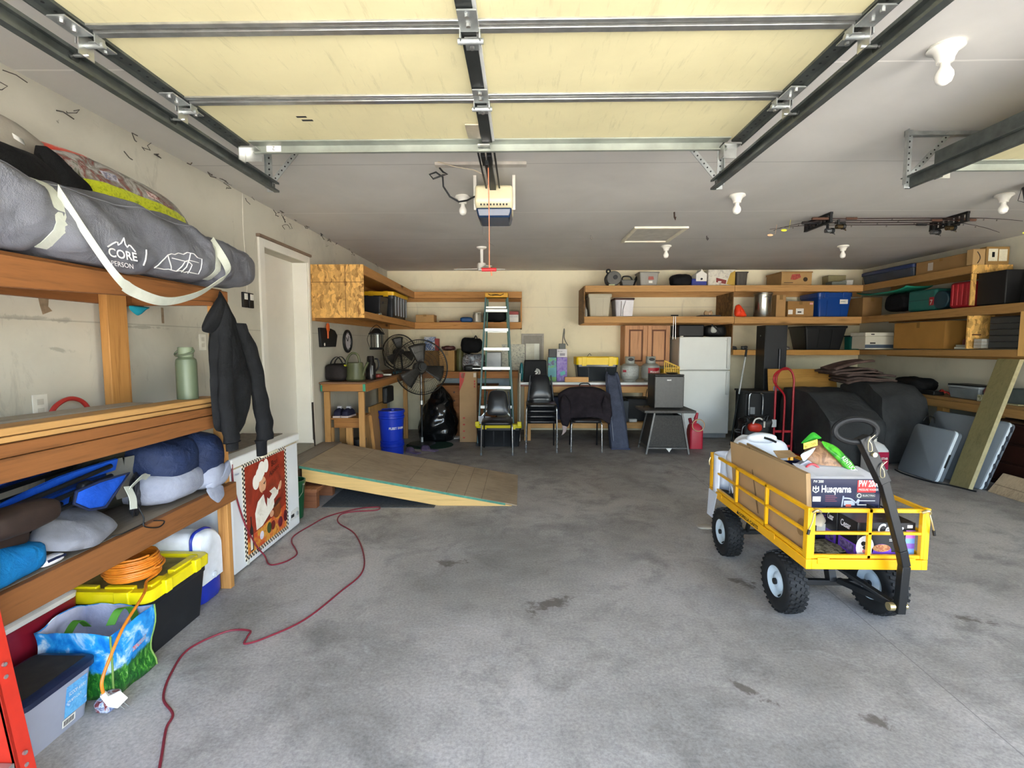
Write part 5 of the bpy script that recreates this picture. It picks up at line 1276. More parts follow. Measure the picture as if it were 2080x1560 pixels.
one('dark_plank', MB().bar((-2.296, 5.40, .03), (-2.298, 5.37, .86), .03, .02, up=(1, 0, 0)), M('#2d2722', .7), 'dark thin plank leaning against the wall between door and left bench', 'plank')

# blue drum made of two stacked pails
BLU = M('#1636b4', .3, 0, .06, 4)
t = thing('blue_pail', 'tall blue lidded pail with white store lettering in front of the left bench', 'pail', (-1.76, 6.62, 0))
c = (-1.76, 6.62, 0)
build('pail', MB().lathe([(.002, 0), (.155, 0), (.158, .12), (.168, .13), (.168, .16), (.160, .165), (.166, .20), (.148, .21), (.152, .30), (.165, .50), (.176, .51), (.176, .535), (.167, .54), (.168, .575), (.002, .575)], c, 40), BLU, t)
build('lid', MB().lathe([(.002, .577), (.176, .577), (.180, .592), (.178, .612), (.165, .612), (.16, .604), (.002, .604)], c, 40), BLU, t)
build('lid_cap', MB().cyl((c[0] + .02, c[1], .605), (c[0] + .02, c[1], .622), .03, n=16), BLU, t)
def wrap_text(body, size, c, r, a0, z, mat, par, bold=0.):
    """lettering bent around an upright cylinder, starting at angle a0 (degrees, -90 faces the camera)"""
    mb = text(body, size, (0, 0, 0), (1, 0, 0), (0, 0, 1), mat, None, bold=bold, ext=0)
    for v in mb.v:
        a = R(a0) + v.x / r; zz = v.z; v.x, v.y, v.z = c[0] + r * math.cos(a), c[1] + r * math.sin(a), z + zz
    return build('lettering', mb, mat, par)
wrap_text('FLEET FARM', .042, c, .1605, -88, .365, WHITEP, t, .001)
build('side_label', MB().grid(lambda u, v: Vector((c[0] + (.1575 + .010 * v) * math.cos(R(-168 + 14 * u)), c[1] + (.1575 + .010 * v) * math.sin(R(-168 + 14 * u)), .30 + .16 * v)), 5, 3), M('#8fa2d8', .4, 0, .3, 40), t)

# fans
def cage_fan(name, label, c, rad, yaw, tilt, stand):
    t = thing(name, label, 'fan', (c[0], c[1], 0 if stand == 'floor' else 1.064))
    T = Matrix.Translation(c) @ Matrix.Rotation(yaw, 4, 'Z') @ Matrix.Rotation(tilt, 4, 'X')   # local -Y is the fan's front
    WIRE = M('#2a2723', .5, .3)
    fr, bk = MB(), MB()
    for mb, yy, dep in ((fr, -.075, -.02), (bk, .06, .02)):
        for q in (1., .92, .55, .26): mb.torus((0, yy * (1 if q < .95 else .2) + (dep if q < .9 else 0), 0), rad * q, .0022 if q < 1 else .006, 'y', 44, 5, T=T)
        nw = 72
        for k in range(nw):
            a = 2 * PI * k / nw
            P = [Vector((rad * q * math.cos(a + .25 * (1 - q)), yy * w, rad * q * math.sin(a + .25 * (1 - q)))) for q, w in ((1, .2), (.92, 1), (.6, 1.2), (.22, 1.25))]
            mb.tube([T @ p for p in P], .0016, n=4)
    build('front_cage', fr, WIRE, t); build('rear_cage', bk, WIRE, t)
    for k in range(3):
        a0 = R(100 + 120 * k)
        def f(u, v):
            r = rad * (.16 + .70 * v); w = rad * (.14 + .30 * v)
            a = a0 + (u - .5) * w / r * 1.5
            return T @ Vector((r * math.cos(a), -.02 + .05 * (u - .5), r * math.sin(a)))
        build('blade', MB().grid(f, 6, 8), M('#403e3b', .4, .4, .1, 8), t, solid=.003)
    hub = MB()
    for y0, y1, r in ((-.06, -.02, rad * .15), (.02, .16, rad * .22)):
        p, q = T @ Vector((0, y0, 0)), T @ Vector((0, y1, 0)); hub.cyl(p, q, r, n=24)
    build('motor', hub, M('#4a4844', .35, .4), t, bevel=.006)
    build('badge', MB().cyl(T @ Vector((0, -.103, 0)), T @ Vector((0, -.095, 0)), rad * .12, n=20), BLACK, t)
    return t, T
t, T = cage_fan('pedestal_fan', 'large dark caged pedestal fan in front of the garbage bag', (-1.46, 7.2, 1.16), .40, R(30), R(-8), 'floor')
P = (-1.485, 7.30)
build('pole', MB().cyl((P[0], P[1], .03), (P[0], P[1], .62), .014).cyl((P[0], P[1], .60), (P[0], P[1], 1.05), .017, m=1), [BLACK, M('#7b7a76', .3, .8)], t)
build('yoke', MB().bar((P[0], P[1], 1.05), (P[0] + .0, P[1] - .01, 1.16), .05, .04, up=(0, 1, 0)), DARKST, t, bevel=.006)
build('base', MB().lathe([(.002, 0), (.20, 0), (.20, .012), (.05, .03), (.002, .03)], (P[0], P[1], .008), 32), M('#1d1f1e', .5), t)
build('pole_collar', MB().cyl((P[0], P[1], .60), (P[0], P[1], .66), .024).cyl((P[0], P[1], .03), (P[0], P[1], .11), .019), M('#cfcfca', .3, .5), t)
t2, T = cage_fan('bench_fan', 'smaller dark caged fan standing on the left bench', (-1.95, 7.92, 1.37), .275, R(35), R(-6), 'bench')
build('foot', MB().lathe([(.002, 0), (.12, 0), (.11, .02), (.02, .035), (.002, .035)], (-1.93, 8.0, 1.064), 24).cyl((-1.93, 8.0, 1.09), (-1.95, 7.98, 1.37), .015), BLACK, t2)
build('side_arm', MB().tube([T @ Vector((-.275, .0, 0)), T @ Vector((-.24, .05, -.20)), T @ Vector((-.10, .06, -.29)), T @ Vector((0, .06, -.28))], .008, n=6), BLACK, t2)
one('green_mat', MB().lathe([(.002, 0), (.33, 0), (.33, .006), (.002, .007)], (-1.36, 7.24, .001), 36, sx=1.05, sy=.9), cloth('#1d3a2c', None, .95), 'round dark green mat on the floor beneath the pedestal fan', 'mat')
for i, (x, y, rz, lb) in enumerate(((-1.50, 6.72, .9, 'left purple slipper on the floor by the blue pail'), (-1.30, 6.86, 1.2, 'right purple slipper on the floor nearer the round green mat'))):
    t = thing('slipper', lb, 'slipper', (x, y, 0), rz, 'purple slippers')
    build('sole', MB().prism([(-.045, -.13, 0), (.045, -.13, 0), (.042, 0, 0), (.052, .09, 0), (0, .14, 0), (-.052, .09, 0), (-.042, 0, 0)], (0, 0, .022)), M('#6f5f78', .8), t, local=True, bevel=.006)
    build('upper', puff(MB(), [(-.05, .0, .022), (.05, .0, .022), (.055, .09, .022), (0, .145, .022), (-.055, .09, .022)], .055, 0, 6, nrm=(0, 0, 1)), cloth('#5f5169', None, .9), t, local=True)

# garbage bag, tall carton, drawers and bench behind them
def gbag(u, v):
    a = 2 * PI * u
    prof = [(0, .24), (.02, .275), (.15, .30), (.35, .29), (.55, .25), (.72, .20), (.86, .14), (.95, .07), (1, .02)]
    for (v0, r0), (v1, r1) in zip(prof, prof[1:]):
        if v <= v1: r = r0 + (r1 - r0) * (v - v0) / (v1 - v0); break
    p = Vector((math.cos(a) * r, math.sin(a) * r * .85, v * .84))
    w = noise.noise(p * 5 + Vector((3, 0, 0))) * .05 + abs(noise.noise(Vector((a * 1.8, v * 5, 2)))) * .045 + noise.noise(p * 15) * .012
    k = 1 + (w / max(.05, r)) * .8
    return Vector((-1.33 + .07 * v + p.x * k, 7.68 + p.y * k, .004 + p.z * (1 + .03 * noise.noise(p * 7))))
one('garbage_bag', MB().grid(gbag, 64, 48, cu=True), M('#0b0c0d', .16, 0, .2, 8, .35, 14, .7), 'shiny black garbage bag standing behind the pedestal fan', 'garbage bag', ang=80)
t = thing('tall_box', 'tall narrow cardboard box with red print standing left of the green ladder', 'box', (-.815, 7.56, 0))
build('carton_body', MB().prism([(-.945, 7.47, .002), (-.685, 7.47, .002), (-.685, 7.54, 1.072), (-.950, 7.54, 1.072)], (0, .12, 0)), M('#a5855f', .8, 0, .1, 4), t, bevel=.004)
RDI = M('#b03a32', .6)
def tf(x, z, d=.0015): return (x, 7.47 + .07 * z / 1.07 - d, z)
def tquad(x0, z0, x1, z1, mat, name, poly=None):
    pts = poly or [(x0, z0), (x1, z0), (x1, z1), (x0, z1)]
    build(name, MB().prism([tf(x, z) for x, z in pts], (0, .0012, 0)), mat, t)
tquad(0, 0, 0, 0, RDI, 'red_corner', [(-.948, .78), (-.885, .93), (-.86, 1.06), (-.948, 1.06)])
tquad(-.925, .98, -.885, 1.05, M('#d9c8b0', .5), 'printed_seal'); tquad(-.735, .99, -.695, 1.055, M('#cfc3b2', .5), 'paper_patch')
for k, z in enumerate((.915, .875, .835)): tquad(-.728, z, -.708, z + .025, RDI, 'printed_symbol')
for k, z in enumerate((.36, .26, .16, .06)): tquad(-.895, z, -.865, z + .022, RDI, 'printed_symbol')
text('FLAT PACK LEDGE', .058, (-.80, 7.4775, .10), (0, .065, 1), (-1, 0, 0), RDI, t, width=.82)
t = thing('drawer_chest', 'wooden drawer chest behind the garbage bag and the tall box', 'chest', (-.85, 8.2, 0))
DW = wood('x', '#9a6436', '#6d431f')
build('carcass', MB().box(-1.34, 7.98, .05, -.42, 8.40, .80), DW, t, bevel=.004)
build('top', MB().box(-1.37, 7.95, .802, -.39, 8.42, .83), DW, t, bevel=.006); build('plinth', MB().box(-1.30, 8.0, 0, -.46, 8.38, .048), DW, t)
for zz, h in ((.66, .12), (.52, .12), (.32, .18), (.08, .22)):
    for x0, x1 in (((-1.32, -1.21), (-1.20, -.98), (-.96, -.70), (-.68, -.44)) if h < .15 else ((-1.32, -1.21), (-1.20, -.98), (-.96, -.44))):
        d = build('drawer', MB().box(x0, 7.966, zz, x1, 7.979, zz + h), DW, t, bevel=.005)
        xm = (x0 + x1) / 2
        build('knob', MB().cyl((xm, 7.945, zz + h / 2), (xm, 7.966, zz + h / 2), .013, n=12), M('#4a2c18', .4), d)
one('white_dish', MB().lathe([(.002, 0), (.075, 0), (.09, .02), (.002, .02)], (-1.06, 7.80, .001), 22), WHITEP, 'white dish on the floor between the garbage bag and the tall box', 'dish')
t = thing('rear_bench', 'red-brown timber bench behind the green ladder', 'bench', (-.67, 8.3, 0))
RB = wood('x', '#a8703c', '#7a4a22')
build('bench_top', MB().box(-1.66, 8.0, 1.028, -.06, 8.58, 1.046), RB, t); build('front_apron', MB().box(-1.66, 8.0, .942, -.06, 8.036, 1.026), RB, t, bevel=.003)
build('leg', MB().box(-.16, 8.04, 0, -.07, 8.13, 1.026), BZ, t); build('leg', MB().box(-1.66, 8.04, 0, -1.60, 8.13, 1.026), BZ, t)
build('back_panel', MB().box(-1.32, 8.47, .76, -.20, 8.50, .92), M('#9fb0b8', .5), t)

carton(-1.36, 8.17, 1.047, -1.11, 8.45, 1.385, 'brown carton on the rear bench behind the pedestal fan', mat=M('#a9834f', .8, 0, .1, 5))
one('tool_pile', MB().soft((-1.22, 8.25, 1.425), (.11, .07, .035), .7, .35, 22, 5), M('#4b2622', .5, 0, .4, 20), 'dark red tool lying on the brown carton of the rear bench', 'tool')
t = thing('picture_box', 'blue and white printed box on a stack at the left end of the rear bench', 'box', (-1.56, 8.46, 1.38))
build('carton_body', MB().box(-1.655, 8.42, 1.383, -1.475, 8.55, 1.615), print_mat('blue_box', ['#c9ccd2', '#3c66a8', '#dfe2e4', '#2f4f86'], 9, .4), t, bevel=.003)
build('red_spine', MB().box(-1.474, 8.42, 1.383, -1.41, 8.55, 1.585), M('#a33630', .5), t, bevel=.003)
carton(-1.66, 8.40, 1.047, -1.40, 8.57, 1.381, 'carton under the blue printed box, behind the pedestal fan', mat=CARDD)
one('olive_canister', MB().lathe([(.002, 0), (.058, 0), (.06, .01), (.06, .33), (.045, .37), (.002, .37)], (-1.035, 8.30, 1.047), 24), M('#4f4e2c', .5), 'tall olive canister on the rear bench beside the brown carton', 'canister')
t = thing('clear_bag', 'clear plastic bag of odds and ends on the rear bench, under the black backpack', 'bag', (-.80, 8.30, 1.047))
build('plastic_film', MB().soft((-.81, 8.30, 1.19), (.185, .16, .142), .5, .12, 9, 4), print_mat('bag_contents', ['#34363a', '#5d6066', '#8f9399', '#4d3a38', '#b5b8bb', '#2a2b2e'], 13, .15), t)
t = thing('backpack', 'crumpled black backpack heaped on the clear bag', 'backpack', (-.84, 8.33, 1.34))
build('pack', MB().soft((-.845, 8.33, 1.47), (.18, .13, .125), .6, .16, 8, 5), BLK, t, ang=80); build('grab_loop', MB().tube(curve([(-.80, 8.33, 1.57), (-.77, 8.33, 1.63), (-.74, 8.33, 1.57)]), .010, n=8), BLACK, t)
t = thing('black_drill', 'black power tool lying in front of the clear bag on the rear bench', 'power tool', (-.78, 8.08, 1.047))
build('motor_body', MB().soft((-.86, 8.09, 1.10), (.08, .04, .052), .5, n=18).cyl((-.80, 8.09, 1.10), (-.68, 8.09, 1.10), .035), BLACK, t); build('chrome_strip', MB().box(-.80, 8.048, 1.09, -.66, 8.056, 1.103), STEEL, t)
one('grey_case', MB().box(-.60, 8.30, 1.047, -.34, 8.52, 1.36), M('#8b8f90', .35, .2, .1, 5), 'grey metal case standing on the rear bench behind the ladder', 'case', bevel=.012)
t = thing('printed_poster', 'pale speckled picture panel leaning on the wall behind the ladder', 'panel', (-.15, 8.5, 1.047))
build('board', MB().prism([(-.345, 8.48, 1.05), (.05, 8.48, 1.05), (.05, 8.57, 1.49), (-.345, 8.57, 1.49)], (0, .012, 0)), print_mat('speckle', ['#8f9286', '#c3c4b6', '#dcdccb', '#a9aa9e', '#d5d6c6'], 24, .5), t)

# green step ladder
GL = M('#4a6b6c', .45, 0, .08, 10); GL2 = M('#44705f', .5, 0, .1, 10); RUNG = M('#dfe3df', .35, .3, .06, 8)
t = thing('green_ladder', 'tall green fibreglass step ladder with yellow top cap before the rear bench', 'ladder', (-.36, 7.6, 0))
def lx(z, s): return -.378 + s * (.162 + (.272 - .162) * (1 - z / 2.2))
def ly(z): return 7.26 + (7.52 - 7.26) * z / 2.2
for s in (-1, 1):
    a, b = Vector((lx(0, s), ly(0), .004)), Vector((lx(2.19, s), ly(2.19), 2.19))
    build('front_rail', MB().bar(a, b, .026, .07, up=(0, 1, 0)), GL, t, bevel=.003)
    build('rear_rail', MB().bar((-.378 + s * .235, 7.90, .004), (-.378 + s * .14, 7.62, 2.17), .022, .05, up=(0, 1, 0)), GL2, t, bevel=.003)
    build('foot', MB().box(a.x - .022, a.y - .05, 0, a.x + .022, a.y + .05, .035), BLACK, t)
build('top_cap', MB().box(-.55, 7.44, 2.185, -.205, 7.68, 2.252), M('#dba11e', .4, 0, .05), t, bevel=.008)
mk = MB(); mk.tube(curve([(-.50, 7.4385, 2.235), (-.46, 7.4385, 2.215), (-.42, 7.4385, 2.225), (-.36, 7.4385, 2.225), (-.32, 7.4385, 2.215), (-.27, 7.4385, 2.235)]), .006, n=5); mk.tube(curve([(-.44, 7.4385, 2.21), (-.378, 7.4385, 2.215), (-.31, 7.4385, 2.21)]), .006, n=5)
build('cap_emblem', mk, M('#5a4514', .5), t)
for k in range(7):
    z = .28 + .285 * k
    build('step', MB().box(lx(z, -1) + .012, ly(z) - .04, z - .022, lx(z, 1) - .012, ly(z) + .045, z + .022), RUNG, t, bevel=.003)
for z in (.5, 1.08, 1.65): build('rear_brace', MB().bar((-.378 - .2, 7.9 - .13 * z, z + .03), (-.378 + .2, 7.9 - .13 * z, z + .03), .03, .02), RUNG, t)
build('tool_tray', MB().box(-.53, 7.40, 2.02, -.23, 7.50, 2.05), RUNG, t, bevel=.003)
for s in (-1, 1):
    build('knee_brace', MB().bar((-.378 + s * .10, ly(.57) - .03, .555), (lx(.38, s) - s * .012, ly(.38) - .03, .40), .016, .004, up=(0, 1, 0)), RUNG, t)
    build('spreader', MB().bar((lx(1.25, s), ly(1.25) + .03, 1.25), (-.378 + s * .19, 7.78, 1.22), .018, .004, up=(0, 0, 1)), STEEL, t)
# ------------------------------------------------------------------ centre of the back wall
tt = tote(-.665, 7.14, -.005, 7.235, .335, 'storage_tote', 'black storage tote with yellow lid tucked under the front black chair', TOTEB, YEL, ribs=4, lidh=.045)
for x in (-.645, -.035): build('lid_clip', MB().box(x - .03, 7.125, .30, x + .03, 7.16, .372), YEL, tt, bevel=.006)
mb = MB().box(-.63, 7.15, .337, -.28, 7.225, .355).prism([(-.63, 7.16, .356), (-.45, 7.16, .356), (-.45, 7.16, .44), (-.63, 7.16, .45)], (0, .012, 0))
one('papers', mb, M('#cfd2d8', .6, 0, .12, 20), 'loose white papers lying on the yellow tote lid under the chair', 'papers')

VIN = M('#15171b', .28, 0, .12, 10, .05, 40, .6); CHR = M('#b9bbbd', .22, .9, .2, 16)
def vinyl_chair(label, group=None):
    t = thing('stacking_chair', label, 'chair', group=group)
    # seen from the front: -Y is the front
    build('seat', loft(MB(), [rrect(-.195, -.02, .195, .40, .06, .405), rrect(-.21, -.035, .21, .41, .07, .420), rrect(-.21, -.035, .21, .41, .07, .440), rrect(-.19, -.01, .19, .39, .07, .458)]), VIN, t, local=True, bevel=.006)
    def back(u, v):
        w = .165 - .045 * v; q = 2 * u - 1
        return Vector((w * q, .385 + .075 * v - .012 * (1 - q * q) + .0 * v, .49 + .34 * v))
    def bk(u, v):
        a = 2 * PI * u; sg = lambda x, p: math.copysign(abs(x) ** p, x)
        w, h = .168, .175; cz = .655
        zz = cz + h * sg(math.sin(a), .45) * v; xx = (w - .045 * (zz - .49) / .34) * sg(math.cos(a), .45) * v
        return Vector((xx, .39 + .08 * (zz - .49) / .34 - .028 * (1 - v ** 3), zz))
    mb = MB().grid(bk, 40, 8, cu=True).grid(lambda u, v: bk(u, v) + Vector((0, .03 + .012 * (1 - v), 0)), 40, 4, cu=True)
    mb.grid(lambda u, v: bk(u, 1) + Vector((0, .03 * v, 0)), 40, 2, cu=True)
    build('backrest', mb, VIN, t, local=True, ang=60)
    for s in (-1, 1):
        build('front_leg', MB().tube(curve([(s * .20, .03, .41), (s * .206, -.01, .395), (s * .208, -.02, .30), (s * .212, -.035, .004)], 5), .0105, n=10), CHR, t, local=True)
        build('rear_leg', MB().tube(curve([(s * .15, .425, .82), (s * .175, .40, .56), (s * .19, .385, .44), (s * .195, .41, .25), (s * .20, .46, .004)], 5), .0105, n=10), M('#26272a', .3, .6), t, local=True)
        build('foot_cap', MB().cyl((s * .212, -.0352, .0), (s * .212, -.0345, .035), .013, n=10), M('#6d6f70', .5), t, local=True)
    build('side_rail', MB().tube([(-.20, .03, .41), (-.195, .30, .405)], .009, n=8).tube([(.20, .03, .41), (.195, .30, .405)], .009, n=8).tube([(-.20, .06, .400), (.20, .06, .400)], .008, n=8), CHR, t, local=True)
    return t
ch = vinyl_chair('black vinyl chair standing alone in front of the yellow-lidded tote', 'black stacking chairs')
ch.location = (-.335, 6.63, 0); ch.rotation_euler = (0, 0, .02)
for k in range(4):
    lbs = ('bottom black chair of the stack in front of the long bench', 'second black chair from the floor in the stack', 'third black chair from the floor in the stack', 'top black chair of the stack in front of the long bench')
    dup(ch, (.272, 6.79 - .004 * k, .074 * k), 0, lbs[k], 'black stacking chairs')
dup(ch, (.898, 6.84, 0), -.03, 'black chair with a dark coat draped over it', 'black stacking chairs')
CT = cloth('#2c262b', '#1b171b', .92, .5, 10)
t = thing('coat', 'dark plum padded coat draped over the chair back, sleeve hanging', 'coat', (.90, 6.98, .45))
def coat(u, v):
    # draped over the back: u across, v from the front hem over the top to the rear
    x = .90 + (.66 * (u - .5)) * (1 + .12 * math.sin(PI * v))
    L = [(.47, 6.93), (.60, 7.00), (.74, 7.10), (.845, 7.17), (.865, 7.235), (.80, 7.275), (.66, 7.29)]
    q = v * 6; i = min(5, int(q)); f = q - i
    z = L[i][0] + (L[i + 1][0] - L[i][0]) * f; y = L[i][1] + (L[i + 1][1] - L[i][1]) * f
    e = abs(2 * u - 1)
    z -= .10 * e ** 3; y -= .02 * math.sin(u * 16) * .5
    z += .012 * noise.noise(Vector((x * 8, v * 5, 1))); y += .02 * noise.noise(Vector((x * 6, v * 6, 4))) - .012 * abs(math.sin(v * 14))
    return Vector((x, y, z))
build('body', MB().grid(coat, 36, 26), CT, t, solid=.03, ang=80)
build('sleeve', puff(MB(), [(.60, 7.0, .80), (.68, 6.98, .70), (.70, 6.93, .48), (.645, 6.90, .33), (.56, 6.91, .36), (.52, 6.96, .55), (.55, 7.0, .74)], .05, .04, 7, amp=.012, nrm=(0, -1, 0)), CT, t, ang=80)
build('sleeve', puff(MB(), [(1.17, 7.02, .79), (1.26, 7.02, .68), (1.285, 7.0, .48), (1.21, 6.96, .40), (1.13, 6.96, .44), (1.12, 7.0, .65)], .05, .04, 7, amp=.012, nrm=(0, -1, 0)), CT, t, ang=80)
build('lining_corner', puff(MB(), [(.56, 6.905, .36), (.635, 6.90, .345), (.62, 6.89, .27), (.555, 6.89, .215), (.575, 6.895, .28)], .01, .01, 4, nrm=(0, -1, 0)), cloth('#a99a98', None, .8), t)
build('collar_loop', MB().tube(curve([(.84, 7.235, .885), (.85, 7.23, .915), (.90, 7.23, .925), (.97, 7.23, .92), (1.0, 7.235, .885)]), .009, n=8), BLACK, t)

# long work bench
t = thing('work_bench', 'long pine work bench with white top along the back wall', 'bench', (1.08, 8.0, 0))
PB = wood('x', '#cfa066', '#a5773f'); PBZ = wood('z', '#cfa066', '#a5773f')
build('white_top', MB().box(-.04, 7.60, .872, 2.455, 8.56, .908), M('#dfe2e2', .35, 0, .05, 5), t, bevel=.003)
build('trim_strip', MB().box(-.02, 7.615, .845, 2.16, 7.63, .870), M('#7c4228', .5), t)
build('front_beam', MB().box(.05, 7.63, .748, 2.16, 7.668, .843), PB, t, bevel=.003)
build('lower_beam', MB().box(.14, 7.66, .19, 2.16, 7.698, .275), PB, t, bevel=.003)
build('lower_shelf', MB().box(.10, 7.70, .262, 2.16, 8.50, .276), PB, t)
for x, y in ((.042, 7.622), (2.06, 7.70), (.042, 8.45), (2.06, 8.45)): build('leg', MB().box(x, y, .0, x + .098, y + .038, .843), PBZ, t, bevel=.003)
one('white_pole', MB().cyl((-.03, 7.57, .001), (-.026, 7.56, 1.05), .008, n=12), WHITEP, 'thin white pole standing at the left end of the long bench', 'pole')
t = thing('hawk_bag', 'black insulated bag with white curved emblem on the long bench', 'bag', (.21, 7.78, .909))
build('bag_body', MB().taper((.208, 7.80, .909), (.185, .12), (.168, .11), .335), cloth('#101113', None, .6, .15, 12), t, bevel=.012)
em = MB()
def arc(r0, r1, a0, a1, cx=.235, cz=1.055):
    pts = [(cx + r1 * math.cos(R(a0 + (a1 - a0) * k / 14)), cz + r1 * math.sin(R(a0 + (a1 - a0) * k / 14))) for k in range(15)] + [(cx + r0 * math.cos(R(a1 + (a0 - a1) * k / 14)), cz + r0 * math.sin(R(a1 + (a0 - a1) * k / 14))) for k in range(15)]
    for i in range(14):
        q = [pts[i], pts[i + 1], pts[28 - i], pts[29 - i]]
        em.prism([(x, 7.676 + (z - .909) * .03, z) for x, z in q], (0, .0015, 0))
arc(.052, .060, -95, 95, .228); arc(.035, .044, -110, 110, .228); arc(.0, .028, -130, 20, .222); arc(.012, .028, 20, 150, .222)
build('emblem', em, WHITEP, t)
one('teal_float', MB().soft((-.005, 7.76, 1.06), (.03, .10, .148), .75, n=20), M('#1f6b74', .4), 'teal oval pad standing left of the black insulated bag', 'pad')
one('round_plate', MB().cyl((.40, 7.97, 1.065), (.41, 7.985, 1.068), .155, n=36), M('#cfccc0', .5), 'pale round plate standing behind the black insulated bag', 'plate')
t = thing('spray_bottle_pack', 'dark purple and teal printed carton on the long bench', 'carton', (.475, 7.9, .909))
build('carton_body', MB().box(.415, 7.85, .909, .545, 8.02, 1.285), print_mat('purple_teal', ['#2a1a40', '#3a2458', '#2f7f8a', '#4d9a3a', '#31206a'], 10, .35), t, bevel=.003)
build('teal_band', MB().box(.414, 7.8485, .98, .546, 7.850, 1.12), M('#3a8d96', .4), t); build('green_band', MB().box(.414, 7.8483, .912, .546, 7.850, .975), M('#4c8a34', .4), t)
t = thing('purple_pack', 'violet printed carton right of the dark purple one on the long bench', 'carton', (.64, 7.9, .909))
build('carton_body', MB().box(.55, 7.845, .909, .715, 8.02, 1.285), print_mat('violet', ['#4b2d86', '#6a4aa6', '#8d78bd', '#3d2472'], 14, .35), t, bevel=.003)
text('FABULOSO', .03, (.56, 7.8443, 1.20), (1, 0, 0), (0, 0, 1), M('#b9a6d8', .5), t, width=.14)
build('teal_emblem', MB().prism([(.615, 7.844, .99), (.69, 7.844, 1.02), (.675, 7.844, 1.075), (.60, 7.844, 1.05)], (0, .001, 0)), M('#2f9a96', .4), t)
one('black_carton', MB().box(.425, 7.86, 1.287, .545, 7.99, 1.415), M('#16141a', .45), 'small black carton on top of the dark purple carton', 'carton', bevel=.003)
t = thing('white_carton', 'small white printed carton on top of the violet carton', 'carton', (.63, 7.92, 1.287))
build('carton_body', MB().box(.55, 7.86, 1.287, .712, 7.99, 1.415), M('#d8d4d6', .5), t, bevel=.003)
text('Brita', .035, (.565, 7.859, 1.37), (1, 0, 0), (0, 0, 1), M('#6d6a72', .5), t, width=.07)
build('printed_shape', MB().box(.60, 7.8588, 1.31, .68, 7.860, 1.35), M('#8f8b94', .5), t)
t = thing('cable_box', 'grey electrical box with looped cable standing on the white carton', 'box', (.63, 7.93, 1.416))
build('case', MB().box(.59, 7.88, 1.416, .69, 7.98, 1.50), M('#565a52', .5, 0, .1), t, bevel=.004)
build('loop', MB().tube(curve([(.645, 7.93, 1.50), (.65, 7.94, 1.60), (.665, 7.95, 1.70), (.672, 7.95, 1.735), (.676, 7.95, 1.68), (.672, 7.94, 1.60), (.69, 7.93, 1.54), (.73, 7.92, 1.47)]), .008, n=7), M('#6d6c62', .5), t)
tt = tote(.865, 7.86, 1.52, 8.30, .385, 'storage_tote', 'smoky black storage tote with a deep bright yellow lid on the long bench', M('#2c3136', .25, 0, .1, 4), M('#f0cb10', .4, 0, .04), z=.909, lidh=.115, ribs=2)
build('hasp', MB().tube(curve([(1.05, 8.0, 1.295), (1.07, 8.0, 1.325), (1.09, 8.0, 1.34), (1.11, 8.0, 1.31)]), .004, n=6), DARKST, tt)
one('wood_block', MB().box(.665, 7.665, .909, 1.03, 7.75, .985), PB, 'short pine block on the front of the long bench', 'block', bevel=.003)
def propane(c, label, red):
    t = thing('propane_tank', label, 'propane tank', c, group='propane tanks on the long bench')
    G = M('#a5a8a3', .4, .2, .12, 10)
    build('tank', MB().lathe([(.004, .022), (.10, .022), (.135, .05), (.145, .10), (.145, .20), (.135, .245), (.10, .275), (.04, .285), (.004, .285)], c, 32), G, t)
    build('foot_ring', MB().lathe([(.088, .0), (.095, .0), (.098, .03), (.085, .03)], c, 28), G, t)
    mb = MB()
    def col(u, v):
        a = R(-250 + 320 * u); return Vector((c[0] + .072 * math.cos(a), c[1] + .072 * math.sin(a), c[2] + .275 + (.115 if abs(u - .5) > .16 else .05 if v > .5 else .115) * v))
    mb.grid(lambda u, v: Vector((c[0] + .072 * math.cos(R(-245 + 310 * u)), c[1] + .072 * math.sin(R(-245 + 310 * u)), c[2] + .275 + .115 * v)), 40, 4)
    build('collar', mb, G, t, solid=.004)
    build('handle_opening', MB().prism([(c[0] + .06 * math.cos(R(a)) * .75, c[1] - .076, c[2] + .345 + .026 * math.sin(R(a))) for a in range(0, 360, 30)], (0, .006, 0)), M('#2b2622', .6), t)
    build('valve', MB().cyl((c[0], c[1], c[2] + .28), (c[0], c[1], c[2] + .34), .02, n=14).cyl((c[0], c[1], c[2] + .34), (c[0], c[1], c[2] + .36), .032, n=14), M('#a3884a', .35, .8), t)
    def patch(a0, a1, z0, z1, mat, nm, r=.1468): build(nm, MB().grid(lambda u, v: Vector((c[0] + r * math.cos(R(a0 + (a1 - a0) * u)), c[1] + r * math.sin(R(a0 + (a1 - a0) * u)), c[2] + z0 + (z1 - z0) * v)), 10, 3), mat, t)
    if red:
        patch(-118, -40, .12, .215, M('#b5182c', .4), 'red_label'); wrap_text("Menard's", .045, c, .148, -106, c[2] + .14, WHITEP, t, .001)
    else:
        patch(-150, -45, .09, .215, M('#b7bab6', .45, 0, .25, 60), 'white_label'); patch(-146, -122, .15, .185, M('#b03a4a', .4), 'red_mark', .1478)
    return t
propane((1.69, 7.82, .909), 'plain grey propane tank with pale label, nearer the yellow-lidded tote', False)
propane((2.035, 7.90, .909), 'grey propane tank with red label in front of the oak cabinet', True)
t = thing('yellow_crate', 'yellow slatted crate on the long bench beside the white refrigerator', 'crate', (2.30, 7.9, .909))
cr = MB()
for k in range(8): cr.bar((2.225 + .033 * k, 7.80, .92), (2.225 + .033 * k, 7.80, 1.23 - .014 * k), .012, .014, up=(0, 1, 0))
for q in (.93, 1.03, 1.12): cr.bar((2.22, 7.80, q), (2.46, 7.80, q), .012, .02)
cr.bar((2.22, 7.80, 1.235), (2.46, 7.80, 1.13), .02, .02)
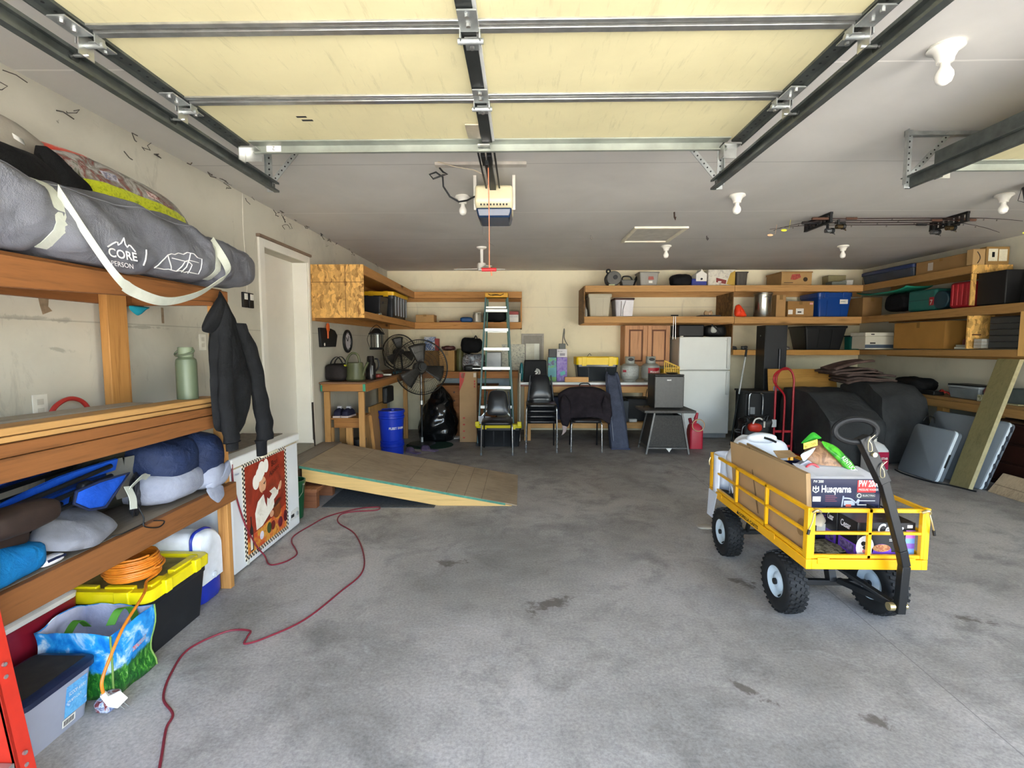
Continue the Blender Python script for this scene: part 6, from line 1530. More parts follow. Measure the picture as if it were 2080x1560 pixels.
build('front_grille', cr, M('#d3a913', .45), t); build('crate_side', MB().box(2.215, 7.81, .91, 2.46, 8.05, 1.10), M('#c29a10', .5), t)
# things under the long bench
one('blue_tub', MB().taper((.53, 8.05, .277), (.10, .10), (.12, .12), .37), M('#22355c', .4), 'navy tub on the lower shelf of the long bench behind the coat', 'tub', bevel=.01)
one('dark_tote', MB().taper((1.85, 8.0, .277), (.17, .17), (.19, .19), .36), M('#15171a', .45), 'black tub on the lower shelf of the long bench behind the mini fridge', 'tub', bevel=.012)
one('grey_tub', MB().taper((1.62, 7.86, .277), (.05, .10), (.055, .12), .33), M('#4d545b', .45), 'slim grey tub on the lower shelf of the long bench behind the canopy bag', 'tub', bevel=.01)
one('white_tray', MB().box(1.68, 7.73, .277, 1.80, 7.95, .325), M('#cfd0cc', .5), 'white tray on the lower shelf of the long bench', 'tray', bevel=.006)
one('blue_can', MB().cyl((.36, 8.0, .277), (.36, 8.0, .60), .08, n=20), M('#191d24', .45), 'dark canister on the lower shelf of the long bench behind the chair stack', 'canister', bevel=.006)
t = thing('wall_panel', 'grey framed pet-door panel on the back wall above the black bag', 'panel', (.185, 8.58, 1.19))
build('frame', MB().box(-.005, 8.575, 1.19, .03, 8.598, 1.67).box(.34, 8.575, 1.19, .375, 8.598, 1.67).box(.03, 8.575, 1.635, .34, 8.598, 1.67).box(.03, 8.575, 1.19, .34, 8.598, 1.22), M('#a29d93', .5), t, bevel=.003)
build('flap', MB().box(.03, 8.585, 1.22, .34, 8.597, 1.635), M('#8b867b', .5), t); build('light_pane', MB().box(.07, 8.58, 1.22, .30, 8.584, 1.50), M('#c9c8b2', .35), t); build('light_pane', MB().box(.215, 8.577, 1.22, .30, 8.5795, 1.50), M('#d8dacb', .35), t)

# canopy bag leaning at the bench
t = thing('canopy_bag', 'tall slate blue canopy bag leaning on the long bench', 'bag', (1.40, 7.15, 0))
def cbag(u, v):
    a = 2 * PI * u; sg = lambda q, p: math.copysign(abs(q) ** p, q)
    w = .135 * (1 - .30 * v ** 1.5) * (1 if v < .97 else .8); dpt = .085 * (1 - .25 * v)
    x = 1.405 - .05 * v; y = 7.06 + .44 * v
    f = 1 + .07 * math.sin(a * 7 + v * 5) * (.4 + v) + .05 * noise.noise(Vector((math.cos(a) * 2, math.sin(a) * 2, v * 9)))
    top = 1.05 + .03 * math.cos(a * 2) if v >= 1 else 1.05
    return Vector((x + w * sg(math.cos(a), .6) * f, y + dpt * sg(math.sin(a), .6) * f, .004 + top * v))
build('bag_body', MB().grid(cbag, 44, 30, cu=True), cloth('#4b5163', '#363b4a', .6, .55, 9), t, ang=70)
build('base_band', MB().box(1.27, 6.975, .002, 1.54, 7.0, .02), M('#2c3350', .6), t)
build('zip_strip', MB().tube([(1.285, 7.09, .55), (1.30, 7.16, .40), (1.305, 7.0, .12)], .006, n=6), M('#7d8290', .5), t)

# side table with the small fridge
WK = M('#4d4b48', .6, .1, .25, 60, .3, 180); WKD = M('#3a3835', .7, 0, .3, 70, .4, 200)
t = thing('patio_table', 'square dark wicker patio side table with splayed metal legs', 'side table', (1.98, 6.9, 0))
build('table_top', MB().box(1.645, 6.64, .570, 2.335, 7.20, .605), WK, t, bevel=.006)
for x0, y0, x1, y1 in ((1.69, 6.69, 1.80, 6.72), (2.265, 6.69, 2.17, 6.72), (1.69, 7.15, 1.80, 7.10), (2.265, 7.15, 2.17, 7.10)):
    build('leg', MB().bar((x0, y0, .002), (x1, y1, .569), .022, .022, up=(0, 1, 0)), M('#5d5c5a', .4, .4), t)
def trap(y0, y1, nm): build(nm, MB().prism([(1.722, y0, .10), (2.236, y0, .10), (2.160, y1, .53), (1.808, y1, .53)], (0, .012, 0)), WKD, t)
trap(6.705, 6.725, 'wicker_panel'); trap(7.125, 7.085, 'wicker_panel')
build('wicker_panel', MB().prism([(1.715, 6.71, .10), (1.715, 7.13, .10), (1.80, 7.09, .53), (1.80, 6.73, .53)], (.012, 0, 0)), WKD, t)
build('wicker_panel', MB().prism([(2.24, 6.71, .10), (2.24, 7.13, .10), (2.155, 7.09, .53), (2.155, 6.73, .53)], (.012, 0, 0)), WKD, t)
build('stretcher', MB().bar((1.70, 6.70, .085), (2.255, 6.70, .085), .018, .018).bar((1.70, 6.70, .06), (1.70, 7.14, .06), .016, .016), M('#5d5c5a', .4, .4), t)
build('paper_tag', MB().prism([(1.955, 6.688, .085), (2.035, 6.688, .085), (2.0, 6.688, .03)], (0, .002, 0)), WHITEP, t)
t = thing('mini_fridge', 'small dark grey fridge standing on the wicker side table', 'mini fridge', (2.01, 6.98, .606))
MF = M('#3d3d3b', .38, .35, .1, 30)
build('cabinet', MB().box(1.812, 6.83, .620, 2.208, 7.17, 1.078), M('#2b2b2b', .45), t, bevel=.008)
build('door', MB().box(1.81, 6.785, .622, 2.21, 6.827, 1.058), MF, t, bevel=.010); build('top_trim', MB().box(1.81, 6.79, 1.060, 2.21, 6.84, 1.082), BLACK, t, bevel=.006)
for x in (1.84, 2.18): build('foot', MB().cyl((x, 6.86, .606), (x, 6.86, .620), .015, n=12).cyl((x, 7.13, .606), (x, 7.13, .620), .015, n=12), BLACK, t)
text('GALANZ', .022, (1.975, 6.7843, .998), (1, 0, 0), (0, 0, 1), M('#e4e4e0', .3), t, width=.06, bold=.001)
build('power_cord', MB().tube(curve([(1.80, 7.14, .85), (1.775, 7.10, .78), (1.765, 7.05, .70), (1.74, 6.99, .66), (1.70, 6.92, .618)]), .005, n=6), BLACK, t)
one('black_dish', MB().lathe([(.004, 0), (.07, 0), (.085, .012), (.004, .012)], (2.10, 6.98, 1.083), 24), M('#222', .4) if False else M('#222222', .4), 'flat black dish on top of the small dark fridge', 'dish')
t = thing('gas_can', 'red fuel can with hose spout on the floor left of the refrigerator', 'fuel can', (2.49, 7.12, 0))
GC = M('#b52338', .4, 0, .06, 6)
build('can_body', loft(MB(), [rrect(2.40, 7.04, 2.585, 7.24, .03, .002), rrect(2.40, 7.04, 2.588, 7.24, .035, .25), rrect(2.405, 7.05, 2.575, 7.22, .05, .32), rrect(2.42, 7.08, 2.53, 7.18, .04, .36)]), GC, t)
build('spout', MB().cyl((2.475, 7.12, .36), (2.49, 7.11, .41), .03, .022).cyl((2.49, 7.11, .42), (2.51, 7.10, .515), .028, .016), GC, t); build('cap', MB().cyl((2.43, 7.13, .37), (2.41, 7.12, .43), .024), M('#8c1a2a', .4), t)
build('hose', MB().torus((2.505, 7.03, .345), .085, .007, 'y', 28, 8), M('#c9a27a', .4), t); build('neck_tag', MB().box(2.482, 7.085, .405, 2.515, 7.10, .43), M('#e3d36a', .4), t)

# oak cabinet and long right shelf on the back wall
OAK = wood('z', '#cc9a70', '#a2704c', knots=False)
t = thing('oak_cabinet', 'two-door oak wall cabinet under the long shelf', 'cabinet', (2.06, 8.4, 1.13))
build('carcass', MB().box(1.69, 8.262, 1.13, 2.435, 8.598, 1.80), OAK, t)
for x0, x1 in ((1.695, 2.055), (2.068, 2.43)):
    d = build('cabinet_door', MB().box(x0, 8.24, 1.14, x0 + .065, 8.260, 1.795).box(x1 - .065, 8.24, 1.14, x1, 8.260, 1.795).box(x0 + .066, 8.24, 1.14, x1 - .066, 8.260, 1.205).box(x0 + .066, 8.24, 1.73, x1 - .066, 8.260, 1.795), OAK, t, bevel=.004)
    build('raised_panel', MB().box(x0 + .066, 8.252, 1.206, x1 - .066, 8.260, 1.729, m=1).box(x0 + .09, 8.245, 1.23, x1 - .09, 8.2515, 1.705), [OAK, M('#6d4226', .6)], d, bevel=.003)
OSBD = osb('#7d5c36', '#52381f', 26)
t = thing('long_shelf', 'pine wall shelf of several tiers along the back and right walls', 'shelf', (3.2, 8.2, 1.3))
LX = wood('x', '#bd9058', '#926635'); LYR = wood('y', '#a07a48', '#76552d')
XF = 5.25
# back wall run
build('front_beam', MB().box(.985, 7.85, 2.302, 3.29, 7.888, 2.400), LX, t, bevel=.003); build('front_beam', MB().box(3.295, 7.85, 2.302, XF, 7.888, 2.400), LX, t, bevel=.003)
build('front_beam', MB().box(.975, 7.85, 1.822, 3.30, 7.888, 1.922), LX, t, bevel=.003); build('front_beam', MB().box(3.305, 7.85, 1.812, XF, 7.888, 1.912), LX, t, bevel=.003)
build('front_beam', MB().box(3.30, 7.85, 1.322, XF, 7.888, 1.402), wood('x', '#bd8c4a', '#94662c'), t, bevel=.003)
build('rear_ledger', MB().box(.985, 8.56, 2.285, 5.70, 8.597, 2.38), LX, t); build('rear_ledger', MB().box(.985, 8.56, 1.81, 5.70, 8.597, 1.905), LX, t); build('rear_ledger', MB().box(3.30, 8.56, 1.31, 5.70, 8.597, 1.39), LX, t)
for z in (2.386, 1.904): build('shelf_board', MB().box(.985, 7.89, z, 5.70, 8.558, z + .014), LX, t)
build('shelf_board', MB().box(3.31, 7.89, 1.386, 5.70, 8.558, 1.400), LX, t)
build('end_panel', MB().box(.968, 7.86, 1.822, .983, 8.597, 2.395), OSBD, t)
build('divider', MB().box(3.282, 7.89, 1.920, 3.296, 8.555, 2.300), OSBD, t); build('divider', MB().box(3.288, 7.89, 1.33, 3.302, 8.555, 1.81), OSBD, t)
# right wall run
for z0, z1, y0 in ((2.305, 2.400, 5.995), (1.812, 1.912, 4.2), (1.330, 1.402, 4.2)):
    build('front_beam', MB().prism([(XF, 7.848, z0), (XF, y0, z0 + (.015 if z0 > 2 else .04 if z0 < 1.5 else .025)), (XF, y0, z1 + (.012 if z0 > 2 else .05 if z0 < 1.5 else .03)), (XF, 7.848, z1)], (.038, 0, 0)), LYR, t, bevel=.003)
for z, y0, dz in ((2.388, 6.0, .01), (1.90, 4.2, .03), (1.388, 4.2, .05)):
    build('shelf_board', MB().prism([(XF + .04, 7.888, z), (XF + .04, y0, z + dz), (XF + .04, y0, z + dz + .014), (XF + .04, 7.888, z + .014)], (5.70 - XF - .04, 0, 0)), LYR, t)
    build('rear_ledger', MB().box(5.69, y0, z - .08, 5.725, 7.88, z - .004), LYR, t)
OSBL = osb('#d3a75e', '#9a7038', 24)
build('end_panel', MB().box(XF - .005, 5.978, 2.315, 5.70, 5.994, 2.415), OSBL, t)
build('divider', MB().box(XF - .004, 5.985, 1.945, XF + .05, 6.0, 2.313), OSBL, t); build('divider', MB().box(XF - .004, 5.99, 1.44, XF + .30, 6.006, 1.83), OSBL, t)
build('end_post', MB().box(XF - .006, 5.30, 1.37, XF + .03, 5.375, 1.838), wood('z', '#d6ab66', '#b08742'), t)
# ------------------------------------------------------------------ refrigerator and its neighbours
t = thing('refrigerator', 'tall white two-door refrigerator under the long shelf', 'refrigerator', (2.87, 8.2, 0))
FRW = M('#dfe3e0', .38, 0, .03, 3, .03, 160)
build('cabinet', MB().box(2.475, 7.95, .03, 3.275, 8.55, 1.60), M('#c9cbc4', .4, 0, .04, 3), t, bevel=.006)
build('freezer_door', MB().box(2.47, 7.87, 1.088, 3.275, 7.945, 1.605), FRW, t, bevel=.012, seg=3); build('fridge_door', MB().box(2.47, 7.87, .075, 3.275, 7.945, 1.076), FRW, t, bevel=.012, seg=3)
for z0, z1 in ((1.11, 1.59), (.70, 1.06)): build('door_handle', MB().box(3.205, 7.835, z0, 3.245, 7.868, z1), M('#cdd0cc', .35, 0, .03), t, bevel=.008)
build('kick_grille', MB().box(2.50, 7.90, .005, 3.25, 7.94, .07), M('#8d9498', .5), t); build('hinge_cap', MB().box(2.49, 7.88, 1.606, 2.53, 7.93, 1.62), WHITEP, t)
text('Roper', .018, (3.185, 7.8695, 1.545), (1, 0, 0), (0, 0, 1), M('#9a9d9a', .4), t, width=.045)
one('black_box', MB().box(2.49, 8.0, 1.606, 2.90, 8.40, 1.80), BLACK, 'black boxy case lying on top of the refrigerator at left', 'case', bevel=.02)
t = thing('vacuum_head', 'black and grey tool with a white curved face on top of the refrigerator', 'tool', (3.08, 8.05, 1.606))
build('shell', MB().soft((3.08, 8.1, 1.70), (.17, .16, .092), .6, .1, 7, 2), BLACK, t); build('pale_face', MB().soft((3.03, 7.97, 1.72), (.05, .04, .055), .7, n=18), M('#b9bcb6', .4), t); build('strap', MB().tube(curve([(2.99, 7.95, 1.80), (3.05, 7.93, 1.74), (3.13, 7.93, 1.66)]), .012, n=6), BLACK, t)
t = thing('tongs', 'pair of thin steel rods with black T grip hung over the long shelf beam', 'tongs', (2.37, 7.83, 1.57))
build('rods', MB().cyl((2.355, 7.835, 1.57), (2.36, 7.84, 1.93), .004, n=6).cyl((2.395, 7.835, 1.57), (2.39, 7.84, 1.93), .004, n=6), STEEL, t); build('grip', MB().cyl((2.32, 7.84, 1.936), (2.43, 7.84, 1.936), .010, n=10), BLACK, t)
t = thing('shop_pole', 'white-handled pole with black grip leaning right of the refrigerator', 'pole', (3.33, 7.5, 0))
build('shaft', MB().cyl((3.24, 7.45, .75), (3.36, 7.55, 1.30), .013), M('#b9bdbb', .35, .4), t); build('grip', MB().cyl((3.36, 7.55, 1.30), (3.385, 7.575, 1.42), .016), BLACK, t); build('lower_shaft', MB().cyl((3.09, 7.33, .0), (3.24, 7.45, .75), .015), DARKST, t)

# middle tier, back wall (z 1.919)
zt = 1.919
def bin_(x0, y0, x1, y1, z, h, name, label, mat, rim=.03, lid=None, group=None):
    t = thing(name, label, 'bin', ((x0 + x1) / 2, (y0 + y1) / 2, z), group=group); g = .1 * (x1 - x0)
    build('body', loft(MB(), [rrect(x0 + g, y0 + g, x1 - g, y1 - g, .02, z), rrect(x0 + .01, y0 + .01, x1 - .01, y1 - .01, .025, z + h - rim)]), mat, t)
    build('rim', loft(MB(), [rrect(x0, y0, x1, y1, .03, z + h - rim + .001), rrect(x0 - .006, y0 - .006, x1 + .006, y1 + .006, .03, z + h - rim * .3), rrect(x0, y0, x1, y1, .03, z + h)]), lid or mat, t)
    for q in (.35, .65): build('groove', MB().bar((x0 + (x1 - x0) * q, y0 + g * .85, z + .02), (x0 + (x1 - x0) * q, y0 + .008, z + h - rim - .02), .008, .006), lid or mat, t)
    return t
bin_(1.05, 7.96, 1.42, 8.42, zt, .365, 'tan_bin', 'beige storage bin at the left end of the long shelf middle tier', M('#b9b29a', .5, 0, .04, 4), .055)
for i, (x, h, lb) in enumerate(((.995, .125, 'leftmost thin pale booklet beside the beige bin'), (1.012, .155, 'middle, tallest thin booklet beside the beige bin'), (1.029, .125, 'booklet touching the beige bin'))):
    one('booklet', MB().box(x, 8.0, zt, x + .009, 8.14, zt + h), M('#cfccbf', .5, 0, .1), lb, 'booklet', 'booklets beside the beige bin', bevel=.001)
t = bin_(1.46, 7.96, 1.78, 8.34, zt, .30, 'clear_bin', 'clear bin with papers and a brown lid beside the beige bin', M('#a9a7ab', .2, 0, .12, 6, 0, 60, .5, .15), .03, M('#4a3028', .5))
build('paper_sheet', MB().prism([(1.60, 7.957, 1.935), (1.745, 7.957, 1.935), (1.765, 7.950, 2.18), (1.64, 7.950, 2.18), (1.60, 7.955, 2.03)], (0, .003, 0)), M('#e4e2e6', .5, 0, .06, 14), t)
one('black_tray', MB().box(2.78, 7.845, 1.924, 3.09, 8.05, 1.942), BLACK, 'thin black tray on the front of the middle tier above the refrigerator', 'tray', bevel=.004)
t = thing('cat_carving', 'small tan carved cat face on the black tray', 'figurine', (2.93, 7.95, 1.943))
build('face', MB().prism([(2.87, 7.93, 1.944), (2.99, 7.93, 1.944), (3.0, 7.93, 1.985), (2.975, 7.93, 2.02), (2.945, 7.93, 2.0), (2.92, 7.93, 2.0), (2.885, 7.93, 2.02), (2.865, 7.93, 1.985)], (0, .04, 0)), M('#a88a63', .6), t, bevel=.006); build('nose', MB().soft((2.945, 7.925, 1.965), (.018, .012, .012), .8, n=12), M('#d9b9a0', .3), t)
one('orange_bag', puff(MB(), [(3.315, 7.90, zt), (3.52, 7.90, zt), (3.48, 7.92, zt + .09), (3.40, 7.92, zt + .20), (3.335, 7.92, zt + .17)], .05, .08, 6, amp=.03, nrm=(0, -1, 0)), M('#f0431c', .5, 0, .12, 16), 'bright orange plastic bag beside the strand-board divider', 'bag', ang=60)
t = thing('stock_pot', 'tall stainless stock pot on the middle tier', 'pot', (3.83, 8.07, zt))
SS = M('#c2c0b6', .22, .95, .06, 6)
build('pot_body', MB().lathe([(.004, 0), (.13, 0), (.135, .008), (.135, .355), (.141, .36), (.141, .368), (.004, .368)], (3.83, 8.06, zt), 40), SS, t); build('pot_lid', MB().lathe([(.004, .37), (.142, .37), (.142, .378), (.004, .382)], (3.83, 8.06, zt), 40), SS, t)
build('pot_handle', MB().tube(curve([(3.79, 7.925, zt + .30), (3.80, 7.905, zt + .31), (3.83, 7.90, zt + .312), (3.86, 7.905, zt + .31), (3.87, 7.925, zt + .30)]), .006, n=6), SS, t)
carton(4.00, 7.98, zt, 4.15, 8.40, zt + .345, 'tall brown carton right of the stock pot')
t = carton(4.17, 7.96, zt, 4.575, 8.30, zt + .245, 'low brown carton with white labels between the stock pot and the blue tote', mat=M('#9c7440', .8, 0, .1, 5))
build('white_label', MB().box(4.30, 7.957, zt + .04, 4.42, 7.9585, zt + .13).box(4.18, 7.957, zt + .04, 4.25, 7.9585, zt + .11), WHITEP, t); build('red_sticker', MB().box(4.51, 7.957, zt + .19, 4.56, 7.9585, zt + .22), M('#d9a2a2', .5), t); build('barcode', MB().box(4.325, 7.956, zt + .065, 4.385, 7.957, zt + .085), BLACK, t)
BT = M('#16418a', .35, 0, .05, 4)
t = tote(4.64, 7.96, 5.17, 8.50, .385, 'storage_tote', 'large blue storage tote on the middle tier', BT, BT, z=zt, ribs=2, lidh=.06)
build('paper_label', MB().box(4.97, 7.945, zt + .20, 5.09, 7.955, zt + .27), WHITEP, t); text('XMAS', .03, (4.98, 7.9445, zt + .225), (1, 0, 0), (0, 0, 1), BLACK, t, width=.07)
carton(5.305, 7.92, zt, 5.60, 8.30, zt + .30, 'brown carton in the corner of the middle tier, under the green sled', mat=M('#8d6a40', .8, 0, .12, 5))

# top tier, back wall (z 2.402)
zu = 2.402
t = thing('leaf_blower', 'grey electric blower with round intake at the left end of the top tier', 'blower', (1.44, 8.05, zu))
GRT = M('#5b5a55', .5, 0, .1, 6)
build('fan_housing', MB().cyl((1.45, 7.96, zu + .125), (1.45, 8.12, zu + .125), .115, n=30), GRT, t, bevel=.012); build('intake', MB().cyl((1.47, 7.945, zu + .14), (1.47, 7.96, zu + .14), .035, n=20), BLACK, t); build('round_knob', MB().torus((1.365, 8.0, zu + .235), .028, .014, 'y', 20, 8), BLACK, t)
build('hose', MB().tube(curve([(1.36, 8.0, zu + .20), (1.315, 8.0, zu + .12), (1.34, 8.0, zu + .03), (1.42, 8.0, zu + .02)]), .014), BLACK, t); build('foot', MB().box(1.37, 7.95, zu, 1.46, 8.10, zu + .03), M('#b9c49a', .5), t)
t = thing('shop_tool', 'dark grey boxy tool with handle beside the blower on the top tier', 'tool', (1.67, 8.05, zu))
build('body', MB().taper((1.67, 8.06, zu), (.08, .09), (.11, .10), .10), GRT, t, bevel=.012); build('handle', MB().tube(curve([(1.58, 8.0, zu + .10), (1.60, 8.0, zu + .15), (1.70, 8.0, zu + .15), (1.74, 8.0, zu + .10)]), .012), BLACK, t); build('side_arm', MB().bar((1.78, 8.1, zu + .03), (1.86, 8.2, zu + .17), .03, .03), BLACK, t)
t = bin_(1.845, 7.97, 2.165, 8.30, zu, .225, 'grey_bin', 'light grey bin with red and white sticker on the top tier', M('#98958c', .5, 0, .05, 5), .02)
build('sticker', MB().prism([(1.985, 7.968, zu + .10), (2.075, 7.968, zu + .10), (2.065, 7.965, zu + .15), (1.99, 7.965, zu + .15)], (0, .002, 0)), M('#9c4a3e', .5), t); build('sticker', MB().box(1.995, 7.975, zu + .05, 2.055, 7.977, zu + .085), WHITEP, t)
one('black_bag', MB().soft((2.54, 8.12, zu + .10), (.17, .14, .098), .65, .1, 8, 6), BLK, 'rounded black bag on the top tier left of the small cooler', 'bag', ang=70)
t = thing('lunch_cooler', 'small blue lunch cooler with white house-shaped lid on the top tier', 'cooler', (2.80, 8.1, zu))
build('box', MB().box(2.67, 7.98, zu, 2.905, 8.24, zu + .115), M('#1f2f86', .4), t, bevel=.012); build('lid', MB().prism([(2.735, 7.975, zu + .075), (2.905, 7.975, zu + .075), (2.905, 7.975, zu + .19), (2.84, 7.975, zu + .235), (2.83, 7.975, zu + .262), (2.815, 7.975, zu + .262), (2.805, 7.975, zu + .235), (2.735, 7.975, zu + .19)], (0, .20, 0)), WHITEP, t, bevel=.006); build('button', MB().cyl((2.82, 7.965, zu + .11), (2.82, 7.975, zu + .11), .017, n=16), BLACK, t)
t = thing('product_carton', 'white printed carton with gold corner on the top tier', 'carton', (3.14, 8.1, zu))
build('carton_body', MB().box(2.925, 7.98, zu, 3.345, 8.28, zu + .255), print_mat('carton_print', ['#8f8a80', '#cfcabd', '#dedaca', '#b9b3a4'], 12, .4), t, bevel=.003)
build('gold_corner', MB().prism([(3.21, 7.977, zu + .03), (3.343, 7.977, zu + .002), (3.343, 7.977, zu + .24), (3.27, 7.977, zu + .20)], (0, .002, 0)), M('#b8963a', .5), t); build('red_shape', MB().prism([(3.05, 7.976, zu + .06), (3.20, 7.976, zu + .03), (3.21, 7.976, zu + .09), (3.05, 7.976, zu + .13)], (0, .001, 0)), M('#7f2f2a', .5), t); build('red_label', MB().box(3.08, 7.975, zu + .055, 3.13, 7.976, zu + .075), WHITEP, t)
bin_(3.365, 7.99, 3.56, 8.30, zu, .225, 'dark_grey_bin', 'dark grey bin right of the white printed carton on the top tier', M('#4c463e', .5), .02)
t = thing('fruit_box', 'open brown fruit carton with red print on the top tier', 'box', (4.2, 8.15, zu))
build('carton_body', MB().box(4.06, 7.97, zu, 4.53, 8.45, zu + .205), M('#ad8a58', .8, 0, .08, 5), t, bevel=.004); build('rolled_edge', MB().box(4.05, 7.962, zu + .20, 4.54, 8.46, zu + .222), M('#a07c4a', .8), t, bevel=.004)
build('red_print', MB().prism([(4.20, 7.968, zu + .10), (4.27, 7.968, zu + .09), (4.36, 7.968, zu + .13), (4.34, 7.968, zu + .185), (4.22, 7.968, zu + .175)], (0, .0015, 0)), M('#a84a40', .7, 0, .3, 40), t); build('grip_hole', MB().cyl((4.43, 7.967, zu + .10), (4.43, 7.969, zu + .10), .034, n=20), M('#3a2c1a', .8), t); build('dark_line', MB().box(4.10, 7.9675, zu + .045, 4.24, 7.969, zu + .055), M('#4a3c2a', .8), t)
for i, (x0, x1, y0, h, c, lb) in enumerate(((4.86, 5.10, 8.0, .07, '#6b7068', 'flat grey-green lidded tray at the corner of the top tier, in front'), (5.115, 5.235, 8.05, .10, '#c9c7bc', 'small pale tub at the corner of the top tier'), (4.95, 5.24, 8.25, .20, '#8d845f', 'tan carton behind the flat trays at the corner of the top tier'))):
    one('corner_tub', MB().taper(((x0 + x1) / 2, y0 + .09, zu), ((x1 - x0) / 2 - .01, .08), ((x1 - x0) / 2, .09), h), M(c, .5, 0, .1), lb, 'tub', bevel=.01)

# low tier, back wall (z 1.402)
zl = 1.402
bin_(4.44, 7.92, 5.10, 8.45, zl, .375, 'black_bin', 'big black bin on the low tier behind the dark locker', M('#131416', .45), .04)
t = bin_(5.15, 7.92, 5.32, 8.12, zl, .225, 'teal_pail', 'small teal pail with dark lid on the low tier', M('#17645a', .45), .02, M('#1b2422', .5))
SCR = M('#2a2928', .5)
for i, (x, lb) in enumerate(((3.36, 'dark spring clamp at the left end of the low tier'), (3.52, 'dark camera-like gadget on the low tier left of the locker'), (4.05, 'black wheel caster lying on the low tier right of the locker'), (4.18, 'metal wing-nut fitting on the low tier before the black bin'))):
    one('small_hardware', MB().soft((x, 7.96, zl + .03), (.045, .03, .028), .6, .35, 30, i), SCR if i < 3 else M('#7d7b76', .4, .6), lb, 'hardware')
t = thing('dark_locker', 'tall narrow black metal locker standing before the low tier', 'locker', (3.81, 7.7, .80))
build('cabinet', MB().box(3.645, 7.56, .802, 3.975, 7.84, 1.775), M('#2b2c2d', .35, .3, .1, 5), t, bevel=.004); build('door', MB().box(3.655, 7.552, .82, 3.965, 7.559, 1.765), M('#34363a', .3, .4, .08, 4), t, bevel=.002); build('pipe', MB().cyl((3.86, 7.535, .81), (3.86, 7.535, 1.42), .016, n=14), M('#3b3c40', .3, .6), t); build('lock', MB().cyl((3.642, 7.70, 1.62), (3.646, 7.70, 1.62), .012, n=12), STEEL, t)
t = thing('black_bench', 'low black cabinet under the dark locker, behind the red hand truck', 'cabinet', (3.97, 7.55, 0))
build('cabinet', MB().box(3.36, 7.36, .0, 4.62, 7.845, .77), M('#0f0f10', .6), t, bevel=.006); build('cabinet_top', MB().box(3.34, 7.34, .772, 4.64, 7.847, .80), M('#24201c', .6), t)
one('plywood_offcut', MB().prism([(3.65, 7.40, .803), (4.66, 7.40, .803), (4.64, 7.45, 1.125), (3.65, 7.45, 1.125)], (0, .014, 0)), wood('x', '#b08440', '#805a28'), 'plywood offcut standing on the black cabinet', 'plywood', bevel=.002)
one('blue_note', MB().box(3.72, 7.392, .81, 3.80, 7.399, .87), M('#8fa0c4', .6), 'small pale blue card leaning on the plywood offcut', 'card')

# right wall, top tier
zr = 2.414
t = carton(5.30, 6.10, zr, 5.66, 6.90, zr + .165, 'long brown carton on the top tier of the right wall', seam='x', mat=M('#8f6f44', .8, 0, .08, 4))
build('white_label', MB().box(5.298, 6.62, zr + .03, 5.2995, 6.70, zr + .13), M('#b8b0a4', .5), t)
t = carton(5.255, 6.0, zr + .004, 5.395, 6.085, zr + .185, 'small parcel carton with a curved arrow at the front end of the top tier', mat=M('#a98a5c', .8, 0, .06, 4), tape=False)
ar = MB(); ar.tube(curve([(5.30, 5.999, zr + .155), (5.33, 5.999, zr + .11), (5.335, 5.999, zr + .07), (5.31, 5.999, zr + .02)]), .005, n=6); build('printed_arrow', ar, M('#3a2c1c', .6), t)
t = carton(5.405, 6.0, zr + .004, 5.67, 6.09, zr + .21, 'brown carton with two white shipping labels at the front end of the top tier', mat=M('#92713f', .8, 0, .08, 4), tape=False)
build('shipping_label', MB().box(5.43, 5.9985, zr + .045, 5.535, 5.9995, zr + .185).box(5.55, 5.9985, zr + .045, 5.645, 5.9995, zr + .18), M('#d8d2b8', .5, 0, .08, 40), t); build('barcode', MB().box(5.47, 5.9975, zr + .09, 5.50, 5.9985, zr + .15), BLACK, t)
t = thing('lidded_tote', 'long translucent blue-grey lidded tote on the top tier of the right wall', 'storage tote', (5.5, 7.45, zr))
build('body', loft(MB(), [rrect(5.32, 6.97, 5.66, 7.96, .05, zr - .003), rrect(5.30, 6.95, 5.68, 7.98, .05, zr + .12)]), M('#39424e', .25, 0, .15, 5), t); build('lid', loft(MB(), [rrect(5.285, 6.94, 5.69, 7.99, .05, zr + .122), rrect(5.285, 6.94, 5.69, 7.99, .05, zr + .165), rrect(5.31, 6.96, 5.67, 7.97, .05, zr + .18)]), M('#27355a', .3, 0, .1, 5), t)
# right wall, middle tier (z ~1.93)
zm = 1.935
SLD = M('#2a8a72', .4, 0, .05, 5)
one('green_sled', MB().grid(lambda u, v: Vector((5.30 + .36 * u, 7.05 + 1.02 * v, 2.235 + .05 * (abs(2 * v - 1) ** 4 + .25 * abs(2 * u - 1) ** 3))), 10, 28), SLD, 'shallow green plastic sled laid across the cartons in the corner', 'sled', solid=.012)
one('black_sack', MB().soft((5.46, 7.30, zm + .155), (.14, .23, .125), .55, .1, 7, 7), BLK, 'black sack in the corner under the green sled', 'sack')
t = thing('teal_case', 'teal hard case with red seven sticker on the middle tier of the right wall', 'case', (5.47, 6.72, zm))
TC = M('#1d5f58', .45, 0, .06, 5)
build('shell', MB().box(5.31, 6.56, zm, 5.62, 7.02, zm + .275), TC, t, bevel=.03, seg=3); build('parting_line', MB().box(5.308, 6.58, zm + .135, 5.3105, 7.0, zm + .142), M('#123c38', .5), t)
st = build('sticker', MB().box(5.304, 6.58, zm + .06, 5.309, 6.65, zm + .165), M('#9c2b30', .5), t); text('7', .09, (5.3035, 6.64, zm + .07), (0, -1, 0), (0, 0, 1), WHITEP, st)
one('navy_round_case', MB().cyl((5.31, 6.48, zm + .12), (5.40, 6.48, zm + .12), .115, n=28), M('#17343f', .5), 'round dark teal case between the teal and the red case', 'case', bevel=.01)
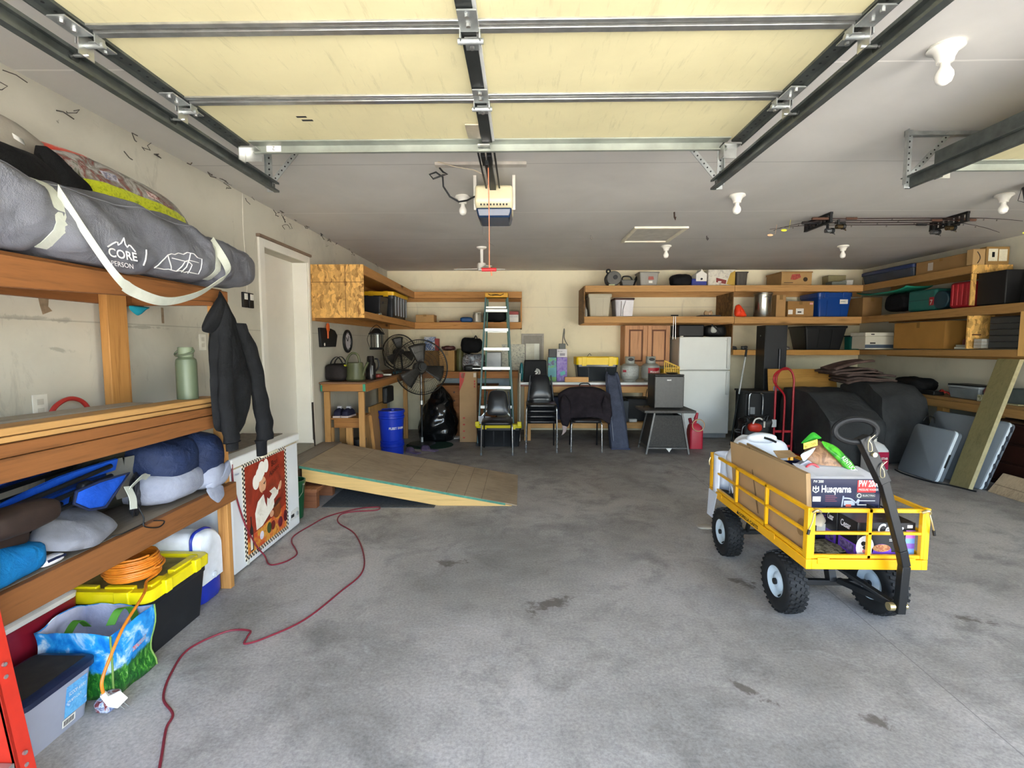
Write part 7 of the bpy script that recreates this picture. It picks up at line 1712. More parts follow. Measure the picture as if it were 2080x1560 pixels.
t = thing('red_case', 'ribbed red plastic case against the strand-board divider', 'case', (5.45, 6.22, zm))
build('shell', MB().box(5.31, 6.07, zm, 5.60, 6.36, zm + .31), M('#a5222c', .4, 0, .05, 5), t, bevel=.035, seg=3)
for k in range(4): build('rib', MB().box(5.303, 6.10 + .065 * k, zm + .03, 5.315, 6.13 + .065 * k, zm + .285), M('#b52a34', .4), t, bevel=.006)
one('black_crate', MB().box(5.30, 5.62, zm + .004, 5.66, 5.965, zm + .375), M('#121213', .6), 'square black crate in front of the strand-board divider on the middle tier', 'crate', bevel=.01)
one('black_slab', MB().prism([(5.40, 5.15, zm + .008), (5.40, 5.56, zm + .008), (5.46, 5.56, zm + .39), (5.46, 5.15, zm + .39)], (.05, 0, 0)), M('#161617', .5), 'black slab leaning on the right wall at the photo edge, middle tier', 'slab', bevel=.006)
t = thing('label_bottle', 'black bottle with white label bands on the middle tier at the photo edge', 'bottle', (5.31, 5.33, zm))
build('bottle_body', MB().cyl((5.31, 5.30, zm + .008), (5.31, 5.30, zm + .17), .045, n=20), BLACK, t); build('white_band', MB().cyl((5.31, 5.30, zm + .03), (5.31, 5.30, zm + .07), .046, n=20).cyl((5.31, 5.30, zm + .13), (5.31, 5.30, zm + .15), .046, n=20), WHITEP, t)
# right wall, low tier (z ~1.43)
t = thing('file_box', 'white and blue banker box on the low tier', 'box', (5.31, 7.62, 1.415))
build('box_body', MB().box(5.09, 7.50, 1.418, 5.53, 7.80, 1.61), M('#cdc9b8', .6, 0, .04, 4), t, bevel=.003); build('box_lid', MB().box(5.075, 7.485, 1.612, 5.545, 7.815, 1.665), M('#d3cfbe', .6, 0, .04, 4), t, bevel=.003); build('blue_band', MB().box(5.089, 7.4985, 1.435, 5.531, 7.4995, 1.485), M('#4a5868', .6), t); build('hand_hole', MB().box(5.16, 7.498, 1.497, 5.24, 7.4992, 1.518), M('#2d2a26', .7), t); build('printed_mark', MB().box(5.16, 7.4842, 1.63, 5.21, 7.4852, 1.645), BLACK, t)
carton(5.34, 6.42, 1.43, 5.67, 7.28, 1.79, 'large golden brown carton on the low tier of the right wall', seam='x', mat=M('#a5793a', .8, 0, .08, 4))
for k in range(3): one('paper_pack', MB().box(5.30, 5.86, 1.446 + .037 * k, 5.40, 5.96, 1.481 + .037 * k), M('#a9a8a0', .6), ('bottom', 'middle', 'top')[k] + ' pale pack of the little stack beside the dark drawer unit', 'pack', 'pale packs on the low tier', bevel=.003)
t = thing('drawer_unit', 'dark plastic drawer unit on the low tier of the right wall', 'drawer unit', (5.5, 5.62, 1.44))
DR = M('#2b2d2e', .45, 0, .1, 6)
build('frame', MB().box(5.36, 5.41, 1.445, 5.67, 5.84, 1.805), DR, t, bevel=.006)
for k in range(5): build('drawer', MB().box(5.347, 5.425, 1.457 + .068 * k, 5.359, 5.825, 1.518 + .068 * k), M('#383b3c', .35, 0, .1, 6), t, bevel=.004)
one('hand_tool', MB().tube(curve([(5.33, 6.10, 1.56), (5.31, 6.05, 1.60), (5.30, 5.88, 1.603)]), .007, n=6).soft((5.35, 6.12, 1.50), (.03, .03, .06), .7, .1, 12), M('#5a2a26', .5), 'dark red hand pump near the strand-board divider on the low tier', 'tool')
for k in range(2): one('small_book', MB().box(5.30, 6.04 + .03 * k, 1.436 + .026 * k, 5.42, 6.22 - .02 * k, 1.460 + .026 * k), M('#8f9082' if k else '#b8b9ac', .6), ('lower', 'upper')[k] + ' small book lying before the strand-board divider on the low tier', 'book', bevel=.002)

# bench along the right wall
t = thing('right_bench', 'long timber bench along the right wall', 'bench', (5.48, 6.0, 0))
build('bench_top', MB().box(5.255, 4.2, .80, 5.72, 7.33, .838), wood('y', '#8a6a40', '#66491f'), t); build('front_beam', MB().box(5.25, 4.2, .705, 5.288, 7.33, .798), LYR, t, bevel=.003)
for y in (5.60, 6.32, 7.25): build('leg', MB().box(5.30, y, 0, 5.39, y + .09, .798), wood('z', '#b98a4c', '#8d6330'), t, bevel=.003)
zb = .839
one('black_gear_bag', MB().soft((5.46, 6.98, zb + .10), (.15, .26, .10), .6, .15, 8, 3), BLK, 'black gear bag on the right bench', 'bag', ang=70)
one('yellow_tool', MB().box(5.275, 6.80, zb, 5.33, 6.92, zb + .04), M('#b58a1e', .5), 'yellow tool body in front of the black gear bag', 'tool', bevel=.006)
one('black_tray', MB().box(5.28, 6.45, zb, 5.42, 6.75, zb + .05), BLACK, 'black tray of tools on the right bench', 'tray', bevel=.008)
one('red_pliers', MB().tube(curve([(5.33, 6.42, zb + .06), (5.30, 6.35, zb + .08), (5.28, 6.28, zb + .05)]), .010, n=7).tube(curve([(5.33, 6.42, zb + .06), (5.34, 6.33, zb + .055), (5.33, 6.26, zb + .03)]), .010, n=7), M('#a5322c', .5), 'red-handled pliers on the right bench left of the clear tub', 'pliers')
t = thing('clear_tub', 'translucent tub on the right bench', 'tub', (5.42, 6.06, zb))
build('tub_body', MB().taper((5.42, 6.06, zb), (.10, .19), (.12, .21), .13), M('#7f878a', .2, 0, .15, 6, 0, 60, .5, .2), t, bevel=.01); build('tub_rim', MB().box(5.295, 5.845, zb + .131, 5.545, 6.275, zb + .155), M('#8d9699', .3), t, bevel=.006); build('dark_lid', MB().box(5.30, 5.85, zb + .156, 5.54, 6.27, zb + .17), BLACK, t)
one('red_helmet', MB().soft((5.42, 5.77, zb + .10), (.09, .10, .095), .85, .06, 8, 3), M('#98303a', .4), 'dull red rounded helmet on the right bench behind the clear tub', 'helmet')
t = thing('camo_box', 'small camouflage patterned box on the front of the right bench', 'box', (5.32, 5.72, zb))
build('carton_body', MB().box(5.27, 5.60, zb, 5.36, 5.83, zb + .075), print_mat('camo', ['#3a3a24', '#8d8d6a', '#c9c8ae', '#5d5c40'], 26, .5), t, bevel=.003)
one('grey_tool_case', MB().box(5.36, 5.35, zb, 5.66, 5.58, zb + .17), M('#4c5452', .5, 0, .2, 10), 'grey-green tool case at the right end of the right bench', 'case', bevel=.01)
one('brown_board', MB().box(5.28, 5.36, zb, 5.34, 5.58, zb + .012), PALE and wood('y', '#a39a76', '#7f7753'), 'short pale board end on the front of the right bench', 'board')
t = thing('dark_dresser', 'dark brown dresser under the right bench at the photo edge', 'dresser', (5.5, 4.95, 0))
DK = M('#24140f', .4, 0, .25, 8)
build('carcass', MB().box(5.10, 4.35, .0, 5.68, 5.55, .68), DK, t, bevel=.006)
for z in (.06, .27, .48):
    for y0, y1 in ((4.40, 4.92), (4.96, 5.50)): build('drawer', MB().box(5.082, y0, z, 5.099, y1, z + .18), M('#2c1812', .35, 0, .2, 8), t, bevel=.006)

# covered machines, rugs
CV = cloth('#3b3c3c', '#2a2b2c', .8, .5, 4)
def cover(x0, x1, prof, name, label, amp=.032):
    """weatherproof cover draped over a machine: prof = side outline (Y, Z) from the rear top to the front floor"""
    def f(u, v):
        q = v * (len(prof) - 1); i = min(len(prof) - 2, int(q)); r = q - i
        y = prof[i][0] + (prof[i + 1][0] - prof[i][0]) * r; z = prof[i][1] + (prof[i + 1][1] - prof[i][1]) * r
        # across: down the left side, over, down the right side
        a = u * 3
        if a < 1: x = x0 - .03 * (1 - a); zz = .012 + (z - .012) * a
        elif a < 2: x = x0 + (x1 - x0) * (a - 1); zz = z + .02 * math.sin(PI * (a - 1))
        else: x = x1 + .03 * (a - 2); zz = .012 + (z - .012) * (3 - a)
        p = Vector((x, y, max(.012, zz)))
        w = amp * noise.noise(p * 4) + amp * .6 * noise.noise(Vector((x * 9, y * 3 + zz * 4, zz * 3)))
        return p + Vector((w * .8, -abs(w) * .6, w * .6 if zz > .03 else 0))
    return one(name, MB().grid(f, 46, 40), CV, label, 'machine cover', solid=.006, ang=75)
cover(3.74, 4.36, [(7.22, .012), (7.20, .86), (6.9, .88), (6.55, .85), (6.30, .72), (6.03, .55), (6.0, .30), (5.98, .012)], 'grill_cover', 'large dark cover with sloping front draped over a machine behind the cart handle')
cover(4.50, 5.06, [(7.12, .012), (7.10, .92), (6.85, .99), (6.5, .97), (6.28, .80), (6.20, .5), (6.16, .25), (6.15, .012)], 'mower_cover', 'second dark cover to the right, carrying the folded rugs, beside the folded tables')
RUG = cloth('#5a4a44', '#3f332f', .95, .35, 14)
t = thing('folded_rug', 'brown folded rugs heaped on the right-hand dark cover', 'rug', (4.60, 6.85, 1.0))
for k in range(5):
    mb = MB()
    def lay(u, v, k=k):
        x = 4.30 - .05 * k * (k > 2) + (.66 - .02 * k) * u; y = 6.62 + .42 * v
        return Vector((x, y, 1.025 + .034 * k + .012 * math.sin(u * 5 + k) - .03 * abs(2 * u - 1) ** 4 - .02 * (1 - v) * (k < 2)))
    build('rug_layer', mb.grid(lay, 16, 8), RUG, t, solid=.026)
build('rug_flap', MB().grid(lambda u, v: Vector((4.12 + .50 * u, 6.60 + .34 * v, 1.16 + .11 * math.sin(PI * .5 * u) + .01 * math.sin(v * 9))), 12, 8), cloth('#63504a', '#46362f', .95, .4, 12), t, solid=.024)

# folded plastic tables, lumber, jug
TG = M('#6d757c', .5, 0, .05, 5); TGE = M('#cfd9e0', .4, 0, .05, 8)
def lean_table(name, label, y0, y1, xb, xt, h, th):
    t = thing(name, label, 'folding table', ((xb + xt) / 2, (y0 + y1) / 2, 0), group='folded plastic tables')
    d = Vector((xt - xb, 0, h)); L = d.length; up = d.normalized(); nx = Vector((up.z, 0, -up.x))
    def P(y, s, k): q = Vector((xb, y, .004)) + up * s * L + nx * k; return (q.x, q.y, max(.003, q.z))
    def rr(k, ins=0):
        c = .045; pts = []
        for (yy, ss, a0) in ((y1, 1, 0), (y0, 1, 90), (y0, 0, 180), (y1, 0, 270)):
            for j in range(5):
                a = R(a0 + 22.5 * j); cy = yy + (-c if yy == y1 else c); cs = ss * L + (-c if ss else c)
                pts.append(Vector(P(cy + (c - ins) * math.cos(a), (cs + (c - ins) * math.sin(a)) / L, k)))
        return pts
    build('table_leaf', loft(MB(), [rr(0, .006), rr(.006, 0), rr(th * .46, 0)]), TG, t, ang=60)
    build('table_leaf', loft(MB(), [rr(th * .54, 0), rr(th - .006, 0), rr(th, .006)]), TG, t, ang=60)
    build('pale_edge', loft(MB(), [[p + Vector((0, -.001, 0)) for p in rr(.008, -.002)], [p + Vector((0, -.001, 0)) for p in rr(th * .45, -.002)]], cap=False), TGE, t)
    return t, P
t, P = lean_table('folding_table', 'grey folded plastic table leaning low, with slotted pale edge, nearer the cart', 5.37, 5.92, 4.47, 4.66, .56, .09)
build('grip_slot', MB().prism([P(5.364, .30, .028), P(5.364, .30, .05), P(5.364, .56, .05), P(5.364, .56, .028)], (0, .004, 0)), BLACK, t)
build('carry_loop', MB().tube(curve([(4.70, 5.86, .60), (4.72, 5.83, .66), (4.73, 5.75, .65), (4.72, 5.72, .59)]), .008, n=7), BLACK, t)
t, P = lean_table('folding_table', 'larger grey folded table behind the leaning plank, with dark lattice on its edge', 5.10, 6.02, 4.70, 4.96, .70, .075)
lt = MB()
for k in range(7): lt.soft(Vector(P(5.092, .10 + .135 * k, .037)), (.014, .006, .03), .8, n=10); 
lt.bar(P(5.094, .04, .037), P(5.094, .96, .037), .010, .006, up=(0, 1, 0))
build('edge_lattice', lt, M('#2c3038', .4), t)
t = thing('leaning_plank', 'wide weathered plank leaning against the right shelves', 'plank', (4.6, 5.2, 0)); WPK = wood('z', '#7d7550', '#5d5638', knots=False)
build('board', MB().prism([(4.575, 5.087, .002), (4.575, 5.31, .002), (5.185, 5.53, 1.335), (5.185, 5.287, 1.335)], (.045, 0, 0)), WPK, t)
build('pale_edge', MB().prism([(4.575, 5.084, .002), (4.62, 5.084, .002), (5.23, 5.284, 1.335), (5.185, 5.284, 1.335)], (0, .0025, 0)), M('#aba27c', .75, 0, .15, 20), t)
one('plywood_strip', MB().prism([(4.74, 4.2, .002), (4.74, 5.05, .002), (4.88, 5.05, .19), (4.88, 4.2, .19)], (.018, 0, 0)), ply_mat(), 'plywood strip leaning low on the dark dresser at the right photo edge', 'plywood', bevel=.002)
tag(build('table_cable', MB().tube(curve([(4.44, 5.90, .008), (4.40, 5.75, .008), (4.40, 5.55, .008), (4.44, 5.35, .008), (4.52, 5.25, .008), (4.60, 5.02, .008)]), .008, n=7), BLACK), 'black cable on the floor in front of the folded tables', 'cable')
t = thing('chemical_jug', 'white square jug with crimson label on the floor behind the cart handle', 'jug', (4.11, 5.78, 0))
build('jug_body', loft(MB(), [rrect(4.02, 5.70, 4.21, 5.89, .03, .004), rrect(4.01, 5.69, 4.215, 5.895, .035, .05), rrect(4.01, 5.69, 4.215, 5.895, .035, .275), rrect(4.04, 5.72, 4.185, 5.87, .04, .335), rrect(4.09, 5.77, 4.135, 5.82, .02, .365)]), M('#d5d5d3', .4, 0, .04, 6), t)
build('spout', MB().cyl((4.112, 5.795, .365), (4.112, 5.795, .40), .016).cyl((4.112, 5.795, .41), (4.112, 5.795, .44), .02), WHITEP, t)
lb = build('crimson_label', MB().box(4.03, 5.6875, .06, 4.20, 5.6895, .262), M('#a3173f', .4, 0, .05), t)
text('FIRST STAR', .036, (4.035, 5.687, .175), (1, 0, 0), (0, 0, 1), WHITEP, lb, width=.155, bold=.001); text('24D', .02, (4.13, 5.687, .14), (1, 0, 0), (0, 0, 1), WHITEP, lb)

# hand truck and odd machines
HT = M('#a31c26', .4, 0, .1, 10)
t = thing('hand_truck', 'red tube hand truck with looped handles', 'hand truck', (3.5, 6.7, 0))
for x in (3.42, 3.66): build('frame_tube', MB().tube(curve([(x - .01, 6.72, .05), (x, 6.74, .6), (x + .01, 6.76, .92)], 6), .014, n=10), HT, t)
build('top_loop', MB().tube(curve([(3.43, 6.76, .92), (3.44, 6.765, 1.06), (3.50, 6.77, 1.15), (3.57, 6.77, 1.17), (3.64, 6.77, 1.12), (3.67, 6.765, 1.02), (3.67, 6.76, .92)], 8), .014, n=10), HT, t)
build('side_handle', MB().tube(curve([(3.58, 6.75, 1.16), (3.44, 6.67, 1.15), (3.34, 6.62, 1.09), (3.33, 6.61, 1.00), (3.40, 6.64, .92), (3.49, 6.68, .84), (3.52, 6.69, .74), (3.52, 6.69, .4), (3.51, 6.68, .05)], 8), .013, n=10), HT, t)
build('toe_plate', MB().box(3.38, 6.48, .012, 3.70, 6.74, .022), HT, t); build('cross_bar', MB().box(3.42, 6.725, .30, 3.66, 6.74, .33).box(3.42, 6.725, .10, 3.66, 6.74, .13), HT, t)
for x in (3.37, 3.71): build('wheel', MB().cyl((x - .02, 6.80, .10), (x + .02, 6.80, .10), .10, n=24), BLACK, t, bevel=.012)
t = thing('folding_trolley', 'black folding trolley with chrome tube handle beside the refrigerator', 'trolley', (3.30, 7.05, 0))
build('handle', MB().tube(curve([(3.215, 7.05, .40), (3.215, 7.05, .74), (3.24, 7.05, .80)]), .012).tube(curve([(3.37, 7.05, .80), (3.405, 7.05, .74), (3.405, 7.05, .50)]), .012), M('#9d9fa0', .25, .8), t); build('body', MB().box(3.17, 7.08, .001, 3.45, 7.16, .80), M('#101112', .6), t, bevel=.01); build('grey_patch', MB().box(3.245, 7.074, .50, 3.31, 7.08, .60), M('#85888a', .5), t)
t = thing('small_engine', 'dark cluttered small engine with red cap behind the cart', 'machine', (3.1, 6.6, 0))
build('engine_body', MB().soft((3.13, 6.68, .30), (.19, .14, .22), .5, .22, 9, 4), M('#121314', .5, 0, .3, 20), t); build('red_cap', MB().soft((3.07, 6.55, .40), (.085, .06, .06), .7, .12, 14, 2), M('#b8301f', .4, 0, .15, 20), t); build('white_box', MB().box(3.27, 6.56, .40, 3.36, 6.64, .50), M('#a9adae', .5), t, bevel=.006)
tb = MB(); random.seed(3)
for k in range(8):
    p = [Vector((3.10 + random.uniform(-.16, .2), 6.58 + random.uniform(-.04, .06), .36 + random.uniform(0, .2))) for _ in range(4)]; tb.tube(curve(p, 5), .008, n=6)
build('hoses', tb, BLACK, t); build('carry_arc', MB().tube(curve([(3.03, 6.52, .44), (3.05, 6.50, .51), (3.10, 6.49, .53), (3.14, 6.50, .51)]), .010, n=8), WHITEP, t); build('spark_lead', MB().cyl((3.19, 6.54, .40), (3.19, 6.54, .48), .012), M('#d9d6c8', .3), t)
build('wire_loop', MB().tube(curve([(2.90, 6.58, .36), (2.84, 6.57, .37), (2.83, 6.57, .34), (2.90, 6.58, .33)]), .006, n=6).tube(curve([(2.93, 6.6, .05), (2.93, 6.6, .36), (2.98, 6.6, .42)]), .007, n=6), M('#55585a', .4, .5), t)
# ------------------------------------------------------------------ yellow garden cart and its load
YC = M('#ecae10', .35, 0, .05, 6); TIRE = M('#151617', .7, 0, .15, 20, .15, 60); RIM = M('#c3d3dd', .35, .1, .05, 8)
CX0, CX1, CY0, CY1, CZ = 1.437, 2.043, 2.46, 3.76, .362
t = cart = thing('garden_cart', 'yellow steel mesh-sided garden cart with black pull handle', 'cart', (1.74, 3.1, 0))
fr = MB()
for a in ((CX0, CY0, CX0 + .03, CY1), (CX1 - .03, CY0, CX1, CY1), (CX0 + .03, CY0, CX1 - .03, CY0 + .03), (CX0 + .03, CY1 - .03, CX1 - .03, CY1)): fr.box(a[0], a[1], CZ, a[2], a[3], CZ + .052)
build('bed_frame', fr, YC, t, bevel=.003)
build('bed_floor', MB().box(CX0 + .03, CY0 + .03, CZ + .030, CX1 - .03, CY1 - .03, CZ + .034), M('#3a3a32', .6, 0, .5, 40), t)
zt0, zt1 = CZ + .056, .675
def side_panel(p, q, inner, nm):
    """railing between corners p and q with uprights at the given fractions"""
    p, q = Vector(p), Vector(q); mb = MB(); d = (q - p)
    for z, h in ((zt0 + .009, .018), (zt0 + .13, .014), (zt1 - .010, .02)):
        mb.bar(p + Vector((0, 0, z)), q + Vector((0, 0, z)), .018, h)
    for f in inner:
        o = p + d * f; mb.bar(o + Vector((0, 0, zt0)), o + Vector((0, 0, zt1)), .018 if 0 < f < 1 else .024, .018, up=d)
    build(nm, mb, YC, t, bevel=.002)
e = .013
side_panel((CX0 + e, CY0 + .03, 0), (CX0 + e, CY1 - .03, 0), (0, .335, .665, 1), 'side_rail')
side_panel((CX1 - e, CY0 + .03, 0), (CX1 - e, CY1 - .03, 0), (0, .335, .665, 1), 'side_rail')
side_panel((CX0 + .03, CY0 + e, 0), (CX1 - .03, CY0 + e, 0), (0, .52, 1), 'end_rail')
side_panel((CX0 + .03, CY1 - e, 0), (CX1 - .03, CY1 - e, 0), (0, .52, 1), 'end_rail')
for x in (CX0 + e, CX1 - e):
    for y in (CY0 + e, CY1 - e): build('corner_post', MB().box(x - .013, y - .013, CZ + .053, x + .013, y + .013, zt1 + .004), YC, t, bevel=.003)
for x in (CX0 + .085, CX1 - .095): build('hinge_tab', MB().box(x - .03, CY0 - .004, CZ + .03, x + .03, CY0 - .0005, CZ + .062), YC, t, bevel=.002)
for y in (2.80, 3.55): build('hinge_tab', MB().box(CX0 - .004, y - .03, CZ + .03, CX0 - .0005, y + .03, CZ + .062), YC, t, bevel=.002)
PIN = M('#c9b98a', .3, .8)
for x, s in ((CX0, 1), (CX1, -1)):
    lp = MB(); lp.tube(curve([(x + s * .015, CY0 - .012, zt1 - .015), (x + s * .03, CY0 - .02, zt1 + .0), (x + s * .055, CY0 - .012, zt1 - .012)]), .007, n=8); lp.tube(curve([(x + s * .02, CY0 - .016, zt1 - .02), (x + s * .01, CY0 - .02, zt1 - .06), (x - s * .004, CY0 - .018, zt1 - .10)]), .0035, n=6)
    g = build('latch_pin', lp, PIN, t); build('latch_tip', MB().cyl((x - s * .002, CY0 - .018, zt1 - .10), (x - s * .008, CY0 - .018, zt1 - .125), .007, n=8), BLACK, g)
build('latch_pin', MB().tube(curve([(CX0 - .01, CY1 - .03, zt1 - .03), (CX0 - .018, CY1 - .03, zt1 - .06), (CX0 - .014, CY1 - .03, zt1 - .09)]), .0035, n=6), PIN, t)
text('▲GORILLA CARTS', .028, (CX0 - .0008, 3.27, CZ + .012), (0, -1, 0), (0, 0, 1), BLACK, t, bold=.0008, width=.30)
def wheel(x, y, outer, rz=0.):
    """pneumatic wheel; outer = -1/1 side on which the pale rim shows"""
    T = Matrix.Translation((x, y, .168)) @ Matrix.Rotation(rz, 4, 'Z')
    w = MB()
    prof = [(.085, -.048), (.10, -.056), (.135, -.056), (.156, -.044), (.162, -.02), (.1635, 0), (.162, .02), (.156, .044), (.135, .056), (.10, .056), (.085, .048)]
    w.grid(lambda u, v: Vector((prof[min(10, int(round(v * 10)))][1], prof[min(10, int(round(v * 10)))][0] * math.cos(2 * PI * u), prof[min(10, int(round(v * 10)))][0] * math.sin(2 * PI * u))), 48, 11, cu=True, T=T)
    tr = MB()
    for k in range(30):
        a = 2 * PI * k / 30
        for j, (xx, ln) in enumerate(((-.036, .022), (-.012, .018), (.012, .018), (.036, .022))):
            b = a + (.105 if j % 2 else 0); rr = .1655 if abs(xx) < .02 else .1605
            p = Vector((xx - ln / 2, rr * math.cos(b), rr * math.sin(b))); q = Vector((xx + ln / 2, rr * math.cos(b + .05), rr * math.sin(b + .05)))
            tr.bar(T @ p, T @ q, .016, .008, up=T.to_3x3() @ Vector((0, math.cos(b), math.sin(b))))
    p = build('wheel', w, TIRE, t, ang=50)
    build('tread', tr, TIRE, p)
    rm = MB()
    for s in (-1, 1): rm.grid(lambda u, v: Vector((s * (.050 - .020 * (1 - abs(2 * v - 1)) if v < 1 else .044), (.092 - .075 * v) * math.cos(2 * PI * u), (.092 - .075 * v) * math.sin(2 * PI * u))), 32, 7, cu=True, T=T)
    rm.cyl(T @ Vector((-.030, 0, 0)), T @ Vector((.030, 0, 0)), .088, n=32)
    build('rim', rm, RIM, p, ang=40)
    hb = MB().cyl(T @ Vector((-.056, 0, 0)), T @ Vector((.056, 0, 0)), .017, n=18)
    build('hub', hb, BLACK, p)
    build('valve', MB().cyl(T @ Vector((outer * .035, -.045, -.055)), T @ Vector((outer * .055, -.052, -.06)), .005, n=8), BLACK, p)
wheel(1.475, 2.73, -1, .02); wheel(1.985, 2.72, -1, .12); wheel(1.462, 3.47, -1); wheel(2.015, 3.47, 1)
ax = MB().bar((1.53, 2.73, .168), (1.93, 2.72, .168), .03, .03).bar((1.52, 3.47, .168), (1.96, 3.47, .168), .03, .03)
for x in (1.60, 1.88): ax.bar((x, 3.47, .17), (x, 3.40, CZ), .03, .02, up=(1, 0, 0))
ax.bar((1.74, 2.73, .17), (1.74, 2.80, CZ), .05, .04, up=(1, 0, 0)); ax.bar((1.55, 2.80, CZ - .02), (1.93, 2.80, CZ - .02), .04, .03)
build('axle', ax, BLACK, t, bevel=.003)
st = MB().bar((1.70, 2.72, .30), (1.86, 2.44, .205), .035, .018, up=(0, 0, 1)).bar((1.76, 2.70, .19), (1.87, 2.44, .195), .03, .03)
build('steering_arm', st, BLACK, t, bevel=.003); build('pivot_bolt', MB().cyl((1.835, 2.40, .205), (1.905, 2.40, .205), .013, n=16).cyl((1.81, 2.395, .207), (1.835, 2.395, .207), .02, n=16), PIN, t)
HB = M('#1a1b1c', .42, .2, .1, 12)
def sq(pts, w, nm, par):
    mb = MB()
    for a, b in zip(pts, pts[1:]): mb.bar(a, b, w, w * .95, up=(0, 1, 0))
    return build(nm, mb, HB, par, bevel=.003)
hd = sq([(1.865, 2.395, .175), (1.868, 2.385, .42), (1.845, 2.38, .50), (1.735, 2.385, .86)], .040, 'pull_handle', t)
sq([(1.742, 2.385, .835), (1.632, 2.39, 1.055)], .052, 'upper_sleeve', hd)
lo = MB(); LP = [(1.60 + .100 * math.cos(R(a)), 2.39, 1.085 + .055 * math.sin(R(a))) for a in range(0, 360, 12)]
lo.tube(LP, .0145, n=10, closed=True); build('grip_loop', lo, M('#0d0d0e', .6), hd)
for z, x in ((1.025, 1.648), (.90, 1.712)):
    build('clip_pin', MB().tube(curve([(x, 2.355, z + .035), (x - .012, 2.35, z + .01), (x - .008, 2.35, z - .03), (x + .008, 2.35, z - .03), (x + .004, 2.35, z), (x - .005, 2.352, z + .02), (x + .018, 2.352, z + .045)]), .0018, n=6), M('#b9ae8c', .35, .8), hd)
build('bolt', MB().cyl((1.672, 2.35, .975), (1.672, 2.365, .975), .011, n=14), PIN, hd)

# load: flattened cardboard, navy power-tool box, dog food, grass seed bag, white bag
CB2 = M('#a98a62', .8, 0, .06, 4); bz = CZ + .036
t = thing('flat_cardboard', 'large folded brown cardboard sheet standing along the left side of the cart', 'cardboard', (1.53, 3.0, bz))
sh = MB().prism([(1.478, 2.515, bz + .002), (1.472, 3.40, bz + .002), (1.474, 3.50, .81), (1.492, 3.14, .815), (1.528, 2.655, .803)], (.012, 0, 0))
build('sheet', sh, CB2, t); build('sheet', MB().prism([(1.500, 2.535, bz + .002), (1.498, 3.38, bz + .002), (1.497, 3.42, .82), (1.548, 2.675, .800)], (.014, 0, 0)), CB2, t)
build('sheet', MB().prism([(1.545, 2.60, bz + .002), (1.540, 3.3, bz + .002), (1.535, 3.38, .825), (1.568, 2.70, .79)], (.010, 0, 0)), M('#a08158', .8, 0, .06, 4), t)
build('crease', MB().prism([(1.4708, 3.04, bz + .05), (1.4708, 3.055, bz + .05), (1.496, 3.26, .82), (1.496, 3.245, .82)], (-.001, 0, 0)), M('#6d5436', .8), t)
build('damp_spot', MB().prism([(1.4712 + (z - bz) * .10, y, z) for y, z in [(2.60 + .04 * math.cos(R(a)), .53 + .045 * math.sin(R(a))) for a in range(0, 360, 24)]], (-.0008, 0, 0)), M('#8a6d48', .8), t)
t = thing('navy_tool_box', 'open navy pressure-washer box with white lettering standing in the cart', 'box', (1.80, 3.0, bz))
NB = M('#151a3c', .4, 0, .08, 5); bx0, bx1, by0, by1, bh = 1.607, 2.014, 2.77, 3.22, .345
w = MB().box(bx0, by0, bz, bx1, by0 + .005, bz + bh).box(bx0, by1 - .005, bz, bx1, by1, bz + bh).box(bx0, by0, bz, bx0 + .005, by1, bz + bh).box(bx1 - .005, by0, bz, bx1, by1, bz + bh).box(bx0, by0, bz, bx1, by1, bz + .005)
build('carton_body', w, NB, t)
build('flap', MB().prism([(bx0 + .01, by0 + .006, bz + bh), (bx1 - .005, by0 + .006, bz + bh), (bx1 - .02, by0 + .17, bz + bh + .03), (bx0 + .002, by0 + .17, bz + bh + .045)], (0, .003, .003)), M('#b5b4b8', .7, 0, .03, 3), t)
yb = by0 - .0008
text('Husqvarna', .056, (bx0 + .075, yb, bz + 0.2701), (1, 0, 0), (0, 0, 1), WHITEP, t, width=.165, bold=.0015)
lg = MB()
for q in (-1, 1): lg.tube([(bx0 + .045 + q * .014, yb, bz + 0.3033), (bx0 + .045 + q * .016, yb, bz + 0.2784), (bx0 + .045, yb, bz + 0.2676)], .0035, n=5)
lg.tube([(bx0 + .03, yb, bz + 0.2925), (bx0 + .06, yb, bz + 0.2925)], .0035, n=5).tube([(bx0 + .045, yb, bz + 0.3075), (bx0 + .045, yb, bz + 0.2784)], .003, n=5); build('crown_logo', lg, WHITEP, t)
text('PW 2000', .022, (bx0 + .03, yb, bz + 0.3241), (1, 0, 0), (0, 0, 1), WHITEP, t, width=.055)
def patch(x0, z0, x1, z1, mat, nm, par=None, d=.0006): return build(nm, MB().box(x0, yb - d, z0, x1, yb, z1), mat, par or t)
RDP = M('#d02a2c', .4)
rp = patch(bx0 + .275, bz + 0.2701, bx1 - .03, bz + 0.339, RDP, 'red_label')
text('PW 2000', .052, (bx0 + .28, yb - .0012, bz + 0.3033), (1, 0, 0), (0, 0, 1), WHITEP, rp, width=.112, bold=.001); text('PRESSURE WASHER', .018, (bx0 + .282, yb - .0012, bz + 0.28), (1, 0, 0), (0, 0, 1), WHITEP, rp, width=.108)
gp = patch(bx0 + .268, bz + 0.2368, bx1 - .035, bz + 0.2676, M('#3b4148', .4), 'grey_label'); build('round_icon', MB().torus((bx0 + .287, yb - .001, bz + 0.2518), .011, .002, 'y', 16, 5), WHITEP, gp)
text('ELECTRIC', .014, (bx0 + .305, yb - .0012, bz + 0.2476), (1, 0, 0), (0, 0, 1), WHITEP, gp, width=.07)
patch(bx0 + .03, bz + 0.2161, bx0 + .075, bz + 0.2451, WHITEP, 'white_badge'); 
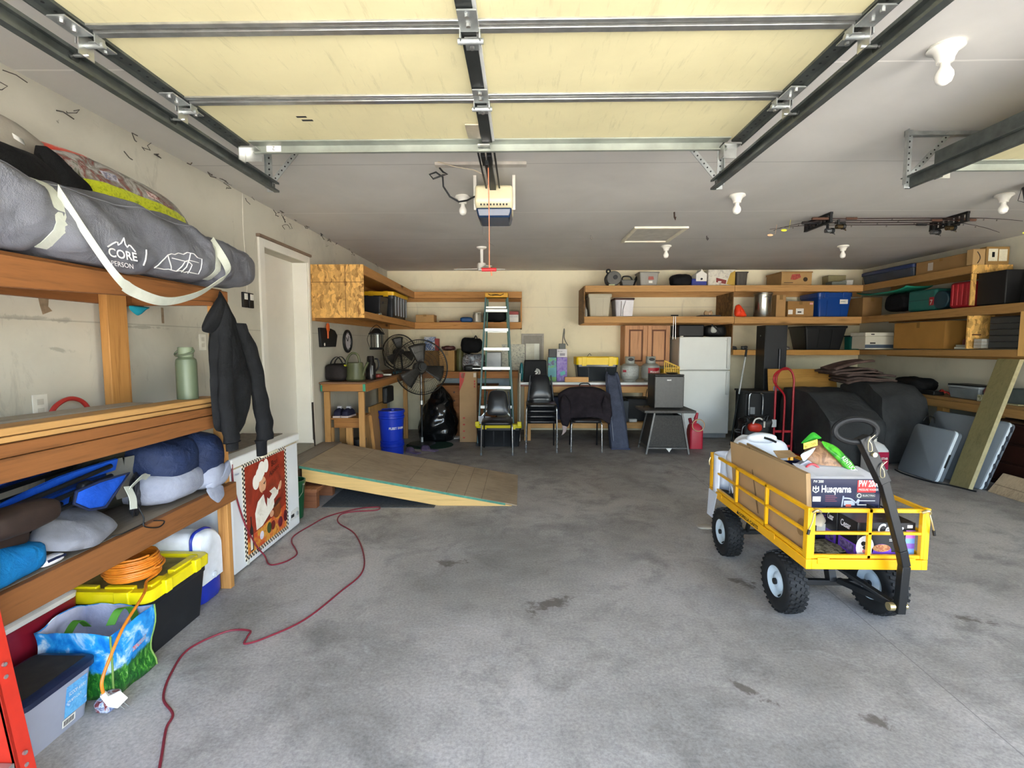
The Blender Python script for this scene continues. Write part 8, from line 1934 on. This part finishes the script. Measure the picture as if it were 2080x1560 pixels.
for k in range(4): patch(bx0 + .10, bz + 0.2177 + .010 * k, bx0 + .165 - .01 * (k % 2), bz + 0.2206 + .010 * k, M('#8d4a5a', .5), 'fine_print')
pm = MB().tube(curve([(bx0 + .19, yb, bz + 0.1413), (bx0 + .195, yb, bz + 0.1994), (bx0 + .20, yb, bz + 0.2493)]), .004, n=5).tube(curve([(bx0 + .20, yb, bz + 0.2368), (bx0 + .24, yb, bz + 0.2327), (bx0 + .27, yb, bz + 0.2119), (bx0 + .285, yb, bz + 0.2285), (bx0 + .28, yb, bz + 0.1994)]), .005, n=5); pm.box(bx0 + .205, yb - .001, bz + 0.1953, bx0 + .265, yb, bz + 0.2227)
build('washer_picture', pm, M('#b9c0cc', .4), t); patch(bx0 + .215, bz + 0.187, bx0 + .245, bz + 0.2019, M('#d8604a', .4), 'red_detail', None, .0014)
for k in range(3): patch(bx0 + .09, bz + 0.108 + .014 * k, bx0 + .15, bz + 0.1109 + .014 * k, M('#8d4a5a', .5), 'fine_print')
patch(bx0 + .06, bz + 0.0457, bx0 + .11, bz + 0.08725, WHITEP, 'barcode_patch'); patch(bx0 + .275, bz + 0.2202, bx1 - .03, bz + 0.2244, M('#c9ccd8', .5), 'fine_print'); patch(bx0 + .28, bz + 0.1953, bx0 + .33, bz + 0.2019, WHITEP, 'fine_print')
text('HD', .03, (bx1 - .07, yb, bz + 0.1246), (1, 0, 0), (0, 0, 1), WHITEP, t)

def dogfood(x0, x1, y0, y1, z0, h, label, full):
    t = thing('dog_food_box', label, 'carton', ((x0 + x1) / 2, (y0 + y1) / 2, z0), group='dog food cartons')
    build('carton_body', MB().box(x0, y0, z0, x1, y1, z0 + h), M('#1b1b1e', .35, 0, .05), t, bevel=.002)
    def fp(a, c, b, d, mat, nm, k=.0008): return build(nm, MB().box(x0 + (x1 - x0) * a, y0 - k, z0 + h * c, x0 + (x1 - x0) * b, y0, z0 + h * d), mat, t)
    PUR = M('#6a3fb0', .35, 0, .08, 6)
    text('Cesar.', .075 if full else .06, (x0 + (x1 - x0) * (.33 if full else .10), y0 - .0016, z0 + h * .70), (1, 0, 0), (0, 0, 1), M('#ecebf0', .4), t, shear=.25, bold=.002, width=(x1 - x0) * (.46 if full else .8))
    if full:
        fp(.0, .0, .84, .20, PUR, 'purple_band')
        fp(.84, .0, 1., .80, M('#7aa8d8', .4), 'flavour_strip'); fp(.84, .58, 1., .80, M('#c46cc8', .4), 'flavour_patch', .0014); fp(.84, .30, 1., .44, M('#8a62c0', .4), 'flavour_patch', .0014); fp(.84, .0, 1., .14, M('#e8746a', .4), 'flavour_patch', .0014)
        def disc(cx, cz, rx, rz, mat, nm, k): return build(nm, MB().prism([(x0 + (x1 - x0) * cx + rx * math.cos(R(a)), y0 - k, z0 + h * cz + rz * math.sin(R(a))) for a in range(0, 360, 18)], (0, .0006, 0)), mat, t)
        disc(.14, .33, .045, .06, M('#d6d2cf', .6, 0, .15, 30), 'printed_dog', .0016); disc(.11, .43, .012, .012, BLACK, 'printed_dog_eye', .0022); disc(.165, .43, .012, .012, BLACK, 'printed_dog_eye', .0022); disc(.14, .32, .012, .010, BLACK, 'printed_dog_nose', .0022); disc(.145, .22, .014, .012, M('#c46a6a', .5), 'printed_dog_tongue', .0022)
        disc(.43, .24, .05, .035, PUR, 'printed_bowl', .0016); disc(.43, .31, .045, .020, print_mat('kibble', ['#7a4a2a', '#b98a5a', '#8d3f2c', '#d9b98a'], 60, .4), 'printed_food', .0022)
        for cx in (.68, .77): disc(cx, .42, .013, .013, M('#9c84cc', .4), 'printed_dot', .0016)
        fp(.56, .50, .74, .515, WHITEP, 'fine_print'); fp(.56, .54, .80, .555, WHITEP, 'fine_print'); fp(.86, .86, .95, .94, WHITEP, 'white_mark')
    # left side panel
    build('purple_side', MB().box(x0 - .0008, y0 + .003, z0 + .002, x0, y1 - .003, z0 + h * .38), PUR, t)
    build('side_pattern', MB().box(x0 - .0014, y0 + .02, z0 + .02, x0 - .0008, y1 - .02, z0 + h * .34), print_mat('tray_pattern', ['#2a2433', '#4a3a6a', '#7a6a94', '#211c28'], 40, .4), t)
    text('Cesar', .05, (x0 - .0016, y1 - .015, z0 + h * .70), (0, -1, 0), (0, 0, 1), M('#ecebf0', .4), t, shear=.15, bold=.001, width=(y1 - y0) * .55)
    return t
dogfood(1.716, 2.006, 2.505, 2.655, bz, .192, 'black and purple dog food carton at the front of the cart bed', True)
t = dogfood(1.712, 1.925, 2.665, 2.762, bz, .190, 'second dog food carton behind the first one, against the navy box', False)
t = thing('paper_tray', 'open flat black tray box behind the dog food at the right side of the cart', 'tray', (1.99, 2.75, bz))
build('tray', MB().box(1.932, 2.665, bz, 2.012, 2.76, bz + .004).box(1.932, 2.665, bz, 1.936, 2.76, bz + .21).box(2.008, 2.665, bz, 2.012, 2.76, bz + .20), M('#22232a', .5), t); build('pale_inside', MB().box(2.0071, 2.668, bz + .02, 2.0078, 2.757, bz + .19), M('#aeb4d0', .6), t)
tag(build('bark_scraps', MB().soft((1.62, 2.64, bz + .010), (.10, .10, .012), .8, .3, 25, 3), print_mat('bark', ['#2c2a1e', '#4f4a34', '#8a836a', '#3a3626'], 40, .8)), 'dark leafy scraps on the cart floor beside the dog food', 'scraps', kind='stuff')
one('paper_curl', puff(MB(), [(1.60, 2.72, bz + .11), (1.66, 2.76, bz + .145), (1.695, 2.77, bz + .15), (1.69, 2.72, bz + .12), (1.64, 2.68, bz + .10)], .012, .012, 5), M('#d8cdb8', .6), 'curled pale paper in front of the navy box', 'paper')
t = thing('grass_bag', 'green and brown grass seed bag sticking out of the navy box', 'bag', (1.86, 3.1, .7))
gx = [(1.68, 2.99, .66), (2.0, 2.96, .66), (1.975, 2.97, .76), (1.88, 3.0, .865), (1.79, 3.02, .925), (1.70, 3.0, .85)]
build('bag_body', puff(MB(), gx, .06, .06, 7, amp=.012, nrm=(-.3, -1, .25)), print_mat('bark_photo', ['#7a5a40', '#9a7555', '#6a4c36', '#b08e6c'], 18, .4), t, ang=80)
GRN = print_mat('bag_green', ['#1c6a22', '#4fae2a', '#2f8a26', '#0f3f1c'], 14, .35)
build('green_edge', puff(MB(), [(1.785, 2.965, .925), (1.87, 2.955, .895), (1.955, 2.93, .80), (1.995, 2.905, .72), (1.935, 2.895, .72), (1.875, 2.92, .80), (1.79, 2.94, .89)], .02, .02, 6, amp=.008, nrm=(-.2, -1, .4)), GRN, t, ang=80)
build('green_top', puff(MB(), [(1.70, 3.04, .885), (1.79, 3.06, .965), (1.85, 3.06, .92), (1.79, 3.02, .92)], .012, .012, 4, nrm=(0, -1, .2)), M('#2f9a2a', .35), t)
yl = build('yellow_label', MB().prism([(1.672, 2.94, .875), (1.752, 2.94, .90), (1.752, 2.945, .935), (1.672, 2.945, .91)], (0, .003, 0)), M('#e6c81e', .4), t); text('BEST COVER!', .022, (1.677, 2.9385, .884), (1, 0, .30), (0, 0, 1), BLACK, yl, width=.072)
build('white_patch', puff(MB(), [(1.65, 2.94, .845), (1.745, 2.94, .89), (1.73, 2.95, .85), (1.67, 2.93, .80)], .01, .01, 4, nrm=(0, -1, .3)), M('#c9dce0', .4), t)
text('KENTUCKY', .035, (1.865, 2.895, .835), (.62, -.15, -.78), (.8, 0, .6), WHITEP, t, width=.12)
t = thing('grey_box', 'grey carton corner with a red ring print inside the navy box', 'box', (1.72, 3.08, .75))
build('carton_body', MB().prism([(1.63, 2.93, .65), (1.78, 2.90, .65), (1.78, 2.905, .755), (1.69, 2.92, .815), (1.62, 2.93, .77)], (.01, .05, 0)), M('#9c9da6', .5), t); build('red_ring', MB().torus((1.705, 2.903, .755), .04, .007, 'y', 22, 6), M('#c23a44', .4), t)
build('pale_flap', MB().prism([(1.61, 3.10, .78), (1.70, 3.06, .805), (1.70, 3.14, .825), (1.61, 3.17, .815)], (0, 0, .003)), CB2, t)
t = thing('white_bag', 'white plastic grocery bag bulging at the rear of the cart', 'bag', (1.62, 3.45, bz))
build('bag_body', MB().soft((1.665, 3.50, .635), (.19, .13, .225), .68, .10, 8, 4, n=40), M('#dfe3ea', .3, 0, .05, 8), t, ang=80); build('carry_handle', MB().soft((1.66, 3.43, .85), (.10, .05, .035), .8, .12, 12, 3), M('#e4e8ee', .3), t); build('dark_slot', MB().tube(curve([(1.65, 3.375, .862), (1.69, 3.372, .850), (1.73, 3.375, .832)]), .008, n=6), BLACK, t)
t = thing('white_roll', 'curled white plastic sheet at the rear left corner of the cart, hanging below the bed', 'sheet', (1.49, 3.65, CZ))
def roll(u, v):
    a = R(-60 + 290 * u); r = .062 + .012 * v
    return Vector((1.505 + r * math.cos(a) - .012 * (1 - v), 3.66 + r * math.sin(a), bz + .004 + .305 * v - .03 * u * v))
build('curl', MB().grid(roll, 26, 8), M('#d6dbe6', .35, 0, .05), t, solid=.003)
build('curl_flap', MB().grid(lambda u, v: Vector((1.475 + .05 * u + .02 * v, 3.585 - .10 * v, bz + .30 - .26 * v + .02 * math.sin(u * 4))), 6, 10), M('#d6dbe6', .35, 0, .05), t, solid=.003)
build('sheet_tail', MB().prism([(1.428, 3.66, .20), (1.425, 3.76, .20), (1.432, 3.755, .40), (1.432, 3.60, .40)], (.003, 0, 0)), M('#d6dbe6', .35, 0, .05), t)
one('floor_rag', MB().soft((1.50, 3.98, .012), (.07, .05, .012), .8, .15, 20, 3), M('#a9a295', .8), 'flat pale rag on the floor behind the cart', 'rag')
